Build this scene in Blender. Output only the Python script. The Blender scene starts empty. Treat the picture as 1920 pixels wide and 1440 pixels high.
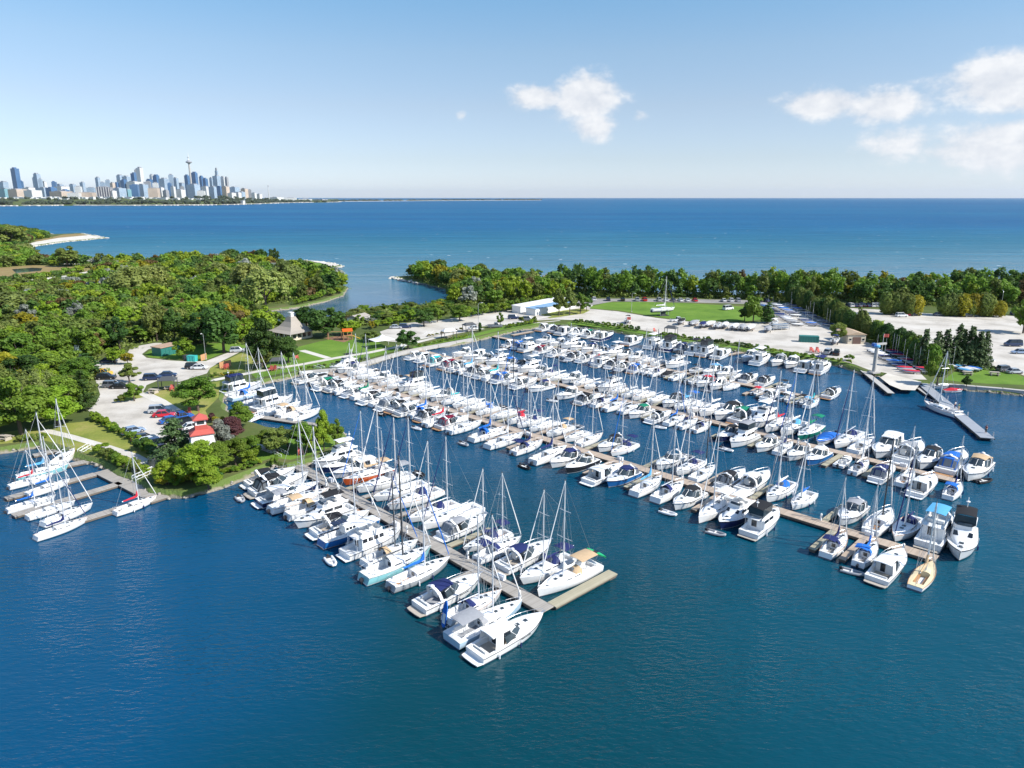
import bpy, math, random
import numpy as np
from mathutils import Vector, Matrix
from mathutils.geometry import tessellate_polygon

R = math.radians
scene = bpy.context.scene
COL = scene.collection

# ---------------------------------------------------------------- camera
CAM_H = 48.0                      # drone height above the lake, metres
FPX = 1331.0                      # focal length in photo pixels (1920 wide)
PITCH = math.atan(350.0 / FPX)    # the horizon stands 350 px above the centre
cam_d = bpy.data.cameras.new('camera')
cam_d.sensor_width = 36.0
cam_d.lens = FPX / 1920.0 * 36.0
cam_d.clip_start = 0.5
cam_d.clip_end = 120000.0
cam = bpy.data.objects.new('camera', cam_d)
COL.objects.link(cam)
cam.location = (0, 0, CAM_H)
cam.rotation_euler = (R(90) - PITCH, 0, 0)
scene.camera = cam

# ---------------------------------------------------------------- sun, sky, exposure
SUN_EL = R(41.0)
SUN_AZ = math.atan2(-0.36, 0.93)          # from the right, a little behind the camera
sun_d = bpy.data.lights.new('sun', 'SUN')
sun_d.energy = 4.6
sun_d.angle = R(0.53)
sun_d.color = (1.0, 0.955, 0.88)
sun = bpy.data.objects.new('sun', sun_d)
COL.objects.link(sun)
SUN_DIR = Vector((math.cos(SUN_EL) * math.cos(SUN_AZ), math.cos(SUN_EL) * math.sin(SUN_AZ), math.sin(SUN_EL)))
sun.rotation_euler = SUN_DIR.to_track_quat('Z', 'Y').to_euler()
sun.location = (200, -50, 300)

vs = scene.view_settings
vs.view_transform = 'Standard'
vs.look = 'None'
vs.gamma = 1.0
vs.use_curve_mapping = False
vs.exposure = 0.62

world = bpy.data.worlds.new('World')
scene.world = world
world.use_nodes = True


def build_world():
    nt = world.node_tree
    nt.nodes.clear()
    N = nt.nodes.new
    L = nt.links.new
    out = N('ShaderNodeOutputWorld')
    bg = N('ShaderNodeBackground')
    bg.inputs['Strength'].default_value = 0.138
    sky = N('ShaderNodeTexSky')
    sky.sky_type = 'NISHITA'
    sky.sun_disc = False
    sky.sun_elevation = SUN_EL
    sky.sun_rotation = math.pi / 2 - SUN_AZ
    sky.altitude = 50
    sky.air_density = 1.0
    sky.dust_density = 0.25
    sky.ozone_density = 2.0
    tc = N('ShaderNodeTexCoord')
    sep = N('ShaderNodeSeparateXYZ')
    L(tc.outputs['Generated'], sep.inputs[0])

    def math_(op, a, b=None, c=None, clamp=False):
        m = N('ShaderNodeMath')
        m.operation = op
        m.use_clamp = clamp
        for i, v in enumerate((a, b, c)):
            if v is None:
                continue
            if isinstance(v, (int, float)):
                m.inputs[i].default_value = v
            else:
                L(v, m.inputs[i])
        return m.outputs[0]
    # fair-weather cumulus, far away: azimuth / elevation coordinates on the dome
    az = math_('ARCTAN2', sep.outputs['X'], sep.outputs['Y'])
    el = math_('ARCSINE', sep.outputs['Z'])
    comb = N('ShaderNodeCombineXYZ')
    L(az, comb.inputs[0])
    L(math_('MULTIPLY', el, 1.5), comb.inputs[1])
    n1 = N('ShaderNodeTexNoise')
    n1.inputs['Scale'].default_value = 30.0
    n1.inputs['Detail'].default_value = 7.0
    n1.inputs['Roughness'].default_value = 0.62
    L(comb.outputs[0], n1.inputs['Vector'])
    n2 = N('ShaderNodeTexNoise')
    n2.inputs['Scale'].default_value = 9.0
    n2.inputs['Detail'].default_value = 3.0
    L(comb.outputs[0], n2.inputs['Vector'])
    clouds = [  # azimuth deg, elevation deg, half widths deg, weight (whole dome)
        (2.2, 7.3, 3.4, 1.2, 1.05), (5.6, 7.2, 3.4, 2.0, 1.25), (6.2, 5.2, 2.4, 1.5, 1.05), (9.6, 5.9, .9, .6, .8), (-3.8, 6.0, 0.8, 0.6, .75),
        (22.5, 6.3, 4.0, 1.3, 1.1), (26.0, 5.9, 4.0, 1.5, 1.05), (34.5, 7.0, 6.5, 2.3, 1.3), (34.0, 3.2, 7.5, 2.3, 1.05), (27.5, 3.6, 4.5, 2.0, .8),
        (22.6, 15.6, 3.0, .9, .7), (-36, 15.0, 2.2, 1.2, .7),
        (-7.0, .35, 9, .9, .35), (24, .4, 12, 1.1, .4),
        (60, 9, 9, 3, 1), (85, 6, 12, 3, 1), (-70, 8, 8, 3, .9), (-105, 12, 10, 4, 1), (120, 14, 12, 4, 1),
        (160, 9, 14, 4, 1), (-150, 10, 13, 4, 1), (50, 30, 8, 4, .8), (-40, 34, 7, 3, .8), (110, 40, 10, 5, .8), (-120, 45, 9, 5, .8)]
    tot = None
    for a, e, wa, we, wt in clouds:
        dx = math_('DIVIDE', math_('SUBTRACT', az, R(a)), R(wa))
        dy = math_('DIVIDE', math_('SUBTRACT', el, R(e)), R(we))
        d = math_('ADD', math_('MULTIPLY', dx, dx), math_('MULTIPLY', dy, dy))
        g = math_('MULTIPLY', math_('EXPONENT', math_('MULTIPLY', d, -1.0)), wt)
        tot = g if tot is None else math_('MAXIMUM', tot, g)
    nn = math_('ADD', math_('MULTIPLY', n1.outputs['Fac'], 1.15), math_('MULTIPLY', n2.outputs['Fac'], 0.55))
    dens = math_('ADD', tot, math_('SUBTRACT', nn, 0.87))
    ramp = N('ShaderNodeMapRange')
    ramp.interpolation_type = 'SMOOTHERSTEP'
    ramp.inputs['From Min'].default_value = 0.34
    ramp.inputs['From Max'].default_value = 0.98
    L(dens, ramp.inputs['Value'])
    gate = N('ShaderNodeMapRange')
    gate.inputs['From Min'].default_value = 0.10
    gate.inputs['From Max'].default_value = 0.30
    L(tot, gate.inputs['Value'])
    mask = math_('MULTIPLY', ramp.outputs[0], gate.outputs[0])
    mask = math_('MULTIPLY', mask, 0.9)
    tint = N('ShaderNodeMix')
    tint.data_type = 'RGBA'
    tint.blend_type = 'MULTIPLY'
    tint.inputs['Factor'].default_value = 1.0
    # clear maritime air: the low sky stays pale blue instead of dusty yellow
    rmp = N('ShaderNodeValToRGB')
    re_ = rmp.color_ramp.elements
    re_[0].position = 0.007
    re_[0].color = (0.575, 0.66, 0.95, 1)
    re_[1].position = 1.0
    re_[1].color = (0.80, 0.90, 0.95, 1)
    for ps, cl in ((0.098, (0.565, 0.585, 0.725, 1)), (0.23, (0.64, 0.61, 0.655, 1)), (0.358, (0.65, 0.675, 0.69, 1)), (0.478, (0.565, 0.71, 0.75, 1))):
        q_ = re_.new(ps)
        q_.color = cl
    L(math_('MULTIPLY', el, 2.0, clamp=True), rmp.inputs[0])
    L(rmp.outputs[0], tint.inputs[7])
    L(sky.outputs[0], tint.inputs[6])
    mix = N('ShaderNodeMix')
    mix.data_type = 'RGBA'
    cc = N('ShaderNodeMix')
    cc.data_type = 'RGBA'
    cc.inputs[6].default_value = (3.55, 3.7, 4.0, 1)
    cc.inputs[7].default_value = (4.7, 4.7, 4.75, 1)
    cr_ = N('ShaderNodeMapRange')
    cr_.inputs['From Min'].default_value = 0.35
    cr_.inputs['From Max'].default_value = 0.65
    L(n1.outputs['Fac'], cr_.inputs['Value'])
    L(cr_.outputs[0], cc.inputs['Factor'])
    L(cc.outputs[2], mix.inputs[7])
    L(mask, mix.inputs['Factor'])
    L(tint.outputs[2], mix.inputs[6])
    L(mix.outputs[2], bg.inputs['Color'])
    L(bg.outputs[0], out.inputs['Surface'])


build_world()

# ---------------------------------------------------------------- pixel -> place
CP, SP = math.cos(PITCH), math.sin(PITCH)


def G(x, y, z=0.0):
    """point at height z that a photo pixel looks at"""
    u = (x - 960) / FPX
    v = (720 - y) / FPX
    d = (u, CP + v * SP, -SP + v * CP)
    t = (z - CAM_H) / d[2]
    return Vector((d[0] * t, d[1] * t, z))


def project(p):
    """photo pixel of a world point"""
    dz = p[2] - CAM_H
    y = p[1] * CP - dz * SP
    up = p[1] * SP + dz * CP
    return 960 + FPX * p[0] / y, 720 - FPX * up / y


def ray_at(x, y, Y):
    """point on a pixel's ray at world distance Y"""
    u = (x - 960) / FPX
    v = (720 - y) / FPX
    t = Y / (CP + v * SP)
    return Vector((u * t, Y, CAM_H + t * (-SP + v * CP)))


def in_poly(x, y, poly):
    c = False
    j = len(poly) - 1
    for i in range(len(poly)):
        xi, yi = poly[i]
        xj, yj = poly[j]
        if (yi > y) != (yj > y) and x < (xj - xi) * (y - yi) / (yj - yi) + xi:
            c = not c
        j = i
    return c


# ---------------------------------------------------------------- materials
MAT = {}


def _nodes(name):
    m = bpy.data.materials.new(name)
    m.use_nodes = True
    nt = m.node_tree
    b = nt.nodes['Principled BSDF']
    MAT[name] = m
    return m, nt, b


def pmat(name, col, rough=0.5, metal=0.0, var=0.12, scale=3.0, bump=0.0, bscale=20.0, spec=0.5, coat=0.0, coords='Object', det=4.0):
    """plain procedural paint: base colour with mottled wear, optional fine relief"""
    m, nt, b = _nodes(name)
    N, L = nt.nodes.new, nt.links.new
    tc = N('ShaderNodeTexCoord')
    src = tc.outputs[coords]
    if coords == 'World':
        src = None
    n = N('ShaderNodeTexNoise')
    n.inputs['Scale'].default_value = scale
    n.inputs['Detail'].default_value = det
    L(src, n.inputs['Vector'])
    mx = N('ShaderNodeMix')
    mx.data_type = 'RGBA'
    c = col
    mx.inputs[6].default_value = (c[0] * (1 - var), c[1] * (1 - var), c[2] * (1 - var), 1)
    mx.inputs[7].default_value = (min(1, c[0] * (1 + var)), min(1, c[1] * (1 + var)), min(1, c[2] * (1 + var)), 1)
    L(n.outputs['Fac'], mx.inputs['Factor'])
    L(mx.outputs[2], b.inputs['Base Color'])
    b.inputs['Roughness'].default_value = rough
    b.inputs['Metallic'].default_value = metal
    b.inputs['Specular IOR Level'].default_value = spec
    if coat:
        b.inputs['Coat Weight'].default_value = coat
    if bump:
        n2 = N('ShaderNodeTexNoise')
        n2.inputs['Scale'].default_value = bscale
        n2.inputs['Detail'].default_value = 4
        L(src, n2.inputs['Vector'])
        bp = N('ShaderNodeBump')
        bp.inputs['Strength'].default_value = bump
        bp.inputs['Distance'].default_value = 0.05
        L(n2.outputs['Fac'], bp.inputs['Height'])
        L(bp.outputs[0], b.inputs['Normal'])
    return m


def hull_mat(name, top, boot, bottom):
    """gelcoat topsides with a boot stripe and bottom paint, set by height on the hull"""
    m, nt, b = _nodes(name)
    N, L = nt.nodes.new, nt.links.new
    tc = N('ShaderNodeTexCoord')
    sp = N('ShaderNodeSeparateXYZ')
    L(tc.outputs['Object'], sp.inputs[0])
    r = N('ShaderNodeValToRGB')
    r.color_ramp.interpolation = 'CONSTANT'
    mr = N('ShaderNodeMapRange')
    mr.inputs['From Min'].default_value = -1
    mr.inputs['From Max'].default_value = 1
    L(sp.outputs['Z'], mr.inputs['Value'])
    e = r.color_ramp.elements
    e[0].position = 0
    e[0].color = (*bottom, 1)
    e[1].position = 0.545
    e[1].color = (*boot, 1)
    x = e.new(0.60)
    x.color = (*top, 1)
    L(mr.outputs[0], r.inputs[0])
    n = N('ShaderNodeTexNoise')
    n.inputs['Scale'].default_value = 1.6
    n.inputs['Detail'].default_value = 5
    L(tc.outputs['Object'], n.inputs['Vector'])
    mr2 = N('ShaderNodeMapRange')
    mr2.inputs['To Min'].default_value = 0.86
    mr2.inputs['To Max'].default_value = 1.06
    L(n.outputs['Fac'], mr2.inputs['Value'])
    mx = N('ShaderNodeMix')
    mx.data_type = 'RGBA'
    mx.blend_type = 'MULTIPLY'
    mx.inputs['Factor'].default_value = 1
    L(r.outputs[0], mx.inputs[6])
    L(mr2.outputs[0], mx.inputs[7])
    L(mx.outputs[2], b.inputs['Base Color'])
    b.inputs['Roughness'].default_value = 0.28
    b.inputs['Coat Weight'].default_value = 0.2
    return m


def ground_mat(name, cols, scale, rough=0.95, bump=0.25, bscale=1.5, fine=6.0):
    """earth, grass and gravel: two scales of mottling over three colours, world coordinates"""
    m, nt, b = _nodes(name)
    N, L = nt.nodes.new, nt.links.new
    geo = N('ShaderNodeNewGeometry')
    n = N('ShaderNodeTexNoise')
    n.inputs['Scale'].default_value = scale
    n.inputs['Detail'].default_value = 6
    n.inputs['Roughness'].default_value = 0.65
    L(geo.outputs['Position'], n.inputs['Vector'])
    r = N('ShaderNodeValToRGB')
    e = r.color_ramp.elements
    e[0].position = 0.34
    e[0].color = (*cols[0], 1)
    e[1].position = 0.68
    e[1].color = (*cols[2], 1)
    x = e.new(0.5)
    x.color = (*cols[1], 1)
    L(n.outputs['Fac'], r.inputs[0])
    n2 = N('ShaderNodeTexNoise')
    n2.inputs['Scale'].default_value = fine
    n2.inputs['Detail'].default_value = 3
    L(geo.outputs['Position'], n2.inputs['Vector'])
    mr = N('ShaderNodeMapRange')
    mr.inputs['To Min'].default_value = 0.72
    mr.inputs['To Max'].default_value = 1.28
    L(n2.outputs['Fac'], mr.inputs['Value'])
    mx = N('ShaderNodeMix')
    mx.data_type = 'RGBA'
    mx.blend_type = 'MULTIPLY'
    mx.inputs['Factor'].default_value = 1
    L(r.outputs[0], mx.inputs[6])
    L(mr.outputs[0], mx.inputs[7])
    L(mx.outputs[2], b.inputs['Base Color'])
    b.inputs['Roughness'].default_value = rough
    b.inputs['Specular IOR Level'].default_value = 0.2
    bp = N('ShaderNodeBump')
    bp.inputs['Strength'].default_value = bump
    bp.inputs['Distance'].default_value = 0.15
    n3 = N('ShaderNodeTexNoise')
    n3.inputs['Scale'].default_value = bscale
    n3.inputs['Detail'].default_value = 5
    L(geo.outputs['Position'], n3.inputs['Vector'])
    L(n3.outputs['Fac'], bp.inputs['Height'])
    L(bp.outputs[0], b.inputs['Normal'])
    return m


def leaf_mat(name, c1, c2, trans=0.42):
    """foliage: hue varies leaf clump by leaf clump and tree by tree, light passes through"""
    m, nt, b = _nodes(name)
    N, L = nt.nodes.new, nt.links.new
    out = nt.nodes['Material Output']
    geo = N('ShaderNodeNewGeometry')
    oi = N('ShaderNodeObjectInfo')
    n = N('ShaderNodeTexNoise')
    n.inputs['Scale'].default_value = 0.9
    n.inputs['Detail'].default_value = 5
    n.inputs['Roughness'].default_value = 0.7
    L(geo.outputs['Position'], n.inputs['Vector'])
    mx = N('ShaderNodeMix')
    mx.data_type = 'RGBA'
    mr = N('ShaderNodeMapRange')
    mr.inputs['From Min'].default_value = 0.3
    mr.inputs['From Max'].default_value = 0.7
    L(n.outputs['Fac'], mr.inputs['Value'])
    L(mr.outputs[0], mx.inputs['Factor'])
    mx.inputs[6].default_value = (*c1, 1)
    mx.inputs[7].default_value = (*c2, 1)
    hs = N('ShaderNodeHueSaturation')
    mh = N('ShaderNodeMapRange')
    mh.inputs['To Min'].default_value = 0.488
    mh.inputs['To Max'].default_value = 0.515
    L(oi.outputs['Random'], mh.inputs['Value'])
    L(mh.outputs[0], hs.inputs['Hue'])
    ml = N('ShaderNodeMath')
    ml.operation = 'MULTIPLY'
    ml.inputs[1].default_value = 7.31
    L(oi.outputs['Random'], ml.inputs[0])
    fr = N('ShaderNodeMath')
    fr.operation = 'FRACT'
    L(ml.outputs[0], fr.inputs[0])
    mv = N('ShaderNodeMapRange')
    mv.inputs['To Min'].default_value = 0.8
    mv.inputs['To Max'].default_value = 1.25
    L(fr.outputs[0], mv.inputs['Value'])
    L(mv.outputs[0], hs.inputs['Value'])
    L(mx.outputs[2], hs.inputs['Color'])
    L(hs.outputs[0], b.inputs['Base Color'])
    b.inputs['Roughness'].default_value = 0.55
    b.inputs['Specular IOR Level'].default_value = 0.25
    tr = N('ShaderNodeBsdfTranslucent')
    L(hs.outputs[0], tr.inputs['Color'])
    ms = N('ShaderNodeMixShader')
    ms.inputs[0].default_value = trans
    L(b.outputs[0], ms.inputs[1])
    L(tr.outputs[0], ms.inputs[2])
    L(ms.outputs[0], out.inputs['Surface'])
    return m


def plank_mat(name, c1, c2, width=0.16, axis=0):
    m, nt, b = _nodes(name)
    N, L = nt.nodes.new, nt.links.new
    tc = N('ShaderNodeTexCoord')
    sp = N('ShaderNodeSeparateXYZ')
    L(tc.outputs['Object'], sp.inputs[0])
    dv = N('ShaderNodeMath')
    dv.operation = 'DIVIDE'
    dv.inputs[1].default_value = width
    L(sp.outputs[axis], dv.inputs[0])
    fl = N('ShaderNodeMath')
    fl.operation = 'FLOOR'
    L(dv.outputs[0], fl.inputs[0])
    wn = N('ShaderNodeTexWhiteNoise')
    wn.noise_dimensions = '1D'
    L(fl.outputs[0], wn.inputs['W'])
    n = N('ShaderNodeTexNoise')
    n.inputs['Scale'].default_value = 0.8
    n.inputs['Detail'].default_value = 6
    L(tc.outputs['Object'], n.inputs['Vector'])
    av = N('ShaderNodeMath')
    av.operation = 'ADD'
    hv = N('ShaderNodeMath')
    hv.operation = 'MULTIPLY'
    hv.inputs[1].default_value = 0.5
    L(wn.outputs['Value'], hv.inputs[0])
    L(hv.outputs[0], av.inputs[0])
    hn = N('ShaderNodeMath')
    hn.operation = 'MULTIPLY'
    hn.inputs[1].default_value = 0.6
    L(n.outputs['Fac'], hn.inputs[0])
    L(hn.outputs[0], av.inputs[1])
    mx = N('ShaderNodeMix')
    mx.data_type = 'RGBA'
    mx.inputs[6].default_value = (*c1, 1)
    mx.inputs[7].default_value = (*c2, 1)
    L(av.outputs[0], mx.inputs['Factor'])
    L(mx.outputs[2], b.inputs['Base Color'])
    b.inputs['Roughness'].default_value = 0.85
    return m


WHITE = (0.80, 0.80, 0.79)
pmat('gelcoat', WHITE, 0.3, var=0.05, scale=1.5, coat=0.15)
pmat('nonskid', (0.70, 0.71, 0.71), 0.6, var=0.09, scale=2.5)
pmat('cream_deck', (0.66, 0.56, 0.36), 0.6, var=0.1)
pmat('teak', (0.42, 0.22, 0.10), 0.6, var=0.25, scale=6)
pmat('teak_grey', (0.42, 0.37, 0.31), 0.7, var=0.2, scale=6)
pmat('alu', (0.74, 0.75, 0.76), 0.35, metal=0.35, var=0.06)
pmat('alu_dark', (0.05, 0.055, 0.06), 0.4, var=0.1)
pmat('steel', (0.62, 0.63, 0.65), 0.3, metal=0.8, var=0.05)
pmat('rigwire', (0.45, 0.46, 0.48), 0.4, metal=0.4, var=0.05)
pmat('glass', (0.018, 0.024, 0.032), 0.08, var=0.3, spec=0.7)
pmat('tint', (0.035, 0.05, 0.06), 0.12, var=0.2, spec=0.7)
pmat('clear_vinyl', (0.15, 0.165, 0.18), 0.25, var=0.2, spec=0.6)
pmat('rubber', (0.025, 0.025, 0.027), 0.7, var=0.2)
pmat('outboard', (0.03, 0.03, 0.035), 0.35, var=0.2)
pmat('rope', (0.55, 0.52, 0.45), 0.9, var=0.2)
pmat('seat', (0.72, 0.71, 0.68), 0.6, var=0.08)
pmat('solar', (0.015, 0.02, 0.05), 0.15, var=0.2, spec=0.7)
CANVAS = {'n': ('navy', (0.018, 0.028, 0.11)), 'b': ('blue', (0.02, 0.14, 0.50)), 'k': ('black', (0.022, 0.023, 0.026)),
          'g': ('grey', (0.30, 0.31, 0.33)), 't': ('tan', (0.50, 0.36, 0.22)), 'r': ('red', (0.50, 0.03, 0.05)),
          'u': ('burgundy', (0.20, 0.015, 0.04)), 'q': ('teal', (0.03, 0.40, 0.42)), 'e': ('green', (0.01, 0.19, 0.11)),
          'w': ('white', (0.72, 0.72, 0.71)), 'y': ('yellow', (0.75, 0.48, 0.03)), 'l': ('light blue', (0.10, 0.36, 0.62)),
          'o': ('orange', (0.55, 0.10, 0.015))}
for k, (nm, c) in CANVAS.items():
    pmat('canvas_' + k, c, 0.85, var=0.16, scale=2.2, bump=0.25, bscale=6, spec=0.2)
HULLS = {'w': ('white', WHITE, (0.06, 0.07, 0.09)), 'n': ('navy', (0.015, 0.025, 0.10), (0.7, 0.7, 0.7)),
         'b': ('blue', (0.02, 0.15, 0.42), (0.7, 0.7, 0.7)), 'k': ('black', (0.02, 0.02, 0.025), (0.7, 0.7, 0.7)),
         'q': ('pale teal', (0.25, 0.55, 0.58), (0.75, 0.75, 0.75)), 'e': ('green', (0.01, 0.16, 0.12), (0.75, 0.75, 0.75)),
         'o': ('orange', (0.50, 0.09, 0.02), (0.05, 0.03, 0.03)), 'u': ('maroon', (0.15, 0.02, 0.03), (0.6, 0.6, 0.6)),
         'i': ('ice blue', (0.42, 0.56, 0.68), (0.05, 0.08, 0.2)), 'v': ('white', WHITE, (0.02, 0.04, 0.30)), 'g': ('grey', (0.34, 0.36, 0.38), (0.03, 0.03, 0.03))}
for k, (nm, c, bt) in HULLS.items():
    hull_mat('hull_' + k, c, bt, (0.03, 0.05, 0.10) if k != 'b' else (0.25, 0.09, 0.03))
plank_mat('dock_grey', (0.22, 0.20, 0.175), (0.40, 0.37, 0.33))
plank_mat('dock_tan', (0.29, 0.225, 0.17), (0.49, 0.395, 0.31))
plank_mat('dock_old', (0.24, 0.22, 0.15), (0.44, 0.40, 0.29))
pmat('dock_side', (0.13, 0.105, 0.085), 0.9, var=0.3, scale=2)
pmat('dock_float', (0.03, 0.03, 0.035), 0.7, var=0.3)
pmat('concrete', (0.42, 0.40, 0.37), 0.9, var=0.14, scale=0.7, bump=0.2)
pmat('steel_grid', (0.34, 0.36, 0.39), 0.6, metal=0.2, var=0.12, scale=1.2, bump=0.3)
pmat('post_white', (0.75, 0.76, 0.78), 0.5, var=0.06)
pmat('bark', (0.10, 0.078, 0.06), 0.95, var=0.35, scale=4, bump=0.6)
pmat('bark_pale', (0.25, 0.22, 0.18), 0.95, var=0.3, scale=4, bump=0.5)
pmat('rock', (0.30, 0.275, 0.24), 0.95, var=0.35, scale=1.2, bump=0.8, bscale=3)
pmat('rock_pale', (0.56, 0.52, 0.46), 0.95, var=0.25, scale=1.2, bump=0.6, bscale=3)
pmat('wall_beige', (0.60, 0.53, 0.42), 0.9, var=0.08, scale=1)
pmat('wall_white', (0.74, 0.73, 0.70), 0.8, var=0.06, scale=1)
pmat('wall_grey', (0.40, 0.39, 0.37), 0.85, var=0.1, scale=1)
pmat('roof_tan', (0.47, 0.35, 0.24), 0.9, var=0.12, scale=1.5)
pmat('roof_grey', (0.33, 0.295, 0.255), 0.9, var=0.12, scale=2)
pmat('roof_blue', (0.22, 0.36, 0.52), 0.5, var=0.1, scale=1)
pmat('roof_white', (0.72, 0.71, 0.69), 0.6, var=0.06, scale=1)
pmat('roof_rust', (0.38, 0.26, 0.18), 0.9, var=0.2, scale=1)
pmat('paint_red', (0.44, 0.085, 0.065), 0.6, var=0.12, scale=2)
pmat('paint_green', (0.02, 0.16, 0.14), 0.6, var=0.15, scale=2)
pmat('paint_turq', (0.04, 0.40, 0.37), 0.6, var=0.15, scale=2)
pmat('paint_kayak', (0.02, 0.42, 0.16), 0.5, var=0.1)
pmat('paint_brown', (0.15, 0.09, 0.075), 0.7, var=0.12, scale=2)
pmat('paint_black', (0.03, 0.03, 0.033), 0.6, var=0.15)
pmat('paint_dark', (0.07, 0.075, 0.08), 0.6, var=0.15)
pmat('wood_fence', (0.50, 0.27, 0.13), 0.8, var=0.15, scale=2)
pmat('wood_warm', (0.42, 0.22, 0.10), 0.8, var=0.2, scale=2)
pmat('mulch', (0.22, 0.12, 0.07), 0.95, var=0.2, scale=2)
pmat('skin', (0.45, 0.27, 0.19), 0.6, var=0.05)
pmat('hair', (0.03, 0.02, 0.015), 0.6, var=0.2)
pmat('lamp_glow', (0.75, 0.75, 0.7), 0.4, var=0.03)
pmat('tyre', (0.02, 0.02, 0.021), 0.85, var=0.2)
pmat('rim', (0.45, 0.46, 0.48), 0.35, metal=0.6, var=0.1)
pmat('headlight', (0.7, 0.7, 0.72), 0.15, var=0.05)
pmat('taillight', (0.35, 0.01, 0.01), 0.25, var=0.1)
CARCOL = {'white': (0.74, 0.75, 0.76), 'silver': (0.42, 0.44, 0.47), 'grey': (0.14, 0.15, 0.17), 'black': (0.018, 0.019, 0.022), 'navy': (0.02, 0.035, 0.09),
          'red': (0.55, 0.015, 0.03), 'blue': (0.02, 0.10, 0.38), 'yellow': (0.75, 0.42, 0.02), 'pale blue': (0.26, 0.34, 0.47)}
for k, c in CARCOL.items():
    pmat('car_' + k, c, 0.25, metal=0.1, var=0.05, coat=0.5)
ground_mat('earth', [(0.060, 0.085, 0.022), (0.085, 0.115, 0.03), (0.14, 0.135, 0.055)], 0.05)
ground_mat('lawn', [(0.085, 0.165, 0.02), (0.115, 0.21, 0.026), (0.155, 0.25, 0.035)], 0.10, fine=2.5)
ground_mat('lawn_dry', [(0.15, 0.19, 0.035), (0.22, 0.24, 0.05), (0.30, 0.27, 0.09)], 0.12, fine=3)
ground_mat('gravel', [(0.38, 0.35, 0.305), (0.51, 0.475, 0.42), (0.57, 0.54, 0.49)], 0.11, bump=0.15, bscale=4)
ground_mat('path', [(0.48, 0.45, 0.40), (0.55, 0.52, 0.46), (0.6, 0.57, 0.52)], 0.2, bump=0.1)
ground_mat('asphalt', [(0.22, 0.21, 0.20), (0.27, 0.26, 0.245), (0.33, 0.31, 0.29)], 0.1, bump=0.1)
ground_mat('sand', [(0.50, 0.46, 0.39), (0.60, 0.56, 0.49), (0.68, 0.65, 0.59)], 0.1)
ground_mat('reeds', [(0.20, 0.15, 0.06), (0.28, 0.20, 0.09), (0.22, 0.21, 0.07)], 0.15)
def bank_mat():
    m, nt, b = _nodes('bank')
    N, L = nt.nodes.new, nt.links.new
    geo = N('ShaderNodeNewGeometry')
    sp = N('ShaderNodeSeparateXYZ')
    L(geo.outputs['Position'], sp.inputs[0])
    n = N('ShaderNodeTexNoise')
    n.inputs['Scale'].default_value = 0.7
    n.inputs['Detail'].default_value = 6
    L(geo.outputs['Position'], n.inputs['Vector'])
    a = N('ShaderNodeMath')
    a.operation = 'MULTIPLY_ADD'
    a.inputs[1].default_value = 1.3
    L(n.outputs['Fac'], a.inputs[0])
    L(sp.outputs[2], a.inputs[2])
    r = N('ShaderNodeValToRGB')
    e = r.color_ramp.elements
    e[0].position = 0.28
    e[0].color = (0.10, 0.09, 0.065, 1)
    e[1].position = 0.62
    e[1].color = (0.10, 0.15, 0.03, 1)
    for p_, c_ in ((0.40, (0.27, 0.245, 0.20, 1)), (0.52, (0.20, 0.19, 0.11, 1))):
        q_ = e.new(p_)
        q_.color = c_
    h = N('ShaderNodeMath')
    h.operation = 'MULTIPLY'
    h.inputs[1].default_value = 0.5
    L(a.outputs[0], h.inputs[0])
    L(h.outputs[0], r.inputs[0])
    L(r.outputs[0], b.inputs['Base Color'])
    b.inputs['Roughness'].default_value = 0.95
    bp = N('ShaderNodeBump')
    bp.inputs['Distance'].default_value = 0.3
    n3 = N('ShaderNodeTexNoise')
    n3.inputs['Scale'].default_value = 2.0
    n3.inputs['Detail'].default_value = 5
    L(geo.outputs['Position'], n3.inputs['Vector'])
    L(n3.outputs['Fac'], bp.inputs['Height'])
    L(bp.outputs[0], b.inputs['Normal'])


bank_mat()
leaf_mat('leaf_mid', (0.1003, 0.1915, 0.0182), (0.2052, 0.3021, 0.0399))
leaf_mat('leaf_dark', (0.0433, 0.1003, 0.0205), (0.0912, 0.1767, 0.0342))
leaf_mat('leaf_lime', (0.1710, 0.2850, 0.0160), (0.2964, 0.3876, 0.0399))
leaf_mat('leaf_olive', (0.1311, 0.1881, 0.0342), (0.2280, 0.2679, 0.0627))
leaf_mat('leaf_gold', (0.2508, 0.2508, 0.0160), (0.4104, 0.3534, 0.0342))
leaf_mat('leaf_silver', (0.22, 0.25, 0.20), (0.36, 0.38, 0.33))
leaf_mat('leaf_maroon', (0.055, 0.022, 0.026), (0.11, 0.042, 0.042), 0.2)
leaf_mat('leaf_rust', (0.13, 0.095, 0.035), (0.20, 0.135, 0.05))
leaf_mat('leaf_willow', (0.1938, 0.2451, 0.0513), (0.3306, 0.3648, 0.1083))
leaf_mat('leaf_spruce', (0.045, 0.082, 0.026), (0.1, 0.145, 0.05), 0.12)
leaf_mat('leaf_blue', (0.09, 0.13, 0.12), (0.16, 0.21, 0.20), 0.12)
leaf_mat('leaf_far', (0.035, 0.055, 0.03), (0.07, 0.09, 0.05), 0.15)


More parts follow.
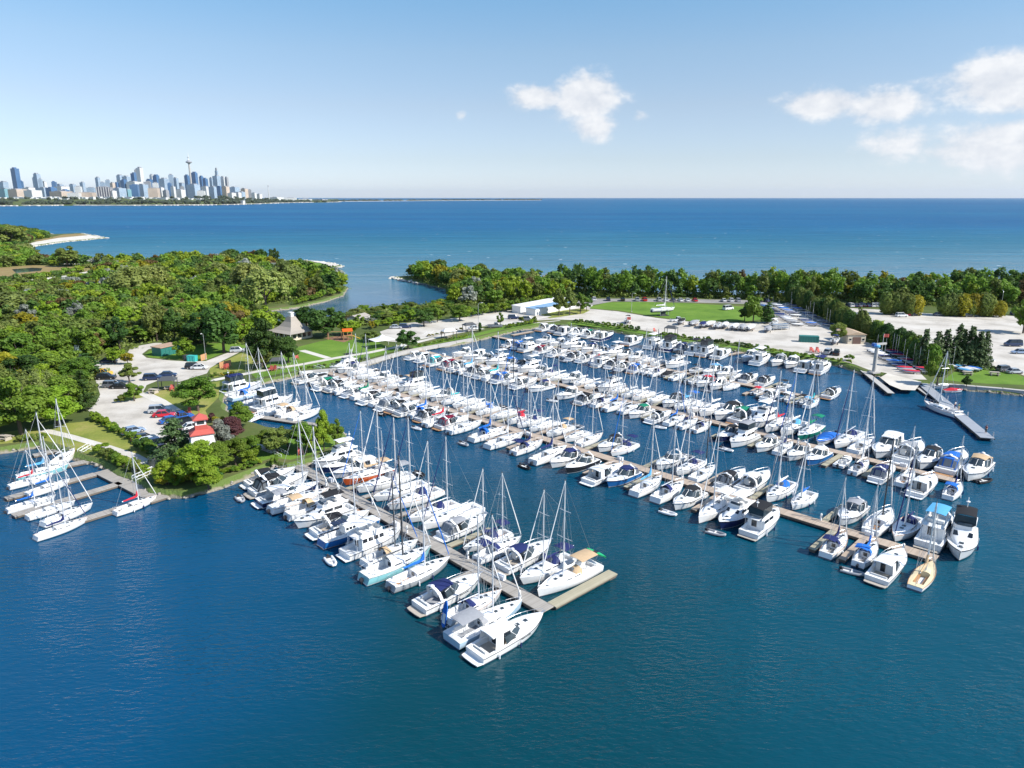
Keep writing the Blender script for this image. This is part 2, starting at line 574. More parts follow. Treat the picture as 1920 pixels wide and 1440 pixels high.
# ---------------------------------------------------------------- mesh builder
class MB:
    def __init__(self):
        self.v, self.f = [], []

    def add(self, vs, fs):
        o = len(self.v)
        self.v += [tuple(p) for p in vs]
        self.f += [tuple(i + o for i in f) for f in fs]
        return self

    def box(self, c, s, rz=0.0, taper=1.0, ry=0.0):
        hx, hy, hz = s[0] / 2, s[1] / 2, s[2] / 2
        M = Matrix.Rotation(rz, 3, 'Z') @ Matrix.Rotation(ry, 3, 'Y')
        vs = []
        for z in (-1, 1):
            k = taper if z > 0 else 1
            for x, y in ((-1, -1), (1, -1), (1, 1), (-1, 1)):
                vs.append(M @ Vector((x * hx * k, y * hy * k, z * hz)) + Vector(c))
        return self.add(vs, [(3, 2, 1, 0), (4, 5, 6, 7), (0, 1, 5, 4), (1, 2, 6, 5), (2, 3, 7, 6), (3, 0, 4, 7)])

    def tube(self, pts, r, n=6, r1=None, cap=True):
        pts = [Vector(p) for p in pts]
        m = len(pts)
        vs = []
        for i, p in enumerate(pts):
            d = (pts[min(i + 1, m - 1)] - pts[max(i - 1, 0)])
            if d.length < 1e-9:
                d = Vector((0, 0, 1))
            d.normalize()
            a = d.cross(Vector((0, 0, 1)))
            if a.length < 0.05:
                a = d.cross(Vector((0, 1, 0)))
            a.normalize()
            b = d.cross(a)
            rr = r if r1 is None else r + (r1 - r) * i / (m - 1)
            for k in range(n):
                t = 2 * math.pi * k / n
                vs.append(p + a * (rr * math.cos(t)) + b * (rr * math.sin(t)))
        fs = []
        for i in range(m - 1):
            for k in range(n):
                k2 = (k + 1) % n
                fs.append((i * n + k, i * n + k2, (i + 1) * n + k2, (i + 1) * n + k))
        if cap:
            fs.append(tuple(range(n - 1, -1, -1)))
            fs.append(tuple((m - 1) * n + k for k in range(n)))
        return self.add(vs, fs)

    def loft(self, secs, closed=False, cap0=False, cap1=False):
        n = len(secs[0])
        vs = [p for s in secs for p in s]
        fs = []
        for i in range(len(secs) - 1):
            for k in range(n if closed else n - 1):
                k2 = (k + 1) % n
                fs.append((i * n + k, i * n + k2, (i + 1) * n + k2, (i + 1) * n + k))
        if cap0:
            fs.append(tuple(range(n - 1, -1, -1)))
        if cap1:
            fs.append(tuple((len(secs) - 1) * n + k for k in range(n)))
        return self.add(vs, fs)

    def lathe(self, prof, c=(0, 0, 0), n=16):
        vs, fs = [], []
        for r, z in prof:
            for k in range(n):
                t = 2 * math.pi * k / n
                vs.append((c[0] + r * math.cos(t), c[1] + r * math.sin(t), c[2] + z))
        for i in range(len(prof) - 1):
            for k in range(n):
                k2 = (k + 1) % n
                fs.append((i * n + k, i * n + k2, (i + 1) * n + k2, (i + 1) * n + k))
        fs.append(tuple(range(n - 1, -1, -1)))
        fs.append(tuple((len(prof) - 1) * n + k for k in range(n)))
        return self.add(vs, fs)

    def prism(self, poly, z0, z1):
        """outline (x, y) raised from z0 to z1"""
        n = len(poly)
        tri = tessellate_polygon([[Vector((p[0], p[1], 0)) for p in poly]])
        vs = [(p[0], p[1], z0) for p in poly] + [(p[0], p[1], z1) for p in poly]
        ar = sum(poly[i][0] * poly[(i + 1) % n][1] - poly[(i + 1) % n][0] * poly[i][1] for i in range(n))
        fs = []
        for t in tri:
            a, b, c = [poly[i] for i in t]
            s = (b[0] - a[0]) * (c[1] - a[1]) - (b[1] - a[1]) * (c[0] - a[0])
            if s < 0:
                t = t[::-1]
            fs.append(tuple(i + n for i in t))
            fs.append(tuple(t[::-1]))
        for i in range(n):
            j = (i + 1) % n
            fs.append((i, j, j + n, i + n) if ar > 0 else (j, i, i + n, j + n))
        return self.add(vs, fs)

    def sheet(self, poly, z):
        tri = tessellate_polygon([[Vector((p[0], p[1], 0)) for p in poly]])
        fs = []
        for t in tri:
            a, b, c = [poly[i] for i in t]
            s = (b[0] - a[0]) * (c[1] - a[1]) - (b[1] - a[1]) * (c[0] - a[0])
            fs.append(tuple(t) if s > 0 else tuple(t[::-1]))
        return self.add([(p[0], p[1], z) for p in poly], fs)

    def mesh(self, name, mat, smooth=False):
        me = bpy.data.meshes.new(name)
        me.from_pydata(self.v, [], self.f)
        me.materials.append(MAT[mat])
        if smooth:
            me.polygons.foreach_set('use_smooth', [True] * len(me.polygons))
            try:
                me.set_sharp_from_angle(angle=R(40))
            except Exception:
                pass
        me.update()
        return me

    def obj(self, name, mat, parent=None, smooth=False):
        return link(name, self.mesh(name, mat, smooth), parent)


def link(name, data, parent=None):
    o = bpy.data.objects.new(name, data)
    COL.objects.link(o)
    if parent is not None:
        o.parent = parent
    return o


def tag(o, label=None, cat=None, group=None, kind=None):
    if label:
        n = len(label.split())
        assert 4 <= n <= 16, (n, label)
        o['label'] = label
    if cat:
        o['category'] = cat
    if group:
        o['group'] = group
    if kind:
        o['kind'] = kind
    return o


def empty(name, loc, rz=0.0, sc=None):
    o = bpy.data.objects.new(name, None)
    COL.objects.link(o)
    o.location = loc
    o.rotation_euler = (0, 0, rz)
    if sc is not None:
        o.scale = sc if not isinstance(sc, (int, float)) else (sc, sc, sc)
    return o


class Proto:
    """a kind of thing: parts as shared meshes, placed as often as the photo shows it"""

    def __init__(self):
        self.parts = []

    def add(self, name, mb, mat, key=None, smooth=False, sub=None, loc=None):
        me = mb.mesh(name, mat, smooth) if isinstance(mb, MB) else mb
        self.parts.append((name, me, key, sub, loc))
        return len(self.parts) - 1

    def put(self, name, loc, rz=0.0, sc=None, over=None, skip=()):
        root = empty(name, loc, rz, sc)
        made = {}
        for i, (nm, me, key, sub, pl) in enumerate(self.parts):
            if key in skip or (sub is not None and sub not in made):
                continue
            o = link(nm, me, root if sub is None else made[sub])
            if pl is not None:
                o.location = pl
            if over and key in over:
                o.material_slots[0].link = 'OBJECT'
                o.material_slots[0].material = MAT[over[key]]
            made[i] = o
        return root


ORD = ['first', 'second', 'third', 'fourth', 'fifth', 'sixth', 'seventh', 'eighth', 'ninth', 'tenth', 'eleventh', 'twelfth', 'thirteenth', 'fourteenth',
       'fifteenth', 'sixteenth', 'seventeenth', 'eighteenth', 'nineteenth', 'twentieth']
ORD += ['twenty-' + a for a in ORD[:9]] + ['thirtieth'] + ['thirty-' + a for a in ORD[:9]] + ['fortieth'] + ['forty-' + a for a in ORD[:9]] + ['fiftieth']
# ================================================================ the lake
def water_material():
    m, nt, b = _nodes('water')
    N, L = nt.nodes.new, nt.links.new
    geo = N('ShaderNodeNewGeometry')
    sp = N('ShaderNodeSeparateXYZ')
    L(geo.outputs['Position'], sp.inputs[0])

    def noise(scale, detail=4, sx=1.0, sy=1.0, rot=0.0, rough=0.55):
        mp = N('ShaderNodeMapping')
        mp.inputs['Scale'].default_value = (sx, sy, 1)
        mp.inputs['Rotation'].default_value = (0, 0, rot)
        L(geo.outputs['Position'], mp.inputs['Vector'])
        n = N('ShaderNodeTexNoise')
        n.inputs['Scale'].default_value = scale
        n.inputs['Detail'].default_value = detail
        n.inputs['Roughness'].default_value = rough
        L(mp.outputs[0], n.inputs['Vector'])
        return n.outputs['Fac']

    def mr(v, a, b_, c=0.0, d=1.0, smooth=True):
        x = N('ShaderNodeMapRange')
        if smooth:
            x.interpolation_type = 'SMOOTHSTEP'
        x.inputs['From Min'].default_value = a
        x.inputs['From Max'].default_value = b_
        x.inputs['To Min'].default_value = c
        x.inputs['To Max'].default_value = d
        L(v, x.inputs['Value'])
        return x.outputs[0]

    def mth(op, a, b_):
        x = N('ShaderNodeMath')
        x.operation = op
        for i, v in enumerate((a, b_)):
            if isinstance(v, (int, float)):
                x.inputs[i].default_value = v
            else:
                L(v, x.inputs[i])
        return x.outputs[0]

    def mix(f, a, b_):
        x = N('ShaderNodeMix')
        x.data_type = 'RGBA'
        L(f, x.inputs['Factor'])
        for i, v in ((6, a), (7, b_)):
            if isinstance(v, tuple):
                x.inputs[i].default_value = (*v, 1)
            else:
                L(v, x.inputs[i])
        return x.outputs[2]
    X, Y = sp.outputs['X'], sp.outputs['Y']
    big = noise(0.012, 3)
    # harbour water: bluer on the west side, teal on the east; the open lake turquoise over the shoals, deep blue beyond
    xx = mth('ADD', X, mth('MULTIPLY', mth('SUBTRACT', big, 0.5), 90.0))
    blue = mix(big, (0.001, 0.050, 0.118), (0.001, 0.064, 0.142))
    teal = mix(mr(xx, 8, 40), (0.0008, 0.042, 0.060), (0.001, 0.056, 0.088))
    har = mix(mth('MULTIPLY', mr(Y, 165, 70), mr(xx, -42, -12)), blue, teal)      # teal close by; farther out the blue sky reflection is put into the colour
    shoal = mix(noise(0.006, 4, 0.4, 1.6), (0.012, 0.115, 0.190), (0.030, 0.150, 0.215))
    deep = mix(mr(noise(0.0016, 4, 0.25, 1.6), 0.35, 0.65), (0.004, 0.082, 0.200), (0.008, 0.112, 0.225))
    yy = mth('ADD', Y, mth('MULTIPLY', mth('SUBTRACT', noise(0.004, 3), 0.5), 260.0))
    c1 = mix(mr(yy, 300, 430), har, shoal)
    c2 = mix(mr(yy, 650, 1300), c1, deep)
    # wind streaks: wave shading put into the colour as slightly darker and lighter lanes
    lane = mr(noise(0.05, 5, 0.12, 1.0, R(6), 0.7), 0.3, 0.7, 0.8, 1.2, False)
    st_ = N('ShaderNodeMix')
    st_.data_type = 'RGBA'
    st_.blend_type = 'MULTIPLY'
    L(mr(Y, 300, 480), st_.inputs['Factor'])
    L(c2, st_.inputs[6])
    L(lane, st_.inputs[7])
    c2 = st_.outputs[2]
    # whitecaps on the open lake
    vn = N('ShaderNodeTexVoronoi')
    vn.feature = 'F1'
    vn.inputs['Scale'].default_value = 0.065
    vn.inputs['Randomness'].default_value = 1.0
    mp = N('ShaderNodeMapping')
    mp.inputs['Scale'].default_value = (0.8, 0.9, 1)
    mp.inputs['Rotation'].default_value = (0, 0, R(12))
    L(geo.outputs['Position'], mp.inputs['Vector'])
    L(mp.outputs[0], vn.inputs['Vector'])
    cap = mr(vn.outputs['Distance'], 0.11, 0.05)
    wn = mr(noise(0.5, 3, 0.4, 1.5), 0.42, 0.55)
    cap = mth('MULTIPLY', cap, wn)
    sepc = N('ShaderNodeSeparateColor')
    L(vn.outputs['Color'], sepc.inputs[0])
    cap = mth('MULTIPLY', cap, mr(sepc.outputs[0], 0.5, 0.75))
    cap = mth('MULTIPLY', cap, mr(Y, 420, 520))
    foam = noise(0.02, 6, 0.25, 1.0, R(20), 0.7)
    col = mix(cap, c2, (0.8, 0.82, 0.84))
    L(col, b.inputs['Base Color'])
    b.inputs['IOR'].default_value = 1.33
    L(mth('ADD', mth('MULTIPLY', cap, 0.5), mr(Y, 250, 900, 0.05, 0.4)), b.inputs['Roughness'])
    L(mr(Y, 330, 520, 0.5, 0.04), b.inputs['Specular IOR Level'])      # wind-roughened lake mirrors far less
    # ripples inside the harbour, wind waves outside
    lake = mr(Y, 380, 520)
    gust = mr(noise(0.035, 4, 0.6, 1.2, R(-20)), 0.36, 0.66, 0.3, 1.3)
    r1 = noise(1.35, 3, 0.5, 1.45, R(-26))
    r2 = noise(0.30, 2, 0.7, 1.2, R(-40))
    r3 = noise(3.2, 2, 0.6, 1.3, R(-15))
    h = mth('ADD', mth('MULTIPLY', mth('MULTIPLY', r3, gust), 0.05), mth('MULTIPLY', r1, mth('MULTIPLY', gust, 0.24)))
    h = mth('ADD', h, mth('MULTIPLY', r2, 0.11))
    w1 = noise(0.10, 4, 0.35, 1.3, R(8), 0.6)
    w2 = noise(0.022, 3, 0.3, 1.2, R(-6))
    hl = mth('ADD', mth('MULTIPLY', w1, 2.2), mth('MULTIPLY', w2, 3.0))
    hh = mth('ADD', h, mth('MULTIPLY', hl, lake))
    bp = N('ShaderNodeBump')
    bp.inputs['Strength'].default_value = 1.0
    bp.inputs['Distance'].default_value = 1.0
    L(hh, bp.inputs['Height'])
    L(bp.outputs[0], b.inputs['Normal'])


water_material()
mb = MB()
rad = [0, 60, 140, 300, 700, 2000, 6000, 18000, 60000]
NS = 64
vs_ = [(0, 100, 0)]
fs_ = []
for r in rad[1:]:
    for k in range(NS):
        vs_.append((r * math.cos(2 * math.pi * k / NS), 100 + r * math.sin(2 * math.pi * k / NS), 0))
for k in range(NS):
    fs_.append((0, 1 + k, 1 + (k + 1) % NS))
for i in range(len(rad) - 2):
    a, c = 1 + i * NS, 1 + (i + 1) * NS
    for k in range(NS):
        k2 = (k + 1) % NS
        fs_.append((a + k, c + k, c + k2, a + k2))
mb.add(vs_, fs_)
tag(mb.obj('lake', 'water'), kind='structure')

# ================================================================ the land
LZ = 1.15                        # height of the fill above the lake
rng = random.Random(11)


def PX(poly, z=LZ):
    return [tuple(G(x, y, z)[:2]) for x, y in poly]


COAST_PX = [  # outline of the fill in photo pixels, water on the outside
    (-420, 850), (-60, 842), (0, 838), (38, 832), (75, 828), (108, 836), (150, 850), (190, 862), (215, 875), (248, 890), (272, 903), (286, 914), (312, 919),
    (345, 920), (400, 905), (450, 886), (486, 874), (512, 862), (540, 868), (585, 857), (618, 845), (634, 832), (641, 815), (634, 800), (600, 800), (555, 806), (500, 800),
    (450, 788), (418, 768), (412, 742), (428, 724), (470, 716), (520, 706), (560, 697), (640, 690), (700, 674), (760, 657), (820, 646), (886, 634), (945, 620),
    (1008, 608), (1050, 606), (1100, 610), (1150, 617), (1210, 627), (1270, 637), (1340, 648), (1400, 656), (1450, 661), (1520, 670), (1575, 680), (1612, 691), (1622, 694),
    (1660, 700), (1700, 712), (1745, 716), (1800, 722), (1860, 727), (1920, 733), (2100, 748), (2500, 770),
    (2900, 560), (2300, 545), (1920, 547), (1780, 548), (1560, 550), (1400, 553), (1200, 548), (1030, 537), (900, 522), (800, 514), (738, 519),
    (790, 528), (850, 541), (846, 556), (828, 566), (760, 576), (700, 580), (650, 588), (600, 596), (530, 602), (470, 606), (457, 592),
    (480, 582), (560, 572), (605, 562), (640, 551), (645, 540), (634, 526), (600, 516), (548, 512), (545, 508), (600, 504), (637, 497), (605, 490), (560, 487),
    (480, 489), (300, 494), (200, 496), (160, 491), (85, 486), (40, 463), (110, 453), (198, 445), (150, 437), (100, 439), (40, 430), (-200, 424), (-900, 430), (-700, 600)]
cw = PX(COAST_PX)


def resample(pts, jitter):
    out = []
    n = len(pts)
    for i in range(n):
        a, c = Vector(pts[i]), Vector(pts[(i + 1) % n])
        ln = (c - a).length
        d = (a.length + c.length) / 2
        step = max(3.0, d * 0.018)
        k = max(1, min(60, int(ln / step)))
        for j in range(k):
            p = a.lerp(c, j / k)
            jt = jitter * min(2.5, max(0.35, d / 250))
            if j == 0:
                jt *= 0.4
            out.append((p.x + rng.uniform(-jt, jt), p.y + rng.uniform(-jt, jt)))
    return out


coast = resample(cw, 0.7)
nC = len(coast)
area = sum(coast[i][0] * coast[(i + 1) % nC][1] - coast[(i + 1) % nC][0] * coast[i][1] for i in range(nC))
sgn = 1 if area > 0 else -1
nrm = []
for i in range(nC):
    a, c = Vector(coast[i - 1]), Vector(coast[(i + 1) % nC])
    t = (c - a).normalized()
    nrm.append(Vector((t.y, -t.x)) * sgn)
mb = MB().sheet(coast, LZ)
tag(mb.obj('ground', 'earth'), kind='structure')
mb = MB()
secs = []
for i in list(range(nC)) + [0]:
    p = Vector(coast[i])
    d = p.length
    w = 0.9 + 0.35 * math.sin(i * 1.7) + min(2.0, d / 300)
    q1 = p + nrm[i] * (w * 0.45)
    q2 = p + nrm[i] * w
    secs.append([(p.x, p.y, LZ), (q1.x, q1.y, LZ * 0.55), (q2.x, q2.y, -0.5)])
mb.loft(secs)
tag(mb.obj('shore_bank', 'bank'), kind='structure')

# riprap along the banks: uncountable, one object
icoV = [(0, 0, 1)] + [(0.9 * math.cos(k * 1.2566), 0.9 * math.sin(k * 1.2566), 0.35) for k in range(5)] + \
       [(0.9 * math.cos(k * 1.2566 + .63), 0.9 * math.sin(k * 1.2566 + .63), -0.4) for k in range(5)] + [(0, 0, -1)]
icoF = [(0, 1 + k, 1 + (k + 1) % 5) for k in range(5)] + [(1 + k, 6 + k, 1 + (k + 1) % 5) for k in range(5)] + \
       [(1 + (k + 1) % 5, 6 + k, 6 + (k + 1) % 5) for k in range(5)] + [(11, 6 + (k + 1) % 5, 6 + k) for k in range(5)]


def rock(mb, c, r):
    M = Matrix.Rotation(rng.uniform(0, 6.3), 3, 'Z') @ Matrix.Rotation(rng.uniform(-.5, .5), 3, 'X')
    s = Vector((rng.uniform(.8, 1.4), rng.uniform(.7, 1.1), rng.uniform(.5, .8))) * r
    mb.add([M @ Vector((v[0] * s.x * rng.uniform(.8, 1.15), v[1] * s.y * rng.uniform(.8, 1.15), v[2] * s.z)) + Vector(c) for v in icoV], icoF)


mbn, mbf = MB(), MB()
for i in range(nC):
    p, q = Vector(coast[i]), Vector(coast[(i + 1) % nC])
    px, py = project((p.x, p.y, 0))
    if not (-60 < px < 1980) or p.y < 0:
        continue
    far = py < 512
    spit = (far and px < 220) or (py < 508 and 520 < px < 660) or (700 < px < 800 and py < 530)
    k = int((q - p).length / (1.0 if not far else 2.2)) + 1
    for j in range(k):
        if not spit and rng.random() < 0.35:
            continue
        for rep in range(2 if spit else 1):
            t = p.lerp(q, rng.random()) + nrm[i] * rng.uniform(0.2, 1.5 if not spit else 3.5)
            rock(mbf if spit else mbn, (t.x, t.y, rng.uniform(0.05, 0.6)), rng.uniform(.25, .55) * (2.2 if spit else 1))
tag(mbn.obj('riprap', 'rock'), 'grey brown riprap stones along the harbour shore', 'rocks', kind='stuff')
tag(mbf.obj('breakwater_stones', 'rock_pale'), 'pale armour stones along the lake spits', 'rocks', kind='stuff')

# ---------------------------------------------------------------- surfaces laid on the fill
LOT1 = [(165, 770), (180, 755), (188, 740), (180, 715), (172, 690), (180, 678), (205, 671), (235, 667), (243, 655), (262, 648), (290, 643), (304, 643), (302, 648), (278, 655),
        (266, 664), (275, 671), (320, 676), (360, 678), (386, 677), (420, 664), (446, 655), (452, 659), (412, 679), (394, 690), (388, 700), (352, 711), (336, 716), (300, 712), (275, 722),
        (268, 735), (285, 745), (330, 765), (352, 781), (374, 796), (372, 820), (352, 841), (322, 850), (290, 842), (256, 821), (230, 805), (200, 785), (178, 778)]
LOT2 = [(712, 622), (760, 606), (830, 600), (872, 592), (940, 584), (1000, 575), (1060, 567), (1100, 566), (1112, 573), (1106, 579), (1160, 584), (1230, 596), (1300, 604), (1345, 604), (1400, 606), (1452, 602),
        (1452, 572), (1478, 567), (1530, 592), (1570, 612), (1580, 640), (1628, 642), (1672, 668), (1720, 694), (1738, 712), (1700, 711), (1660, 699), (1628, 693), (1602, 683), (1560, 671), (1500, 662), (1440, 652), (1350, 640), (1270, 630),
        (1200, 618), (1140, 608), (1075, 600), (1040, 599), (990, 602), (930, 610), (905, 612), (888, 620), (820, 630), (760, 642), (725, 640)]
LOT3 = [(1580, 577), (1640, 580), (1730, 587), (1800, 591), (1880, 591), (1960, 598), (2150, 640), (2150, 735), (1935, 722), (1925, 706), (1895, 694), (1858, 688), (1842, 662), (1790, 655), (1700, 640), (1652, 632), (1612, 605)]
ROADB = [(1060, 566), (1110, 560), (1250, 560), (1400, 563), (1452, 568), (1452, 574), (1400, 570), (1300, 567), (1150, 565), (1110, 572)]
GREEN = [(1110, 574), (1140, 567), (1200, 566), (1300, 569), (1396, 575), (1412, 588), (1440, 598), (1402, 602), (1345, 602), (1300, 602), (1230, 594), (1160, 582), (1105, 578)]
surf = [
    ('car_park', LOT1, 'gravel', .012), ('boat_yard', LOT2, 'gravel', .012), ('gravel_lot', LOT3, 'gravel', .012), ('service_road', ROADB, 'asphalt', .016),
    ('green', GREEN, 'lawn', .02),
    ('club_lawn', [(470, 700), (560, 650), (600, 640), (650, 632), (705, 640), (728, 650), (760, 646), (752, 655), (690, 672), (636, 686), (560, 694), (480, 709)], 'lawn', .008),
    ('quay_verge', [(775, 650), (820, 638), (890, 626), (940, 613), (1010, 604), (1012, 607), (945, 618), (886, 632), (820, 644), (775, 654)], 'lawn', .014),
    ('shore_verge', [(1075, 602), (1150, 612), (1270, 633), (1400, 652), (1520, 666), (1590, 681), (1612, 689), (1575, 679), (1520, 670), (1400, 656), (1270, 637), (1150, 617), (1060, 606)], 'lawn', .016),
    ('park_verge', [(300, 655), (330, 650), (440, 640), (470, 652), (462, 662), (452, 656), (420, 661), (386, 675), (330, 674), (280, 670), (272, 664), (280, 658)], 'lawn', .008),
    ('roadside_verge', [(392, 691), (412, 681), (452, 662), (480, 668), (470, 690), (402, 708), (394, 700)], 'lawn_dry', .008),
    ('slip_lawn', [(1788, 698), (1830, 690), (1858, 690), (1892, 696), (1922, 708), (1930, 722), (1860, 720), (1800, 716), (1770, 712)], 'lawn', .02),
    ('path_lawn', [(275, 738), (340, 725), (412, 715), (410, 745), (385, 770), (395, 790), (372, 793), (352, 778), (330, 762), (285, 743)], 'lawn_dry', .010),
    ('shore_lawn', [(-60, 838), (-60, 818), (0, 812), (100, 796), (165, 790), (200, 795), (256, 826), (300, 850), (330, 870), (300, 885), (270, 895), (215, 868), (150, 846), (108, 832), (75, 824), (38, 829)], 'lawn_dry', .010),
    ('cape_lawn', [(480, 868), (455, 850), (520, 822), (600, 810), (632, 820), (628, 835), (585, 852), (545, 862), (512, 858)], 'lawn', .010),
    ('cove_lawn', [(545, 540), (560, 532), (585, 530), (590, 545), (570, 560), (550, 560)], 'lawn', .010),
    ('glade', [(205, 566), (225, 556), (245, 553), (240, 562), (215, 572)], 'lawn', .010), ('glade', [(320, 545), (335, 540), (342, 548), (325, 553)], 'lawn', .010),
    ('spit_lawn', [(560, 499), (598, 492), (612, 496), (590, 501)], 'lawn', .010),
    ('spit_beach', [(40, 463), (110, 453), (196, 445), (150, 438), (118, 441), (105, 445), (60, 455)], 'sand', .010),
    ('spit_reeds', [(62, 452), (104, 443), (118, 440), (150, 438), (165, 441), (110, 446), (70, 453)], 'reeds', .02),
    ('cove_beach', [(85, 487), (160, 491), (200, 496), (196, 499), (150, 497), (100, 494)], 'sand', .010),
    ('spit_beach', [(545, 508), (600, 504), (636, 497), (605, 490), (575, 488), (600, 493), (612, 497), (590, 502), (555, 505)], 'sand', .010),
    ('pond_reeds', [(-60, 512), (0, 502), (60, 497), (110, 499), (170, 503), (178, 508), (120, 512), (70, 520), (0, 524), (-60, 526)], 'reeds', .010),
    ('wetland_road', [(-60, 532), (60, 524), (130, 516), (176, 506), (180, 510), (140, 522), (80, 531), (-60, 540)], 'sand', .014),
    ('west_lot', [(-80, 607), (0, 599), (18, 598), (22, 606), (0, 612), (-80, 622)], 'asphalt', .012),
    ('park_drive', [(205, 577), (222, 568), (232, 566), (226, 578), (212, 583)], 'asphalt', .012), ('park_drive', [(70, 568), (85, 566), (92, 572), (75, 575)], 'asphalt', .012),
    ('slipway', [(1664, 700), (1700, 709), (1728, 716), (1716, 732), (1690, 731), (1668, 722), (1650, 708)], 'sand', .03),
    ('lot_island', [(222, 746), (236, 737), (266, 735), (272, 744), (232, 753)], 'lawn_dry', .022),
    ('yard_island', [(1010, 588), (1090, 578), (1106, 582), (1094, 588), (1030, 597)], 'lawn_dry', .022),
    ('playground_pit', [(606, 634), (640, 629), (662, 635), (645, 642)], 'mulch', .022),
    ('inner_pond', [(22, 505), (60, 502), (80, 503), (76, 508), (30, 512)], 'tint', .02), ('inner_pond', [(110, 545), (122, 541), (126, 550), (113, 553)], 'tint', .02), ('inner_pond', [(60, 550), (72, 547), (72, 553)], 'tint', .02),
]
for nm, poly, mt, dz in surf:
    tag(MB().sheet(PX(poly), LZ + dz).obj(nm, mt), kind='structure')


def strip(pts_px, width, z, close=False):
    p = [Vector(G(x, y, LZ)[:2]) for x, y in pts_px]
    L_, R_ = [], []
    for i in range(len(p)):
        t = (p[min(i + 1, len(p) - 1)] - p[max(i - 1, 0)]).normalized()
        n = Vector((-t.y, t.x)) * width / 2
        L_.append(p[i] + n)
        R_.append(p[i] - n)
    m = MB()
    m.loft([[(r.x, r.y, z), (l.x, l.y, z)] for l, r in zip(L_, R_)])
    return m


for pts, w in [([(400, 713), (450, 703), (485, 696), (530, 689), (568, 683), (631, 671), (693, 661), (760, 647), (850, 625), (905, 616)], 2.4), ([(566, 657), (590, 664), (617, 672)], 2.2),
               ([(268, 737), (300, 752), (335, 775), (352, 785), (380, 803), (400, 822)], 2.6), ([(80, 806), (130, 818), (200, 838), (252, 855), (300, 880), (325, 892)], 1.8),
               ([(455, 830), (490, 838), (517, 848)], 2.0), ([(945, 609), (1000, 599), (1030, 593)], 2.6), ([(1050, 601), (1000, 606)], 1.2), ([(335, 720), (352, 717), (400, 713)], 1.6)]:
    tag(strip(pts, w, LZ + .026).obj('footpath', 'path'), kind='structure')

# painted bay lines in the big yard (worn)
mb = MB()
for i in range(9):
    x = 792 + i * 13
    a, c = G(x, 628 - i * 1.9, LZ), G(x + 9, 622 - i * 1.9, LZ)
    d = (c - a).normalized() * .06
    n = Vector((-d.y, d.x, 0))
    z = LZ + .03
    mb.add([(a.x - n.x, a.y - n.y, z), (c.x - n.x, c.y - n.y, z), (c.x + n.x, c.y + n.y, z), (a.x + n.x, a.y + n.y, z)], [(0, 1, 2, 3)])
tag(mb.obj('bay_markings', 'post_white'), kind='structure')

# quay coping round the basin: concrete kerb along the water
def coping(pts_px, nm='quay_coping'):
    p = [Vector(G(x, y, LZ)[:2]) for x, y in pts_px]
    m = MB()
    for a, c in zip(p, p[1:]):
        k = max(1, int((c - a).length / 6))
        for j in range(k):
            u, v = a.lerp(c, j / k + .01 / k), a.lerp(c, (j + 1) / k - .01 / k)
            ang = math.atan2(v.y - u.y, v.x - u.x)
            m.box(((u.x + v.x) / 2, (u.y + v.y) / 2, LZ - .35), ((v - u).length, 1.3, 1.0), ang)
    return m


tag(coping([(560, 698), (640, 691), (700, 675), (760, 658), (820, 647), (886, 635)]).obj('quay_wall', 'concrete'), kind='structure')
tag(coping([(1780, 721), (1830, 725), (1880, 729), (1960, 737)]).obj('quay_wall', 'concrete'), kind='structure')

# ================================================================ far shore and skyline
FS = [(-500, 389), (-100, 388), (0, 387), (120, 386), (240, 386.3), (360, 385.5), (430, 384.5), (480, 383), (520, 381.3), (560, 380.3), (635, 379.3)]
rf = random.Random(5)
front = [G(x, y, 0) for x, y in FS]
secs = []
for i, p in enumerate(front):
    d = p.normalized()
    h = max(.12, min(1.0, (len(front) - 1 - i) / 5))
    row = [(p.x, p.y, -1), (p.x + d.x * 20, p.y + d.y * 20, 3)]
    for dist, z in ((60, 5), (400, 8 + 16 * h), (1000, 10 + 30 * h), (2600, 10 + 8 * h), (9000, 10)):
        row.append((p.x + d.x * dist, p.y + d.y * dist, z))
    secs.append(row)
mb = MB().loft([s[::-1] for s in secs])
tag(mb.obj('far_shore', 'earth'), kind='structure')
mb = MB()
for i in range(len(front) - 1):
    for j in range(14):
        p = front[i].lerp(front[i + 1], rf.random())
        d = p.normalized()
        w = rf.uniform(20, 90)
        mb.box((p.x + d.x * 14, p.y + d.y * 14, rf.uniform(2.5, 4.5)), (w, 20, 5), 0)
tag(mb.obj('far_beach', 'sand'), kind='structure')
# low wooded spit that runs out to the right on the horizon
SP2 = [(560, 378.3), (635, 378.0), (700, 377.4), (800, 376.6), (900, 376.0), (1015, 375.4)]
fr2 = [G(x, y, 0) for x, y in SP2]
secs = []
for p in fr2:
    d = p.normalized()
    secs.append([(p.x + d.x * 400, p.y + d.y * 400, 3), (p.x + d.x * 40, p.y + d.y * 40, 3), (p.x, p.y, -1)])
tag(MB().loft(secs).obj('horizon_spit', 'sand'), kind='structure')


def blobs(mb, c, r, h, n=5):
    for k in range(n):
        a = rf.uniform(0, 6.28)
        q = (c[0] + math.cos(a) * r * rf.uniform(0, .8), c[1] + math.sin(a) * r * .5, c[2] + h * rf.uniform(.35, .8))
        s = r * rf.uniform(.3, .6)
        M = Matrix.Rotation(rf.uniform(0, 6), 3, 'Z')
        mb.add([M @ Vector((v[0] * s * rf.uniform(.7, 1.2), v[1] * s * rf.uniform(.7, 1.2), v[2] * h * rf.uniform(.25, .5))) + Vector(q) for v in icoV], icoF)


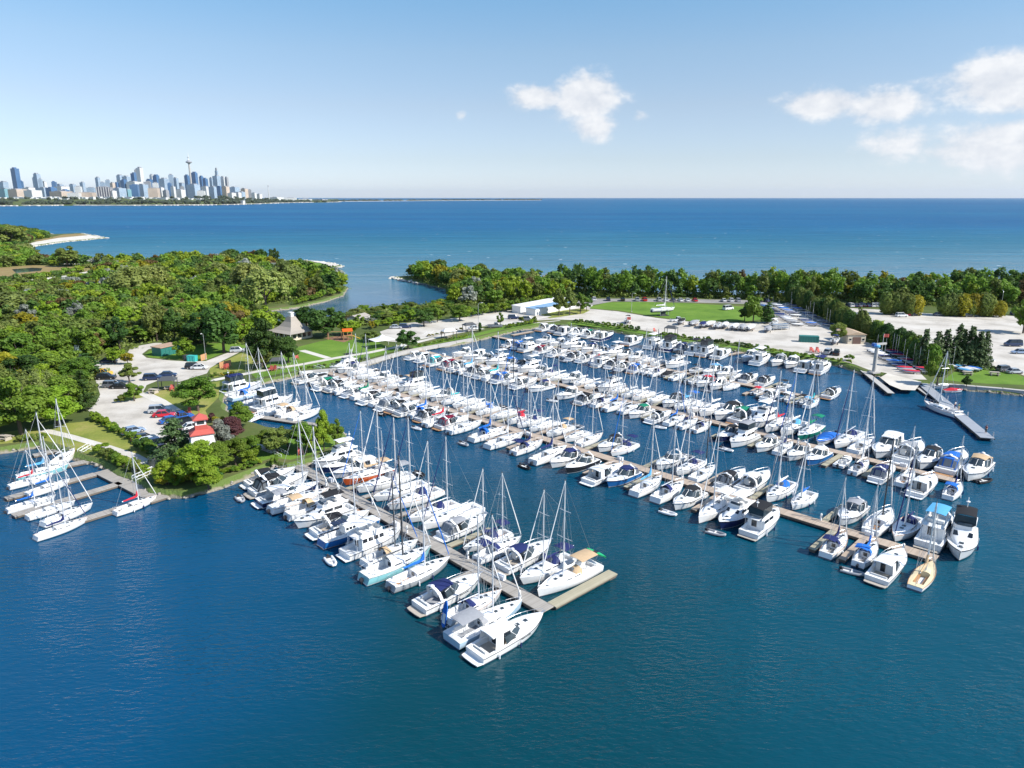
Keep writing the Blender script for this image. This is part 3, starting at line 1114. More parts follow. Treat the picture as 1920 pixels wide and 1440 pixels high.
mb = MB()
for i in range(len(front) - 1):
    seg = (front[i + 1] - front[i]).length
    for j in range(int(seg / 9)):
        t = rf.random()
        p = front[i].lerp(front[i + 1], t)
        d = p.normalized()
        dd = rf.choice([rf.uniform(40, 140), rf.uniform(60, 500), rf.uniform(300, 1100)])
        hh = max(.1, min(1.0, (len(front) - 1 - i - t) / 4))
        if rf.random() > .35 + .65 * hh:
            continue
        z = 4 + dd / 1100 * 34 * hh
        blobs(mb, (p.x + d.x * dd, p.y + d.y * dd, z), rf.uniform(14, 34), rf.uniform(14, 27) * (.45 + .55 * hh), 4)
for i in range(len(fr2) - 1):
    seg = (fr2[i + 1] - fr2[i]).length
    for j in range(int(seg / 30)):
        p = fr2[i].lerp(fr2[i + 1], rf.random())
        d = p.normalized()
        blobs(mb, (p.x + d.x * 120, p.y + d.y * 120, 2), rf.uniform(25, 60), rf.uniform(12, 22), 4)
tag(mb.obj('far_wood', 'leaf_far'), 'grey green wooded strip along the far shore below the skyline', 'trees', kind='stuff')


def facade(name, c_wall, c_win, fh=4.0, fw=5.0, gl=0.2, metal=0.0):
    """tower facade seen from eight kilometres: floors and bays too fine to tell apart"""
    m, nt, b = _nodes(name)
    N, L = nt.nodes.new, nt.links.new
    tc = N('ShaderNodeTexCoord')
    sp = N('ShaderNodeSeparateXYZ')
    L(tc.outputs['Object'], sp.inputs[0])
    ad = N('ShaderNodeMath')
    ad.operation = 'ADD'
    L(sp.outputs[0], ad.inputs[0])
    L(sp.outputs[1], ad.inputs[1])

    def sq(v, period, duty):
        a = N('ShaderNodeMath')
        a.operation = 'DIVIDE'
        a.inputs[1].default_value = period
        L(v, a.inputs[0])
        f = N('ShaderNodeMath')
        f.operation = 'FRACT'
        L(a.outputs[0], f.inputs[0])
        g = N('ShaderNodeMath')
        g.operation = 'LESS_THAN'
        g.inputs[1].default_value = duty
        L(f.outputs[0], g.inputs[0])
        return g.outputs[0]
    mu = N('ShaderNodeMath')
    mu.operation = 'MULTIPLY'
    L(sq(sp.outputs[2], fh, .68), mu.inputs[0])
    L(sq(ad.outputs[0], fw, .75), mu.inputs[1])
    mx = N('ShaderNodeMix')
    mx.data_type = 'RGBA'
    mx.inputs[6].default_value = (*c_wall, 1)
    mx.inputs[7].default_value = (*c_win, 1)
    L(mu.outputs[0], mx.inputs['Factor'])
    n = N('ShaderNodeTexNoise')
    n.inputs['Scale'].default_value = 0.02
    L(tc.outputs['Object'], n.inputs['Vector'])
    mr = N('ShaderNodeMapRange')
    mr.inputs['To Min'].default_value = .75
    mr.inputs['To Max'].default_value = 1.25
    L(n.outputs['Fac'], mr.inputs['Value'])
    m2 = N('ShaderNodeMix')
    m2.data_type = 'RGBA'
    m2.blend_type = 'MULTIPLY'
    m2.inputs['Factor'].default_value = 1
    L(mx.outputs[2], m2.inputs[6])
    L(mr.outputs[0], m2.inputs[7])
    L(m2.outputs[2], b.inputs['Base Color'])
    b.inputs['Roughness'].default_value = gl
    b.inputs['Metallic'].default_value = metal


facade('fac_b', (0.10, 0.20, 0.34), (0.035, 0.10, 0.24), gl=.2)
facade('fac_l', (0.46, 0.52, 0.58), (0.12, 0.22, 0.34), gl=.25)
facade('fac_w', (0.70, 0.69, 0.67), (0.42, 0.44, 0.46), gl=.6)
facade('fac_t', (0.58, 0.47, 0.37), (0.36, 0.30, 0.26), gl=.8)
facade('fac_g', (0.36, 0.36, 0.38), (0.20, 0.21, 0.23), gl=.6)
facade('fac_q', (0.25, 0.42, 0.45), (0.08, 0.22, 0.28), gl=.3)
facade('fac_s', (0.72, 0.70, 0.67), (0.10, 0.10, 0.13), fh=400, fw=24, gl=.6)
COLN = {'b': 'dark blue glass', 'l': 'pale blue glass', 'w': 'white', 't': 'tan brick', 'g': 'grey concrete', 'q': 'teal glass', 's': 'striped white'}
SKY = [  # x0 x1 ytop facade distance(km) [crown]
    (0, 12, 341, 'l', 8.6), (0, 19, 354, 'q', 7.2), (21, 33, 316, 'b', 8.2), (34, 42, 340, 'b', 8.6), (21, 45, 355, 't', 6.9), (45, 62, 352, 'w', 7.6), (62, 70, 333, 'l', 8.8), (64, 73, 326, 'l', 8.3),
    (72, 78, 336, 'l', 8.0), (50, 72, 357, 'w', 6.8), (80, 86, 341, 'w', 8.4), (88, 103, 352, 'b', 7.1), (97, 105, 341, 'b', 8.3), (98, 130, 359, 't', 6.7), (107, 125, 350, 'w', 7.5), (116, 128, 356, 'b', 7.0),
    (131, 141, 346, 'l', 8.1), (141, 152, 350, 'w', 7.7), (150, 158, 342, 'l', 8.5), (129, 150, 362, 'w', 6.6), (152, 176, 361, 't', 6.7), (179, 186, 333, 'l', 8.6), (182, 208, 351, 's', 6.6), (188, 196, 342, 'l', 8.2),
    (198, 205, 338, 'l', 8.4), (207, 214, 343, 't', 7.4), (215, 222, 343, 'b', 8.0), (220, 229, 329, 'l', 8.8), (227, 236, 338, 'b', 8.0), (231, 243, 331, 'l', 8.6), (214, 232, 353, 'l', 6.9), (232, 244, 355, 'q', 7.0),
    (246, 255, 325, 'b', 8.9), (252, 255, 319, 'g', 9.1), (256, 266, 315, 'w', 8.6), (240, 262, 341, 'w', 8.0), (244, 259, 347, 'b', 7.2), (259, 275, 346, 'l', 7.4), (270, 282, 341, 'g', 8.2), (275, 285, 337, 'b', 8.5),
    (281, 287, 328, 'w', 8.8), (287, 297, 329, 'b', 8.4), (286, 296, 343, 'w', 7.7), (300, 314, 335, 'l', 8.1), (316, 324, 328, 'l', 8.6), (326, 333, 334, 'l', 8.2), (314, 321, 344, 'b', 7.3), (279, 297, 353, 't', 6.8),
    (298, 306, 352, 'w', 6.9), (306, 315, 357, 'g', 6.7), (320, 328, 350, 'w', 7.2), (332, 345, 356, 'w', 6.9), (346, 354, 329, 'b', 8.0), (352, 372, 346, 'l', 7.3), (359, 369, 324, 'b', 7.9), (374, 380, 331, 'b', 8.3),
    (381, 388, 335, 'b', 8.2), (379, 391, 350, 'w', 7.1), (392, 405, 350, 'l', 7.0), (393, 399, 334, 'l', 8.5), (402, 408, 315, 'l', 8.7, 1), (400, 411, 330, 'l', 8.1), (414, 422, 332, 'w', 8.3), (422, 427, 333, 'g', 8.2),
    (407, 416, 350, 'b', 6.9), (417, 428, 350, 't', 6.8), (433, 446, 351, 'l', 7.6), (440, 451, 361, 'w', 6.9), (453, 463, 354, 't', 7.2), (464, 471, 356, 'g', 7.4), (472, 480, 362, 'w', 7.0), (428, 440, 362, 'w', 6.8),
    (482, 490, 364, 'w', 7.3), (508, 528, 370, 'w', 7.6), (532, 556, 371, 'w', 8.2), (560, 585, 373, 'w', 8.6), (590, 612, 374, 'g', 9.0), (370, 384, 358, 'w', 6.8), (334, 346, 344, 'l', 8.6), (164, 178, 352, 'l', 8.0),
    (76, 90, 352, 'l', 7.9), (104, 118, 346, 'l', 8.7), (446, 458, 360, 'l', 7.0), (205, 216, 358, 'w', 6.6), (338, 345, 350, 'g', 7.7)]
seen = {}
for b in SKY:
    x0, x1, yt, k, D = b[:5]
    Y = D * 1000
    pt = ray_at((x0 + x1) / 2, yt, Y)
    w = (x1 - x0) / FPX * Y
    zt = pt.z
    zb = 2.0
    root = empty('skyscraper' if zt > 130 else 'office_block', (pt.x, Y, zb))
    H_ = zt - zb
    dp = w * rf.uniform(.6, 1.0)
    rz = R(rf.choice([-17, -17, -17, 12]))
    cw_ = abs(math.cos(rz)) + .55 * abs(math.sin(rz))
    w2 = w / cw_ * .97
    m = MB()
    if len(b) > 5:
        m.box((0, 0, H_ * .35), (w2, dp, H_ * .7), rz)
        m.box((0, 0, H_ * .81), (w2 * .8, dp * .8, H_ * .22), rz)
        m.obj('wall', 'fac_' + k, root)
        c = MB()
        c.box((0, 0, H_ * .96), (w2 * .5, dp * .5, H_ * .08), rz)
        c.tube([(0, 0, H_), (0, 0, H_ * 1.04)], 2, 6)
        c.obj('crown', 'fac_g', root)
    else:
        m.box((0, 0, H_ / 2), (w2, dp, H_), rz)
        m.obj('wall', 'fac_' + k, root)
        r_ = MB()
        r_.box((rf.uniform(-.1, .1) * w2, 0, H_ + H_ * .012 + 2), (w2 * rf.uniform(.4, .7), dp * .6, H_ * .025 + 4), rz)
        r_.obj('rooftop_plant', 'fac_g' if k != 'b' else 'fac_b', root)
    lab = ('%s %s' % (COLN[k], 'tower' if zt > 130 else 'block'))
    near = 'left of the slender spire' if (x0 + x1) / 2 < 340 else ('around the slender spire' if x1 < 440 else 'at the right end of the skyline')
    key = (lab, near)
    seen.setdefault(key, []).append(((x0 + x1) / 2, root))
for (lab, near), lst in seen.items():
    lst.sort(key=lambda t: t[0])
    for i, (x, root) in enumerate(lst):
        l = '%s in the skyline %s' % (lab, near)
        if near.startswith('at the'):
            l = '%s %s' % (lab, near)
        if len(lst) > 1:
            l += ', %s from left' % ORD[i]
        tag(root, l, 'building', 'far skyline buildings')

# slender communications tower
Y = 8300.0
pb = ray_at(361.5, 372, Y)
top = ray_at(359.5, 287, Y).z
pod = ray_at(359.5, 305, Y).z
t = empty('communications_tower', (pb.x, Y, 2))
m = MB()
m.loft([[(r * math.cos(a), r * math.sin(a), z) for a in [k * math.pi / 3 for k in range(6)]] for r, z in ((30, 0), (18, pod * .35), (12, pod * .75), (10, pod))], closed=True, cap0=True, cap1=True)
m.obj('shaft', 'concrete', t)
m = MB()
m.lathe([(10, pod - 12), (24, pod - 6), (33, pod), (33, pod + 8), (22, pod + 14), (12, pod + 24)])
m.obj('observation_pod', 'fac_g', t)
m = MB()
m.tube([(0, 0, pod + 24), (0, 0, pod + 60)], 6, 6)
m.tube([(0, 0, pod + 60), (0, 0, top)], 3.2, 6, r1=2.0)
m.obj('antenna', 'post_white', t)
m = MB()
m.lathe([(8, pod + 50), (11, pod + 53), (11, pod + 57), (8, pod + 60)])
m.obj('upper_pod', 'fac_w', t)
tag(t, 'slender concrete communications tower with round pod above the city skyline', 'tower')
# domed stadium
Y = 7400.0
c = ray_at(404.5, 372, Y)
w = 41 / FPX * Y / 2
zt = ray_at(404, 366, Y).z
t = empty('domed_stadium', (c.x, Y, 2))
m = MB()
m.lathe([(w, 0), (w, zt * .45), (w * .97, zt * .5)], n=24)
m.obj('wall', 'fac_g', t)
m = MB()
m.lathe([(w * 1.01, zt * .5), (w * .95, zt * .75), (w * .7, zt * .95), (w * .3, zt * 1.02), (2, zt * 1.03)], n=24)
m.obj('roof', 'roof_white', t)
tag(t, 'low white domed stadium at the foot of the skyline', 'stadium')
c = ray_at(504.5, 372, 7000)
t = empty('chimney', (c.x, 7000, 2))
MB().tube([(0, 0, 0), (0, 0, ray_at(504, 349, 7000).z)], 5, 8, r1=3).obj('stack', 'fac_w', t)
MB().tube([(0, 0, ray_at(504, 351, 7000).z), (0, 0, ray_at(504, 348, 7000).z)], 4, 8).obj('rim', 'fac_g', t)
tag(t, 'lone thin chimney right of the city skyline', 'chimney')
# low terraces of small houses between the towers and the wood
m = MB()
for i in range(520):
    x = rf.uniform(-60, 455)
    D = rf.uniform(4900, 6200)
    p = ray_at(x, 376, D)
    zz = 30 * max(.15, min(1, (520 - x) / 250))
    h = rf.uniform(8, 26)
    m.box((p.x, D, zz + h / 2 - 3), (rf.uniform(14, 50), 20, h), R(-17))
tag(m.obj('low_houses', 'fac_w'), 'mass of small pale buildings between far wood and city towers', 'houses', kind='stuff')
# ================================================================ boat prototypes (x to the bow, z = 0 at the waterline)
def arch_sheet(m, x0, x1, w0, w1, z0, z1, rise, th=.05, n=7, nx=3):
    """a cambered canvas or moulded top with thickness"""
    secs = []
    for i in range(nx):
        t = i / (nx - 1)
        w = w0 + (w1 - w0) * t
        z = z0 + (z1 - z0) * t
        bow = .06 * math.sin(math.pi * t)
        up = [(x0 + (x1 - x0) * t, w * (-1 + 2 * k / (n - 1)), z + bow + rise * (1 - (-1 + 2 * k / (n - 1)) ** 2)) for k in range(n)]
        dn = [(p[0], p[1] * .985, p[2] - th) for p in up[::-1]]
        secs.append(up + dn)
    m.loft(secs, closed=True, cap0=True, cap1=True)
    return m


class Hull:
    def __init__(s, L, B, fs, fb, kind, keel=-.45):
        s.L, s.B, s.fs, s.fb, s.kind, s.keel = L, B, fs, fb, kind, keel

    def b(s, t):
        if s.kind == 'sail':
            if t < .42:
                return s.B / 2 * (.70 + .30 * math.sin(math.pi / 2 * t / .42))
            return s.B / 2 * max(.012, 1 - ((t - .42) / .58) ** 2.1)
        if s.kind == 'wide':
            if t < .3:
                return s.B / 2 * (.90 + .10 * t / .3)
            return s.B / 2 * max(.012, 1 - ((t - .3) / .7) ** 2.2)
        if t < .5:
            return s.B / 2 * (.93 + .07 * math.sin(math.pi / 2 * t / .5))
        return s.B / 2 * max(.02, 1 - ((t - .5) / .5) ** 2.5)

    def sh(s, t):
        if s.kind in ('sail', 'wide'):
            return s.fs + (s.fb - s.fs) * t ** 1.7 - .06 * math.sin(math.pi * t)
        return s.fs + (s.fb - s.fs) * t ** 1.5

    def X(s, t):
        return -s.L / 2 + s.L * t

    def T(s, x):
        return (x + s.L / 2) / s.L

    def shell(s):
        m = MB()
        N = 15
        secs = []
        for i in range(N):
            t = (i / (N - 1)) ** .9
            b, sh = s.b(t), s.sh(t)
            fl = t ** 2.5
            if s.kind in ('sail', 'wide'):
                prof = [(1, sh), (.985 - .10 * fl, sh * .6), (.93 - .25 * fl, sh * .18), (.80 - .3 * fl, -.05), (.35, s.keel * .8), (0, s.keel)]
            else:
                prof = [(1, sh), (.965 - .16 * fl, sh * .62), (.92 - .34 * fl, sh * .22), (.88 - .45 * fl, -.02), (.4, s.keel * .7), (0, s.keel)]
            rake = (.075 if s.kind != 'wide' else .03) * s.L * t ** 5
            P = [(s.X(t) - rake * (1 - max(0, z) / sh) - (rake * 1.5 if z < -.2 else 0), y * b, z) for y, z in prof]
            if i == 0:
                sl = .04 * s.L if s.kind == 'sail' else 0
                P = [(p[0] + sl * (1 - max(0, p[2]) / sh) * -1 + sl * .5, p[1], p[2]) for p in P]
            secs.append(P + [(p[0], -p[1], p[2]) for p in P[-2::-1]])
        m.loft(secs, cap0=True)
        return m

    def deck(s, cx0, cx1, cw, depth, camber=.05, ins=0.0):
        """deck with a cockpit well sunk into it"""
        m = MB()
        st = [0.0, .06, .12, .2, .3, .4, .5, .6, .7, .78, .86, .93, .975, 1.0]
        c0, c1 = s.T(cx0), s.T(cx1)
        st = sorted(set([t for t in st if abs(t - c0) > .012 and abs(t - c1) > .012] + [c0, c0 + 1e-4, c1 - 1e-4, c1]))
        secs = []
        for t in st:
            b, z = s.b(t) - ins, s.sh(t)
            w = min(cw, b * .8)
            inn = c0 + 5e-5 < t < c1 - 5e-5
            zc = z + camber
            f = (min(s.sh(c0), s.sh(c1)) - depth) if inn else zc
            x = s.X(t)
            if t == 0 and s.kind == 'sail':
                x += .02 * s.L
            secs.append([(x, -b, z), (x, -w, zc), (x, -w * .98, f), (x, w * .98, f), (x, w, zc), (x, b, z)])
        m.loft(secs)
        return m

    def edge(s, t0, t1, n, dz=0.0, ins=0.0, side=1):
        return [(s.X(t0 + (t1 - t0) * i / n), side * (s.b(t0 + (t1 - t0) * i / n) - ins), s.sh(t0 + (t1 - t0) * i / n) + dz) for i in range(n + 1)]


def cabin_loft(m, H, secs):
    """trunk cabin / deckhouse: (x, half width base, half width top, z base, z top)"""
    out = []
    for x, wb, wt, zb, zt in secs:
        h = zt - zb
        out.append([(x, -wb, zb), (x, -wt, zb + h * .82), (x, -wt * .86, zt - .01), (x, -wt * .4, zt + .05 * min(1, h * 2)), (x, wt * .4, zt + .05 * min(1, h * 2)), (x, wt * .86, zt - .01), (x, wt, zb + h * .82), (x, wb, zb)])
    m.loft(out, cap0=True, cap1=True)
    return m


def side_pane(m, x0, x1, y0, y1, z0, z1, side, rake=0.0, th=.015):
    """thin pane lying on a cabin side from (x0, y0) to (x1, y1)"""
    P = [(x0, y0 * side, z0), (x1, y1 * side, z0), (x1 - rake, (y1 - .03) * side, z1), (x0 + rake * .4, (y0 - .03) * side, z1)]
    Q = [(p[0], p[1] + th * side, p[2]) for p in P]
    f = [(4, 5, 6, 7), (0, 1, 5, 4), (1, 2, 6, 5), (2, 3, 7, 6), (3, 0, 4, 7)]
    m.add(P + Q, f if side < 0 else [g[::-1] for g in f])
    return m


def rails(H, t0, t1, n, h=.55, r=.02, bowclosed=True):
    m = MB()
    L_ = H.edge(t0, t1, n, h, .06, 1)
    R_ = H.edge(t0, t1, n, h, .06, -1)
    m.tube(L_ + R_[::-1] if bowclosed else L_, r, 4)
    if not bowclosed:
        m.tube(R_, r, 4)
    for side in (1, -1):
        a, b = H.edge(t0, t1, n, 0, .06, side), H.edge(t0, t1, n, h, .06, side)
        for i in range(0, n + 1):
            m.tube([a[i], b[i]], r * .9, 4, cap=False)
    return m


def fenders(P, H, ts, z=.35):
    for t in ts:
        for s in (1, -1):
            m = MB()
            x, y = H.X(t), s * (H.b(t) + .12)
            m.tube([(x, y, z - .25), (x, y, z - .18), (x, y, z + .25), (x, y, z + .32)], .11, 6)
            m.tube([(x, y, z + .3), (x, s * H.b(t), H.sh(t))], .02, 4)
            P.add('fender', m, 'post_white' if t < .5 else 'canvas_n', key='fender')


def outboard(P, x, z, key='outboard', s=1.0):
    m = MB()
    m.loft([[(x - .1 * s, -.2 * s, z), (x - .55 * s, -.2 * s, z), (x - .55 * s, .2 * s, z), (x - .1 * s, .2 * s, z)], [(x - .08 * s, -.22 * s, z + .3 * s), (x - .66 * s, -.2 * s, z + .3 * s), (x - .66 * s, .2 * s, z + .3 * s), (x - .08 * s, .22 * s, z + .3 * s)],
            [(x - .15 * s, -.16 * s, z + .55 * s), (x - .55 * s, -.14 * s, z + .5 * s), (x - .55 * s, .14 * s, z + .5 * s), (x - .15 * s, .16 * s, z + .55 * s)]], closed=True, cap0=True, cap1=True)
    m.box((x - .3 * s, 0, z - .4 * s), (.25 * s, .14 * s, .9 * s))
    return P.add('outboard_motor', m, 'outboard', key=key, smooth=True)


def make_sail(L, B, kind='sail', fs=.95, fb=1.25, cabin=.42, mast_k=1.27, mizzen=False, wide_bim=False, daysail=False, pilot=False):
    P = Proto()
    H = Hull(L, B, fs, fb, kind)
    P.add('hull', H.shell(), 'hull_w', key='hull', smooth=True)
    cx0, cx1, cw = -.43 * L, -.13 * L, .27 * B
    if daysail:
        cx0, cx1 = -.36 * L, 0.02 * L
    P.add('deck', H.deck(cx0, cx1, cw, .5), 'nonskid', key='deck')
    zs = min(H.sh(H.T(cx0)), H.sh(H.T(cx1))) - .5
    P.add('cockpit_sole', MB().box(((cx0 + cx1) / 2, 0, zs + .03), ((cx1 - cx0) * .94, cw * .9, .04)), 'teak_grey', key='sole')
    for s in (1, -1):
        m = MB().tube(H.edge(0.01, .985, 12, .03, .02, s), .035, 5)
        P.add('toe_rail', m, 'teak', key='rail')
    zd = H.sh(.5) + .05
    mx = .07 * L
    if not daysail:
        xs = [cx1 + .02, .02 * L, .14 * L, .22 * L, .30 * L]
        hh = [cabin, cabin, cabin * .9, cabin * .72, .05]
        secs = []
        for x, h in zip(xs, hh):
            t = H.T(x)
            w = min(H.b(t) - .38, .34 * B)
            secs.append((x, max(.2, w), max(.15, w - .08), H.sh(t) - .02, H.sh(t) + .05 + h))
        P.add('cabin', cabin_loft(MB(), H, secs), 'gelcoat', key='cabin', smooth=True)
        for s in (1, -1):
            for a, b in ((0, .45), (.55, .95)):
                xa, xb = xs[0] + (xs[2] - xs[0]) * a + .1, xs[0] + (xs[2] - xs[0]) * b
                ya = secs[0][1] - .03 if a < .3 else secs[1][1] - .035
                yb = secs[1][1] - .03 if a < .3 else secs[2][1] - .035
                z0 = zd + cabin * .28
                P.add('window', side_pane(MB(), xa, xb, ya, yb, z0, z0 + cabin * .36, s, .1), 'glass')
        for x, w in ((.11 * L, .5), (.20 * L, .5), (.345 * L, .42)):
            t = H.T(x)
            zz = H.sh(t) + .05
            for i in range(len(xs) - 1):
                if xs[i] <= x <= xs[i + 1]:
                    f = (x - xs[i]) / (xs[i + 1] - xs[i])
                    zz = secs[i][4] + (secs[i + 1][4] - secs[i][4]) * f + .05
            P.add('hatch', MB().box((x, 0, zz + .02), (w, w, .06)), 'tint')
        # coamings, wheel, companionway
        for s in (1, -1):
            P.add('coaming', MB().box(((cx0 + cx1) / 2 + .1, s * (cw + .1), H.sh(.2) + .16), ((cx1 - cx0) * .8, .16, .26)), 'gelcoat', smooth=False)
        m = MB()
        xw = cx0 + .32 * (cx1 - cx0)
        ring = [(xw, .42 * math.cos(a), H.sh(.12) + .35 + .42 * math.sin(a)) for a in [k * math.pi / 6 for k in range(13)]]
        m.tube(ring, .025, 4, cap=False)
        m.tube([(xw, 0, H.sh(.12) - .4), (xw, 0, H.sh(.12) + .35)], .06, 6)
        P.add('steering_wheel', m, 'steel')
        P.add('companionway', MB().box((cx1 + .01, 0, zd + .02), (.05, .6, cabin * 1.3)), 'glass')
    else:
        secs = [(.02 * L, .28 * B, .22 * B, zd - .05, zd + .22), (.16 * L, .2 * B, .14 * B, zd - .02, zd + .18), (.24 * L, .08 * B, .05 * B, zd, zd + .06)]
        P.add('cuddy', cabin_loft(MB(), H, secs), 'cream_deck', key='cabin', smooth=True)
        for s in (1, -1):
            P.add('bench', MB().box(((cx0 + cx1) / 2, s * cw * .72, H.sh(.3) - .22), ((cx1 - cx0) * .85, cw * .45, .08)), 'teak')
        P.add('tiller', MB().tube([(cx0 - .2, 0, zd), (cx0 + 1.1, .1, zd + .25)], .03, 5), 'teak')
    if pilot:
        x0, x1 = -.15 * L, .06 * L
        secs = [(x0, .30 * B, .27 * B, zd - .02, zd + 1.25), (x1 - .35, .30 * B, .27 * B, zd - .02, zd + 1.3), (x1 + .2, .28 * B, .26 * B, zd - .02, zd + .5)]
        P.add('pilothouse', cabin_loft(MB(), H, secs), 'gelcoat', smooth=True)
        for s in (1, -1):
            for i in range(3):
                xa = x0 + .15 + i * (x1 - x0 - .5) / 3
                P.add('window', side_pane(MB(), xa, xa + (x1 - x0 - .5) / 3 - .15, .285 * B, .285 * B, zd + .65, zd + 1.05, s), 'glass')
        P.add('windscreen', MB().add([(x1 + .06, -.24 * B, zd + .75), (x1 + .06, .24 * B, zd + .75), (x1 - .28, .23 * B, zd + 1.24), (x1 - .28, -.23 * B, zd + 1.24)], [(0, 1, 2, 3)]), 'glass')
        for i in range(4):
            P.add('solar_panel', MB().box((x0 - 1.5 + i * .62, 0, zd + 2.0), (.55, 1.5, .05)), 'solar', key='solar')
    # spars
    Hm = mast_k * L
    zt = zd + Hm
    zb = zd - .05
    for key, mt in (('mast', 'alu'),):
        m = MB().tube([(mx, 0, zb), (mx, 0, zb + Hm * .6), (mx, 0, zt)], .12, 7, r1=.085)
        mi = P.add('mast', m, mt, key=key, smooth=True)
        P.add('masthead', MB().box((mx, 0, zt + .12), (.35, .06, .12)).tube([(mx - .1, 0, zt), (mx - .1, 0, zt + .7)], .02, 4), 'alu_dark', sub=mi)
    for f, w in ((.42, .40), (.70, .30)) if L > 9 else ((.52, .36),):
        z = zd + Hm * f
        P.add('spreader', MB().tube([(mx - .12, w * B * .95, z - .02), (mx, 0, z), (mx - .12, -w * B * .95, z - .02)], .04, 5), 'alu', key='mast', sub=mi)
    bl = .37 * L
    zbm = zd + cabin + .85
    P.add('boom', MB().tube([(mx - .05, 0, zbm), (mx - bl, 0, zbm + .08)], .07, 6), 'alu', key='mast')
    secs = []
    for i in range(7):
        f = i / 6
        r = .20 * (1 - .55 * f) + .02
        x = mx - .08 - (bl - .3) * f
        z = zbm + .16 * (1 - .4 * f) + (.55 * max(0, 1 - f * 6)) + .03 * math.sin(i * 2.3)
        hgt = r * 1.25 + (.5 * max(0, 1 - f * 6))
        secs.append([(x, r * .75 * math.cos(a), z + hgt * math.sin(a)) for a in [k * math.pi / 4 for k in range(8)]])
    P.add('sail_cover', MB().loft(secs, closed=True, cap0=True, cap1=True), 'canvas_w', key='cover', smooth=True)
    bow = (H.X(1) - .12, 0, H.sh(1) + .1)
    secs = []
    top = (mx + .08, 0, zt - .25 if L > 9 else zd + Hm * .88)
    for i in range(6):
        f = i / 5
        r = .03 + .085 * (1 - f) ** .7 if i else .06
        secs.append((bow[0] + (top[0] - bow[0]) * f, 0, bow[2] + .3 + (top[2] - bow[2] - .3) * f, r))
    m = MB()
    for a, b in zip(secs, secs[1:]):
        m.tube([a[:3], b[:3]], a[3], 5, r1=b[3], cap=False)
    P.add('furled_jib', m, 'canvas_w', key='jib', smooth=True)
    m = MB()
    m.tube([(mx, 0, zt), (H.X(0) + .1, 0, H.sh(0))], .022, 3, cap=False)
    for s in (1, -1):
        for f, y in ((1.0, .95), (.7, .9), (.42, .88)):
            y0 = s * (H.b(H.T(mx - .2)) - .12)
            m.tube([(mx - .2, y0, zd), (mx - .12, s * .37 * B, zd + Hm * .42), (mx, 0, zd + Hm * f)] if f == 1.0 else [(mx + (.3 if f < .5 else -.5), y0, zd), (mx, 0, zd + Hm * f)], .02, 3, cap=False)
    m.tube([bow, top], .02, 3, cap=False)
    P.add('rigging', m, 'rigwire')
    if mizzen:
        xm = -.33 * L
        m2 = P.add('mizzen_mast', MB().tube([(xm, 0, zb - .2), (xm, 0, zd + Hm * .62)], .08, 6, r1=.055), 'alu', key='mast', smooth=True)
        P.add('mizzen_boom', MB().tube([(xm, 0, zbm), (xm - .2 * L, 0, zbm)], .05, 5), 'alu', sub=m2)
        P.add('mizzen_cover', MB().tube([(xm - .1, 0, zbm + .18), (xm - .19 * L, 0, zbm + .12)], .16, 6, r1=.08), 'canvas_n', key='cover')
        m = MB()
        for s in (1, -1):
            m.tube([(xm, 0, zd + Hm * .6), (xm - .3, s * H.b(.15) * .9, zd)], .014, 3, cap=False)
        m.tube([(xm, 0, zd + Hm * .62), (mx, 0, zt)], .012, 3, cap=False)
        P.add('mizzen_rigging', m, 'rigwire')
    # rails, canvas
    m = rails(H, .82, .985, 3, .6)
    P.add('pulpit', m, 'steel')
    if not daysail:
        m = MB()
        for s in (1, -1):
            a = H.edge(.06, .82, 6, .6, .06, s)
            m.tube(a, .012, 3, cap=False)
            for p, q in zip(H.edge(.06, .82, 6, 0, .06, s), a):
                m.tube([p, q], .015, 4, cap=False)
        P.add('lifelines', m, 'steel')
        m = MB()
        a, b = H.edge(.03, .1, 2, .6, .05, 1), H.edge(.03, .1, 2, .6, .05, -1)
        m.tube(a[::-1] + b, .022, 4)
        P.add('pushpit', m, 'steel')
        xd = cx1
        dz = zd + cabin
        secs = []
        for x, w, z in ((xd + .95, .30 * B, dz + .02), (xd + .45, .31 * B, dz + .58), (xd - .35, .32 * B, dz + .66)):
            secs.append([(x, w * math.cos(a), zd + .05 + (z - zd) * (abs(math.sin(a)) ** .55)) for a in [math.pi * k / 8 for k in range(9)]])
        di = P.add('dodger', MB().loft(secs), 'canvas_n', key='dodger', smooth=True)
        m = MB()
        for k in (3, 4):
            q = [Vector(secs[0][k]), Vector(secs[0][k + 1]), Vector(secs[1][k + 1]), Vector(secs[1][k])]
            c = sum(q, Vector()) / 4
            m.add([c + (v - c) * .78 + Vector((.05, 0, .05)) for v in q], [(0, 1, 2, 3)])
        P.add('dodger_window', m, 'clear_vinyl', sub=di)
        zb_ = zd + 1.95
        xa, xb = cx0 + .0, cx0 + (.62 if not wide_bim else .95) * (cx1 - cx0)
        bi = P.add('bimini', arch_sheet(MB(), xa, xb, .34 * B, .36 * B, zb_, zb_ + .05, .16), 'canvas_n', key='bimini', smooth=True)
        ft = lambda s_: ((xa + xb) / 2, s_ * .36 * B, zd)
        tp = lambda x_, s_: (x_, s_ * .345 * B, zb_ - .03)
        m = MB().tube([ft(-1), tp(xa + .1, -1), tp(xa + .1, 1), ft(1), tp(xb - .1, 1), tp(xb - .1, -1), ft(-1)], .018, 4)
        P.add('bimini_frame', m, 'steel', sub=bi)
        outboard(P, H.X(0) + .05, .35, 'outboard', .8)
        fenders(P, H, (.35, .58))
    return P


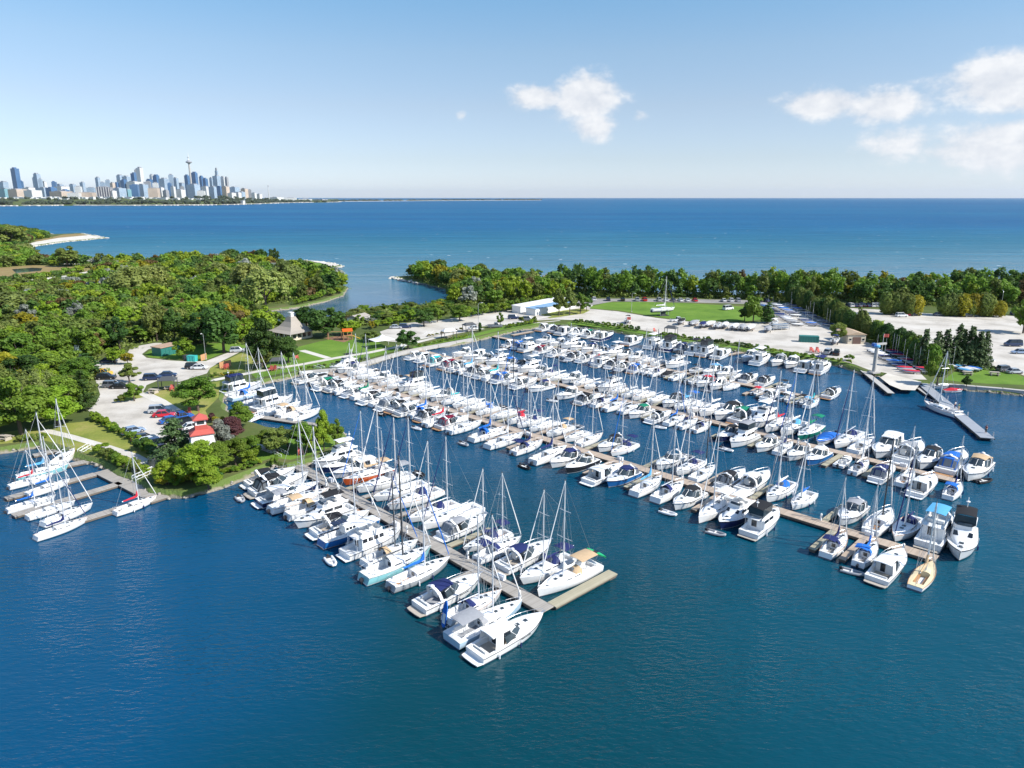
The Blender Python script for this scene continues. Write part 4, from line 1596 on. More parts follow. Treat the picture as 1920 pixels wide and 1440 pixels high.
def make_express(L=10.5, B=3.5, hardtop=False):
    P = Proto()
    H = Hull(L, B, 1.05, 1.65, 'motor')
    P.add('hull', H.shell(), 'hull_w', key='hull', smooth=True)
    cx0, cx1, cw = -.45 * L, -.02 * L, .37 * B
    P.add('deck', H.deck(cx0, cx1, cw, .55, .03), 'gelcoat', key='deck')
    zs = min(H.sh(H.T(cx0)), H.sh(H.T(cx1))) - .55
    P.add('cockpit_sole', MB().box(((cx0 + cx1) / 2, 0, zs + .03), ((cx1 - cx0) * .95, cw * 1.7, .04)), 'canvas_g', key='sole')
    for s in (1, -1):
        P.add('rub_rail', MB().tube(H.edge(0, .985, 12, -.08, -.02, s), .045, 5), 'rubber', key='rub')
    P.add('swim_platform', MB().prism([(-.5 * L - .85, -.40 * B), (-.5 * L + .05, -.45 * B), (-.5 * L + .05, .45 * B), (-.5 * L - .85, .40 * B), (-.5 * L - .95, .2 * B), (-.5 * L - .95, -.2 * B)], .28, .40), 'gelcoat', key='platform')
    xs = [-.03 * L, .08 * L, .2 * L, .32 * L, .42 * L]
    hs = [.42, .46, .36, .2, .04]
    secs = []
    for x, h in zip(xs, hs):
        t = H.T(x)
        w = max(.12, H.b(t) - .30)
        secs.append((x, w, w * .86, H.sh(t) - .03, H.sh(t) + h))
    P.add('foredeck', cabin_loft(MB(), H, secs), 'gelcoat', smooth=True)
    for s in (1, -1):
        P.add('porthole', side_pane(MB(), .02 * L, .17 * L, H.b(.52) * .985 - .02, H.b(.67) * .97 - .02, .92, 1.12, s, .1), 'glass')
    for x, f in ((.10 * L, .44), (.22 * L, .32)):
        P.add('hatch', MB().box((x, 0, H.sh(H.T(x)) + f + .07), (.55, .55, .05)), 'tint')
    # raked wrap windscreen
    zt = H.sh(.5) + 1.25
    base = [(-.17 * L, .43 * B, H.sh(.33) + .06), (-.02 * L, .40 * B, H.sh(.48) + .38), (.085 * L, .22 * B, H.sh(.57) + .44), (.10 * L, 0, H.sh(.6) + .48)]
    top_ = [(-.19 * L, .38 * B, zt - .25), (-.10 * L, .35 * B, zt), (-.035 * L, .2 * B, zt + .06), (-.025 * L, 0, zt + .08)]
    mir = lambda a: [(p[0], -p[1], p[2]) for p in a]
    wb, wt = base + mir(base)[-2::-1], top_ + mir(top_)[-2::-1]
    wi = P.add('windscreen', MB().loft([wb, wt]), 'tint', smooth=True)
    P.add('windscreen_frame', MB().tube(wt, .035, 5).tube([wb[3], wt[3]], .03, 4).tube([wb[1], wt[1]], .03, 4).tube([wb[5], wt[5]], .03, 4), 'gelcoat', sub=wi)
    za = H.sh(.3) + 1.55
    if hardtop:
        hi = P.add('hardtop', arch_sheet(MB(), -.34 * L, -.01 * L, .36 * B, .30 * B, za + .1, za - .05, .14, .12), 'gelcoat', smooth=True)
        m = MB()
        for s in (1, -1):
            m.loft([[(-.33 * L, s * .43 * B, H.sh(.2)), (-.22 * L, s * .43 * B, H.sh(.3))], [(-.30 * L, s * .37 * B, za + .12), (-.20 * L, s * .37 * B, za + .1)]])
            m.tube([(-.10 * L, s * .36 * B, zt - .05), (-.04 * L, s * .32 * B, za)], .05, 5)
        P.add('hardtop_support', m, 'gelcoat', sub=hi)
        for s in (1, -1):
            P.add('side_window', side_pane(MB(), -.20 * L, -.10 * L, .385 * B, .37 * B, zt - .25, za - .04, s, .05), 'glass')
        P.add('roof_hatch', MB().box((-.15 * L, 0, za + .2), (.9, .9, .05)), 'gelcoat', sub=hi)
        P.add('aft_bulkhead', MB().box((-.215 * L, 0, H.sh(.3) + .3), (.06, .68 * B, 1.9)), 'nonskid')
        P.add('cabin_door', MB().box((-.22 * L, .25, H.sh(.3) + .35), (.07, .7, 1.5)), 'glass')
    else:
        m = MB()
        a0, a1 = [], []
        for k in range(9):
            an = math.pi * k / 8
            y, z = .44 * B * math.cos(an), H.sh(.25) + (za + .15 - H.sh(.25)) * (math.sin(an) ** .5)
            xo = -.22 * L - .05 * L * (math.sin(an) ** .5)
            a0.append((xo, y, z))
            a1.append((xo - .38, y * .98, z - .02))
        m.loft([a0, a1])
        m.loft([[(p[0], p[1] * .95, p[2] - .08) for p in a1], [(p[0], p[1] * .95, p[2] - .08) for p in a0]])
        m.loft([a0, [(p[0], p[1] * .95, p[2] - .08) for p in a0]])
        m.loft([[(p[0], p[1] * .95, p[2] - .08) for p in a1], a1])
        P.add('radar_arch', m, 'gelcoat', smooth=True)
        P.add('radar_dome', MB().lathe([(.28, 0), (.3, .1), (.2, .2), (.03, .22)], (-.29 * L, 0, za + .14), 10), 'post_white')
        ci = P.add('canvas_top', arch_sheet(MB(), -.26 * L, -.03 * L, .385 * B, .30 * B, za - .08, zt + .08, .2, .04), 'canvas_n', key='canvas', smooth=True)
        m = MB()
        cs = []
        for x, w, z in ((-.27 * L, .40 * B, za - .1), (-.36 * L, .41 * B, za - .25), (-.44 * L, .41 * B, H.sh(.05) + .1)):
            cs.append([(x, w, H.sh(.1)), (x, w * .96, max(H.sh(.1) + .02, z - .15)), (x, w * .5, z + .1), (x, -w * .5, z + .1), (x, -w * .96, max(H.sh(.1) + .02, z - .15)), (x, -w, H.sh(.1))])
        m.loft(cs)
        ci2 = P.add('camper_cover', m, 'canvas_n', key='camper', smooth=False)
        m = MB()
        for i in range(2):
            for k in (0, 1, 2, 3, 4):
                q = [Vector(cs[i][k]), Vector(cs[i][k + 1]), Vector(cs[i + 1][k + 1]), Vector(cs[i + 1][k])]
                if i == 0 and k == 2:
                    continue
                c = sum(q, Vector()) / 4
                n = (q[2] - q[0]).cross(q[3] - q[1])
                if n.length < 1e-5:
                    continue
                n.normalize()
                if n.dot(c - Vector((-.3 * L, 0, 1.2))) < 0:
                    n = -n
                m.add([c + (v - c) * .78 + n * .025 for v in q], [(0, 1, 2, 3)])
        P.add('vinyl_panel', m, 'clear_vinyl', sub=ci2)
    P.add('helm_seat', MB().box((-.17 * L, .2 * B, H.sh(.3) - .1), (.6, .9, .7)).box((-.20 * L, .2 * B, H.sh(.3) + .4), (.15, .9, .5)), 'seat')
    P.add('aft_seat', MB().box((-.41 * L, 0, H.sh(.1) - .3), (.55, .6 * B, .45)).box((-.435 * L, 0, H.sh(.1) + .05), (.14, .62 * B, .4)), 'seat')
    P.add('bow_rail', rails(H, .55, .985, 6, .55), 'steel')
    P.add('anchor_roller', MB().box((.5 * L + .02, 0, H.sh(1) + .06), (.55, .22, .08)), 'steel')
    fenders(P, H, (.2, .5))
    return P


def make_fly(L=12, B=3.9, trawler=False):
    P = Proto()
    H = Hull(L, B, 1.15, 1.9, 'motor')
    P.add('hull', H.shell(), 'hull_w', key='hull', smooth=True)
    P.add('deck', H.deck(-.46 * L, -.27 * L, .38 * B, .5, .03), 'nonskid', key='deck')
    for s in (1, -1):
        P.add('rub_rail', MB().tube(H.edge(0, .985, 12, -.08, -.02, s), .05, 5), 'rubber', key='rub')
    P.add('swim_platform', MB().prism([(-.5 * L - .75, -.42 * B), (-.5 * L + .05, -.45 * B), (-.5 * L + .05, .45 * B), (-.5 * L - .75, .42 * B)], .26, .36), 'teak_grey', key='platform')
    x0, x1 = -.27 * L, .13 * L
    z0 = H.sh(.45)
    ht = 1.55 if not trawler else 1.75
    rk = .9 if not trawler else .25
    secs = [(x0, .40 * B, .37 * B, z0 - .15, z0 + ht), (x1 - rk, .40 * B, .37 * B, z0 - .1, z0 + ht + .02), (x1, .36 * B, .33 * B, z0, z0 + ht * .52), (x1 + .14 * L, .26 * B, .2 * B, z0 + .05, z0 + ht * .36), (x1 + .23 * L, .14 * B, .1 * B, z0 + .12, z0 + .35)]
    P.add('deckhouse', cabin_loft(MB(), H, secs), 'gelcoat', smooth=True)
    ln = x1 - rk - x0
    for s in (1, -1):
        n = 2 if not trawler else 4
        for i in range(n):
            xa = x0 + ln * i / n + .14
            P.add('window', side_pane(MB(), xa, xa + ln / n - .22, .385 * B, .385 * B, z0 + ht * .48, z0 + ht * .84, s, .04), 'glass')
    fy = .33 * B
    for i in range(3):
        ya, yb = -fy + i * 2 * fy / 3 + .05, -fy + (i + 1) * 2 * fy / 3 - .05
        za, zb = z0 + ht * .58, z0 + ht * .90
        fa, fb_ = (.58 - .52) / .48, (.90 - .52) / .48
        xa, xb = x1 - rk * fa + .06, x1 - rk * fb_ + .06
        P.add('windscreen', MB().add([(xa, ya, za), (xa, yb, za), (xb, yb * .97, zb), (xb, ya * .97, zb)], [(0, 1, 2, 3)]), 'glass')
    P.add('saloon_door', MB().box((x0 - .02, .3, z0 + .55), (.06, .9, 1.4)), 'glass')
    # bridge
    zf = z0 + ht + .06
    bs = []
    for x, w, h in ((x0 - .10 * L, .38 * B, .35), (x0 + .05, .38 * B, .55), (x1 - rk - .6, .35 * B, .6), (x1 - rk - .05, .24 * B, .5)):
        bs.append((x, w, h))
    m = MB()
    m.prism([(b[0], -b[1]) for b in bs] + [(b[0], b[1]) for b in bs[::-1]], zf - .04, zf + .05)
    m.loft([[(b[0], b[1], zf), (b[0], b[1] + .06, zf + b[2]), (b[0], b[1] - .04, zf + b[2]), (b[0], b[1] - .06, zf)] for b in bs])
    m.loft([[(b[0], -b[1] + .06, zf), (b[0], -b[1] + .04, zf + b[2]), (b[0], -b[1] - .06, zf + b[2]), (b[0], -b[1], zf)] for b in bs])
    b = bs[-1]
    m.box((b[0], 0, zf + .25), (.1, 2 * b[1] + .1, .5))
    fi = P.add('flybridge', m, 'gelcoat', smooth=False)
    P.add('bridge_seat', MB().box((x0 + .6, 0, zf + .35), (.6, .55 * B, .45)).box((x1 - rk - 1.4, .15 * B, zf + .4), (.6, .7, .7)), 'seat', sub=fi)
    P.add('bridge_windscreen', MB().loft([[(b[0] + .02, -b[1], zf + .5), (b[0] + .08, 0, zf + .52), (b[0] + .02, b[1], zf + .5)], [(b[0] - .3, -b[1], zf + .85), (b[0] - .2, 0, zf + .88), (b[0] - .3, b[1], zf + .85)]]), 'tint', sub=fi)
    zc = zf + 1.85
    ci = P.add('bridge_top', arch_sheet(MB(), x0 - .05 * L, x1 - rk - .5, .34 * B, .33 * B, zc, zc + .05, .14), 'canvas_w', key='canvas', smooth=True)
    m = MB()
    for s in (1, -1):
        for x in (x0 + .2, x1 - rk - .7):
            m.tube([(x, s * .36 * B, zf + .5), (x, s * .33 * B, zc)], .022, 4)
    P.add('bridge_frame', m, 'steel', sub=ci)
    m = MB()
    xa, xb, w = x0 - .03 * L, x1 - rk - .55, .345 * B
    for s in (1, -1):
        side_pane(m, xa, xb, w, w, zf + .55, zc - .02, s)
    m.add([(xb + .02, -w, zf + .6), (xb + .02, w, zf + .6), (xb, w, zc), (xb, -w, zc)], [(0, 1, 2, 3)])
    m.add([(xa - .02, -w, zf + .6), (xa - .02, w, zf + .6), (xa, w, zc), (xa, -w, zc)], [(3, 2, 1, 0)])
    P.add('bridge_enclosure', m, 'tint', key='enclosure')
    m = MB()
    for s in (1, -1):
        m.tube([(x0 - .09 * L, s * .38 * B, z0 - .1), (x0 - .09 * L, s * .37 * B, zf)], .035, 5)
    P.add('overhang_post', m, 'gelcoat')
    m = MB()
    for s in (-.2, .2):
        m.tube([(-.44 * L, .22 * B + s, z0 - .3), (x0 - .07 * L, .22 * B + s, zf + .3)], .02, 4)
    for i in range(5):
        f = (i + .5) / 5
        p = Vector((-.44 * L, .22 * B, z0 - .3)).lerp(Vector((x0 - .07 * L, .22 * B, zf + .3)), f)
        m.tube([(p.x, p.y - .2, p.z), (p.x, p.y + .2, p.z)], .02, 4)
    P.add('ladder', m, 'steel')
    P.add('bow_rail', rails(H, .5, .985, 7, .65), 'steel')
    for x in (.27 * L, .36 * L):
        P.add('hatch', MB().box((x, 0, z0 + (.5 if x < .3 * L else .42) + .12), (.55, .55, .06)), 'tint')
    P.add('radar_mast', MB().tube([(x0, 0, zc + .1), (x0 - .1, 0, zc + 1.6)], .05, 6).lathe([(.25, 0), (.28, .1), (.1, .2)], (x0 - .05, 0, zc + .9), 10), 'gelcoat', key='radar')
    fenders(P, H, (.25, .5))
    return P


def make_runabout(L=6.8, B=2.4, cover=False):
    P = Proto()
    H = Hull(L, B, .75, 1.05, 'motor', -.3)
    P.add('hull', H.shell(), 'hull_w', key='hull', smooth=True)
    P.add('deck', H.deck(-.42 * L, .18 * L, .36 * B, .4, .02), 'gelcoat', key='deck')
    for s in (1, -1):
        P.add('rub_rail', MB().tube(H.edge(0, .985, 10, -.05, -.02, s), .035, 5), 'rubber')
    if cover:
        secs = []
        for t, h in ((.03, .1), (.2, .35), (.42, .75), (.6, .55), (.85, .2), (.97, .06)):
            b, z = H.b(t) + .03, H.sh(t)
            secs.append([(H.X(t), b * math.cos(a), z - .12 + (h + .12) * math.sin(a) ** .7 if 0 < k < 6 else z - .15) for k, a in enumerate([math.pi * k / 6 for k in range(7)])])
        P.add('boat_cover', MB().loft(secs, cap0=True, cap1=True), 'canvas_b', key='canvas', smooth=True)
    else:
        P.add('console', MB().box((.02 * L, -.18 * B, H.sh(.5) - .05), (.5, .7, .7)), 'gelcoat')
        P.add('windscreen', MB().loft([[(.02 * L, -.42 * B, H.sh(.5)), (.14 * L, -.2 * B, H.sh(.6) + .05), (.14 * L, .2 * B, H.sh(.6) + .05), (.02 * L, .42 * B, H.sh(.5))], [(-.02 * L, -.38 * B, H.sh(.5) + .42), (.07 * L, -.17 * B, H.sh(.6) + .45), (.07 * L, .17 * B, H.sh(.6) + .45), (-.02 * L, .38 * B, H.sh(.5) + .42)]]), 'tint')
        for x, y in ((-.1, -.2), (-.1, .2)):
            P.add('seat', MB().box((x * L, y * B, H.sh(.4) - .15), (.5, .55, .4)).box((x * L - .25, y * B, H.sh(.4) + .2), (.12, .55, .5)), 'seat')
        P.add('aft_seat', MB().box((-.37 * L, 0, H.sh(.1) - .15), (.5, .66 * B, .4)), 'seat')
        zc = H.sh(.4) + 1.35
        ci = P.add('bimini', arch_sheet(MB(), -.28 * L, .04 * L, .40 * B, .38 * B, zc, zc + .05, .15), 'canvas_k', key='canvas', smooth=True)
        m = MB()
        for s in (1, -1):
            for x in (-.27, .03):
                m.tube([(-.1 * L, s * .45 * B, H.sh(.4)), (x * L, s * .385 * B, zc)], .018, 4)
        P.add('bimini_frame', m, 'steel', sub=ci)
    P.add('bow_rail', rails(H, .6, .98, 4, .3, .018), 'steel')
    outboard(P, -.5 * L + .05, .55, 'outboard', 1.0)
    fenders(P, H, (.35,))
    return P


def make_rib(L=3.2, B=1.5):
    P = Proto()
    pts = [(-L / 2, B / 2 - .2, .22), (-.1 * L, B / 2 - .18, .24), (.25 * L, B / 2 - .3, .3), (.45 * L, .15, .38), (.45 * L, -.15, .38), (.25 * L, -B / 2 + .3, .3), (-.1 * L, -B / 2 + .18, .24), (-L / 2, -B / 2 + .2, .22)]
    P.add('tube', MB().tube(pts, .2, 8), 'canvas_g', key='hull', smooth=True)
    P.add('floor', MB().prism([(-.45 * L, -B * .3), (.3 * L, -B * .2), (.42 * L, 0), (.3 * L, B * .2), (-.45 * L, B * .3)], .08, .16), 'nonskid')
    P.add('transom', MB().box((-.44 * L, 0, .3), (.06, B * .55, .4)), 'outboard')
    P.add('thwart', MB().box((-.05 * L, 0, .38), (.25, B * .6, .04)), 'seat')
    outboard(P, -.46 * L, .3, 'outboard', .7)
    return P


SAILS = {'sa': (make_sail(10.0, 3.25), 10.0, 3.25), 'sb': (make_sail(8.8, 2.9, cabin=.46, mast_k=1.25), 8.8, 2.9), 'sc': (make_sail(12.6, 4.0, 'wide', 1.2, 1.45, .38, 1.22, wide_bim=True), 12.6, 4.0),
         'kt': (make_sail(11.5, 3.6, 'sail', 1.1, 1.6, .5, 1.12, mizzen=True), 11.5, 3.6), 'ds': (make_sail(8.0, 2.3, 'sail', .55, .75, .2, 1.15, daysail=True), 8.0, 2.3),
         'ps': (make_sail(11.0, 3.5, 'sail', 1.1, 1.5, .5, 1.1, pilot=True), 11.0, 3.5)}
MOTORS = {'ma': (make_express(10.0, 3.4), 10.0, 3.4), 'mb': (make_express(11.8, 3.8, True), 11.8, 3.8), 'mf': (make_fly(11.5, 3.8), 11.5, 3.8), 'mt': (make_fly(11.0, 3.8, True), 11.0, 3.8),
          'mr': (make_runabout(), 6.8, 2.4), 'mc': (make_runabout(7.0, 2.45, True), 7.0, 2.45), 'rb': (make_rib(), 3.2, 1.5)}
BOATS = {**SAILS, **MOTORS}
KIND = {'sa': 'sailboat', 'sb': 'sailboat', 'sc': 'wide-sterned sailboat', 'kt': 'ketch', 'ds': 'open daysailer', 'ps': 'pilothouse sailboat', 'ma': 'express cruiser', 'mb': 'hardtop cruiser',
        'mf': 'flybridge yacht', 'mt': 'trawler yacht', 'mr': 'runabout', 'mc': 'covered runabout', 'rb': 'inflatable dinghy'}
rb_ = random.Random(77)


def put_boat(typ, loc, rz, length=None, canvas='-', cover='-', hull='w', label='', group='boats moored along the piers', mast=None):
    P, L0, B0 = BOATS[typ]
    over = {'hull': 'hull_' + hull}
    skip = set()
    if typ in SAILS:
        if canvas == '-':
            skip |= {'dodger', 'bimini'}
        else:
            over['dodger'] = over['bimini'] = 'canvas_' + canvas
            k = rb_.random()
            if typ in ('sa', 'sb') and k < .55:
                skip.add('bimini')
            elif k < .68 and typ != 'sc':
                skip.add('dodger')
        over['cover'] = 'canvas_' + (cover if cover != '-' else 'w')
        if cover == '-' and rb_.random() < .5:
            skip.add('cover')
        over['jib'] = 'canvas_' + rb_.choice('wwwwwwwwwwgnb')
        if mast:
            over['mast'] = mast
        if rb_.random() < .55:
            skip.add('outboard')
        if rb_.random() < .5:
            skip.add('fender')
        over['sole'] = rb_.choice(['teak_grey', 'teak', 'nonskid', 'canvas_g'])
        over['rail'] = rb_.choice(['teak', 'gelcoat', 'gelcoat', 'alu_dark'])
        over['deck'] = rb_.choice(['nonskid', 'nonskid', 'gelcoat']) if typ != 'ds' else 'cream_deck'
        skip.add('solar') if hull != 'b' else None
    else:
        if canvas == '-':
            skip |= {'camper', 'enclosure'}
            over['canvas'] = 'canvas_w'
            if typ == 'mr':
                skip.add('canvas')
            elif typ == 'ma' and rb_.random() < .6:
                skip.add('canvas')
        else:
            over['canvas'] = 'canvas_' + canvas
            over['camper'] = 'canvas_' + canvas
            if rb_.random() < .5:
                skip.add('camper')
            if rb_.random() < .55:
                skip.add('enclosure')
        if typ != 'rb':
            over['sole'] = rb_.choice(['canvas_g', 'teak_grey', 'nonskid', 'cream_deck'])
            over['platform'] = rb_.choice(['gelcoat', 'gelcoat', 'teak_grey', 'teak'])
            if rb_.random() < .4:
                skip.add('fender')
            if rb_.random() < .4:
                skip.add('radar')
        elif hull == 'w':
            over['hull'] = 'canvas_' + rb_.choice('wgk')
    sc = 1.0 if length is None else length / L0
    nm = {'sail': 'sailboat'}.get('sail') if typ in SAILS else {'mf': 'flybridge_yacht', 'mt': 'trawler_yacht', 'mr': 'runabout', 'mc': 'runabout', 'rb': 'dinghy'}.get(typ, 'cabin_cruiser')
    root = P.put(nm, loc, rz, (sc, min(sc, 1.08) * rb_.uniform(.96, 1.02), min(sc, 1.12) * rb_.uniform(.95, 1.05)), over, skip)
    tag(root, label, 'sailboat' if typ in SAILS else ('dinghy' if typ == 'rb' else 'motorboat'), group)
    return root


def boat_words(typ, canvas, cover, hull):
    h = HULLS[hull][0]
    w = '%s %s' % (h, KIND[typ])
    if typ in SAILS:
        if cover not in '-w':
            w += ' with %s sail cover' % CANVAS[cover][0]
        elif canvas != '-':
            w += ' with %s canvas' % CANVAS[canvas][0]
    elif canvas != '-':
        w += ' with %s canvas' % CANVAS[canvas][0]
    return w


# ================================================================ floating piers
class Pier:
    def __init__(s, name, p0, p1, width, mat, label, z=.55):
        a, b = G(*p0, z), G(*p1, z)
        s.name, s.w, s.z = name, width, z
        s.a = Vector((a.x, a.y, 0))
        d = Vector((b.x - a.x, b.y - a.y, 0))
        s.len = d.length
        s.rz = math.atan2(d.y, d.x)
        s.e = d.normalized()
        s.n = Vector((-s.e.y, s.e.x, 0))       # points to the far side
        s.mat = mat
        s.root = empty(name, (s.a.x, s.a.y, 0), s.rz)
        tag(s.root, label, 'pier', 'floating piers')
        n = max(1, int(round(s.len / 6)))
        st = s.len / n
        for i in range(n):
            MB().box(((i + .5) * st, 0, z - .06), (st - .05, width, .12)).obj('deck_section', mat, s.root)
        MB().box((s.len / 2, width / 2 + .03, z - .2), (s.len, .06, .32)).box((s.len / 2, -width / 2 - .03, z - .2), (s.len, .06, .32)).obj('fascia', 'dock_side', s.root)
        m = MB()
        for i in range(int(s.len / 3)):
            m.box((1.5 + i * 3, 0, .08), (2.0, width * .9, .62))
        m.obj('float_drums', 'dock_float', s.root)

    def tm(s, x, y, z=.4):
        p = G(x, y, z) - Vector((s.a.x, s.a.y, z))
        return p.dot(s.e), p.dot(s.n)

    def at(s, t, m, z=0.0):
        q = s.a + s.e * t + s.n * m
        return Vector((q.x, q.y, z))

    def finger(s, t, side, length, w=.85, mat=None):
        y0 = side * (s.w / 2 + .07)
        m = MB().box((t, y0 + side * length / 2, s.z - .07), (w, length, .12))
        f = m.obj('finger', mat or s.mat, s.root)
        MB().box((t, y0 + side * length / 2, s.z - .24), (w - .08, length - .1, .2)).box((t, y0 + side * (length - .7), .1), (w * .8, 1.2, .5)).obj('finger_float', 'dock_side', f)
        return f


def parse(txt):
    out = []
    for ln in txt.strip().split('\n'):
        q = ln.split()
        if not q:
            continue
        out.append((float(q[0]), float(q[1]), q[2], q[3] if len(q) > 3 else 'i', q[4] if len(q) > 4 else '-', q[5] if len(q) > 5 else '-', q[6] if len(q) > 6 else 'w'))
    return out


moored = []


def moor(pier, side, txt, where, fill=None, fingers=True, gap_finger=1.25, tmax=99.0):
    """boats lie across the pier; txt gives the outer end of each in photo pixels"""
    B = []
    for x, y, typ, d, cv, co, hu in parse(txt):
        t, m = pier.tm(x, y)
        L = abs(m) - pier.w / 2 - .4
        L0, B0 = BOATS[typ][1:]
        lo, hi = (.86, 1.3)
        L = max(L0 * lo, min(L0 * hi, L))
        B.append([t, typ, d, cv, co, hu, L, B0 * min(L / L0, 1.08)])
    if fill:
        t0, t1, step = fill
        t = t0
        while t < t1:
            typ = rb_.choice(['sa', 'sb', 'sa', 'sb', 'ma', 'ma', 'mf', 'mb', 'ma'])
            L0, B0 = BOATS[typ][1:]
            L = L0 * rb_.uniform(.84, 1.0)
            cv = rb_.choice('---wgkknnb') if typ not in SAILS else rb_.choice('---nbgw')
            B.append([t, typ, rb_.choice('iio'), cv, rb_.choice('---wbn'), rb_.choice('wwwwwvn'), L, B0 * L / L0])
            t += step
    B.sort(key=lambda b: -b[0])
    for it in range(60):
        for a, b in zip(B, B[1:]):
            need = (a[7] + b[7]) / 2 + .16
            g = a[0] - b[0]
            if g < need:
                k = (need - g) / 2
                a[0] += k
                b[0] -= k
        for b in B:
            b[0] = min(b[0], pier.len - .3 + (1.2 if b is B[0] else 0), pier.len + tmax)
            b[0] = max(b[0], 2.0)
    g = 'boats moored ' + where
    for i, (t, typ, d, cv, co, hu, L, Bm) in enumerate(B):
        m = side * (pier.w / 2 + .38 + L / 2 + rb_.uniform(-.05, .35)) + (side * .9 * L / BOATS[typ][1] if typ in ('ma', 'mb', 'mf', 'mt') and d == 'o' else 0)
        p = pier.at(t, m)
        rz = pier.rz + (math.pi / 2) * (1 if (side > 0) == (d == 'o') else -1) + R(rb_.uniform(-1.3, 1.3))
        mast = 'alu_dark' if (typ in SAILS and rb_.random() < .07) else None
        lab = '%s, %s from outer end %s' % (boat_words(typ, cv, co, hu), ORD[i], where)
        if len(lab.split()) > 16:
            lab = '%s %s, %s from outer end %s' % (HULLS[hu][0], KIND[typ], ORD[i], where)
        o_ = put_boat(typ, p, rz, L, cv, co, hu, lab, g, mast)
        moored.append(o_)
        if typ not in ('mr', 'mc', 'ds') and rb_.random() < .16 and pier.len - t > 4:
            q_ = pier.at(t + rb_.uniform(-.2, .2), m + side * (L / 2 + (1.9 if d == 'i' else 1.2)))
            put_boat('rb', q_, pier.rz + R(rb_.uniform(-12, 12)), 2.9, '-', '-', 'w', 'inflatable dinghy tied behind the %s boat from outer end %s' % (ORD[i], where), 'dinghies tied astern')
    if fingers:
        ed = [(b[0], b[7]) for b in B]
        last = -99
        for (t0, b0), (t1, b1) in zip(ed, ed[1:]):
            space = (t0 - b0 / 2) - (t1 + b1 / 2)
            if space > gap_finger:
                pier.finger((t0 - b0 / 2 + t1 + b1 / 2) / 2 if space < 3 else t0 - b0 / 2 - .65, side, 8.0, min(.95, space - .35), rb_.choice([None, 'dock_old']))
    # service pedestals and mooring lines
    return B


pA = Pier('floating_pier', (532, 857), (1027, 1143), 2.1, 'dock_grey', 'weathered grey floating pier nearest the camera with green kayak yacht')
pB = Pier('floating_pier', (602, 694), (1757, 1047), 2.2, 'dock_tan', 'tan plank floating pier, second from the camera, ending at right')
pC = Pier('floating_pier', (756, 649), (1797, 902), 2.0, 'dock_tan', 'tan plank floating pier, third from the camera')
pD = Pier('floating_pier', (925, 630), (1535, 747), 1.9, 'dock_tan', 'short plank floating pier nearest the far quay')
# T-head finger of the near pier
pA.finger(pA.len - .4, 1, 11.5, 1.5, 'dock_old')

moor(pA, -1, '''
906 1239 mb i
854 1200 sc i g - i
839 1164 sa i n -
785 1143 ma i n
730 1103 sa i - b g
680 1087 sa i w - q
682 1060 sa i t -
661 1037 mt i -
605 1020 ps i - - b
592 1003 ma i k
575 982 mf o k
540 970 sb i t -
509 957 sa i g -
488 945 mb i - - n
471 928 ma i k
465 910 ma i k
''', 'on near side of front pier')
moor(pA, 1, '''
1122 1086 sc i t -
1068 1052 kt i n n
1025 1029 ma o n
972 1014 sa o n - v
952 1002 sa i n n
906 977 ma o g
882 958 sc i - -
857 946 sa i n -
826 922 sa i n -
796 909 sa i - -
771 892 sa i g -
726 884 kt i t t o
696 875 mb i -
680 864 ma i - - n
655 858 mf i -
''', 'on far side of front pier', tmax=-3.2)
moor(pB, -1, '''
1714 1102 ds i - t
1648 1086 mb i -
1611 1056 sb i b b
1547 1042 sb i n n
1406 1002 mf i k
1377 973 mf o - - n
1315 975 sc o w -
1279 946 ma o k
1227 940 sb i n -
1189 927 sb i - l
1143 908 ma o n - b
1107 905 mb i w
1070 882 ma o - - k
1042 872 ma o n
1000 868 sb i - n
963 850 sa i n n
913 840 sa i - -
883 827 sb i b b
842 812 sa i - -
822 803 ma i u
798 798 sa i - r
785 788 ma i k
768 783 sb i b b
747 778 ma i -
728 772 ma i k
713 768 ma i g
693 760 sa i - -
678 757 ma i k
660 748 sb i - e
645 743 ma i w
628 738 sb i - -
612 733 ma i k
595 730 ma i e
576 723 mr i k
557 717 ma i -
''', 'on near side of second pier')
moor(pB, 1, '''
1772 982 mf o l
1719 974 sa i n n
1671 961 sa o - -
1614 951 ma i g
1522 928 sb i - b
1485 909 sb i b -
1435 896 ma o -
1391 890 ma o k
1341 878 sb o - - v
1314 867 sa i n -
1266 863 ma i -
1190 835 sa i n n
1163 830 ma i k
1130 817 sa o - -
1100 813 sb i - -
1070 802 sa i t -
1043 792 sa i - -
1013 787 sa i n -
988 783 sb i r r
962 773 sa i - -
932 766 sb i b b
915 758 sa i - w
888 753 sa i - -
866 748 sb i - q
846 741 ma i -
826 735 sa i - w
806 730 sb i - -
786 724 mf i k
768 718 sa i t -
750 713 sb i - -
732 707 ma i -
714 701 sa i - -
696 695 sb i - -
676 690 ma i n
655 683 mf i k
''', 'on far side of second pier')
moor(pC, -1, '''
1783 927 sb i b n
1733 913 mb i k
1697 900 sb i - -
1653 893 ma i n
1607 882 sb i n -
1578 870 mr i -
1537 857 ma o - - b
1505 848 ma o -
1465 845 sb i - n
1437 837 ma o g
1397 825 mf o g
1367 818 ma o k - n
1303 808 sb i n -
1275 802 sb i - n
1253 795 sb i - b
1226 788 ma i -
1198 777 ma o e
1162 775 sb i - -
1133 770 sb i - b
1112 762 sb i n -
1090 755 ma i k - v
1055 745 ma o -
998 733 ma o n
962 727 ma i -
942 722 sa o - -
925 717 ma i b
908 713 sb i - q
893 708 ma i -
877 703 ma i k
858 700 sb i - l
845 697 ma i -
827 692 ma i u
802 685 ma i q
782 678 ma i -
763 673 ma i -
''', 'on near side of third pier')
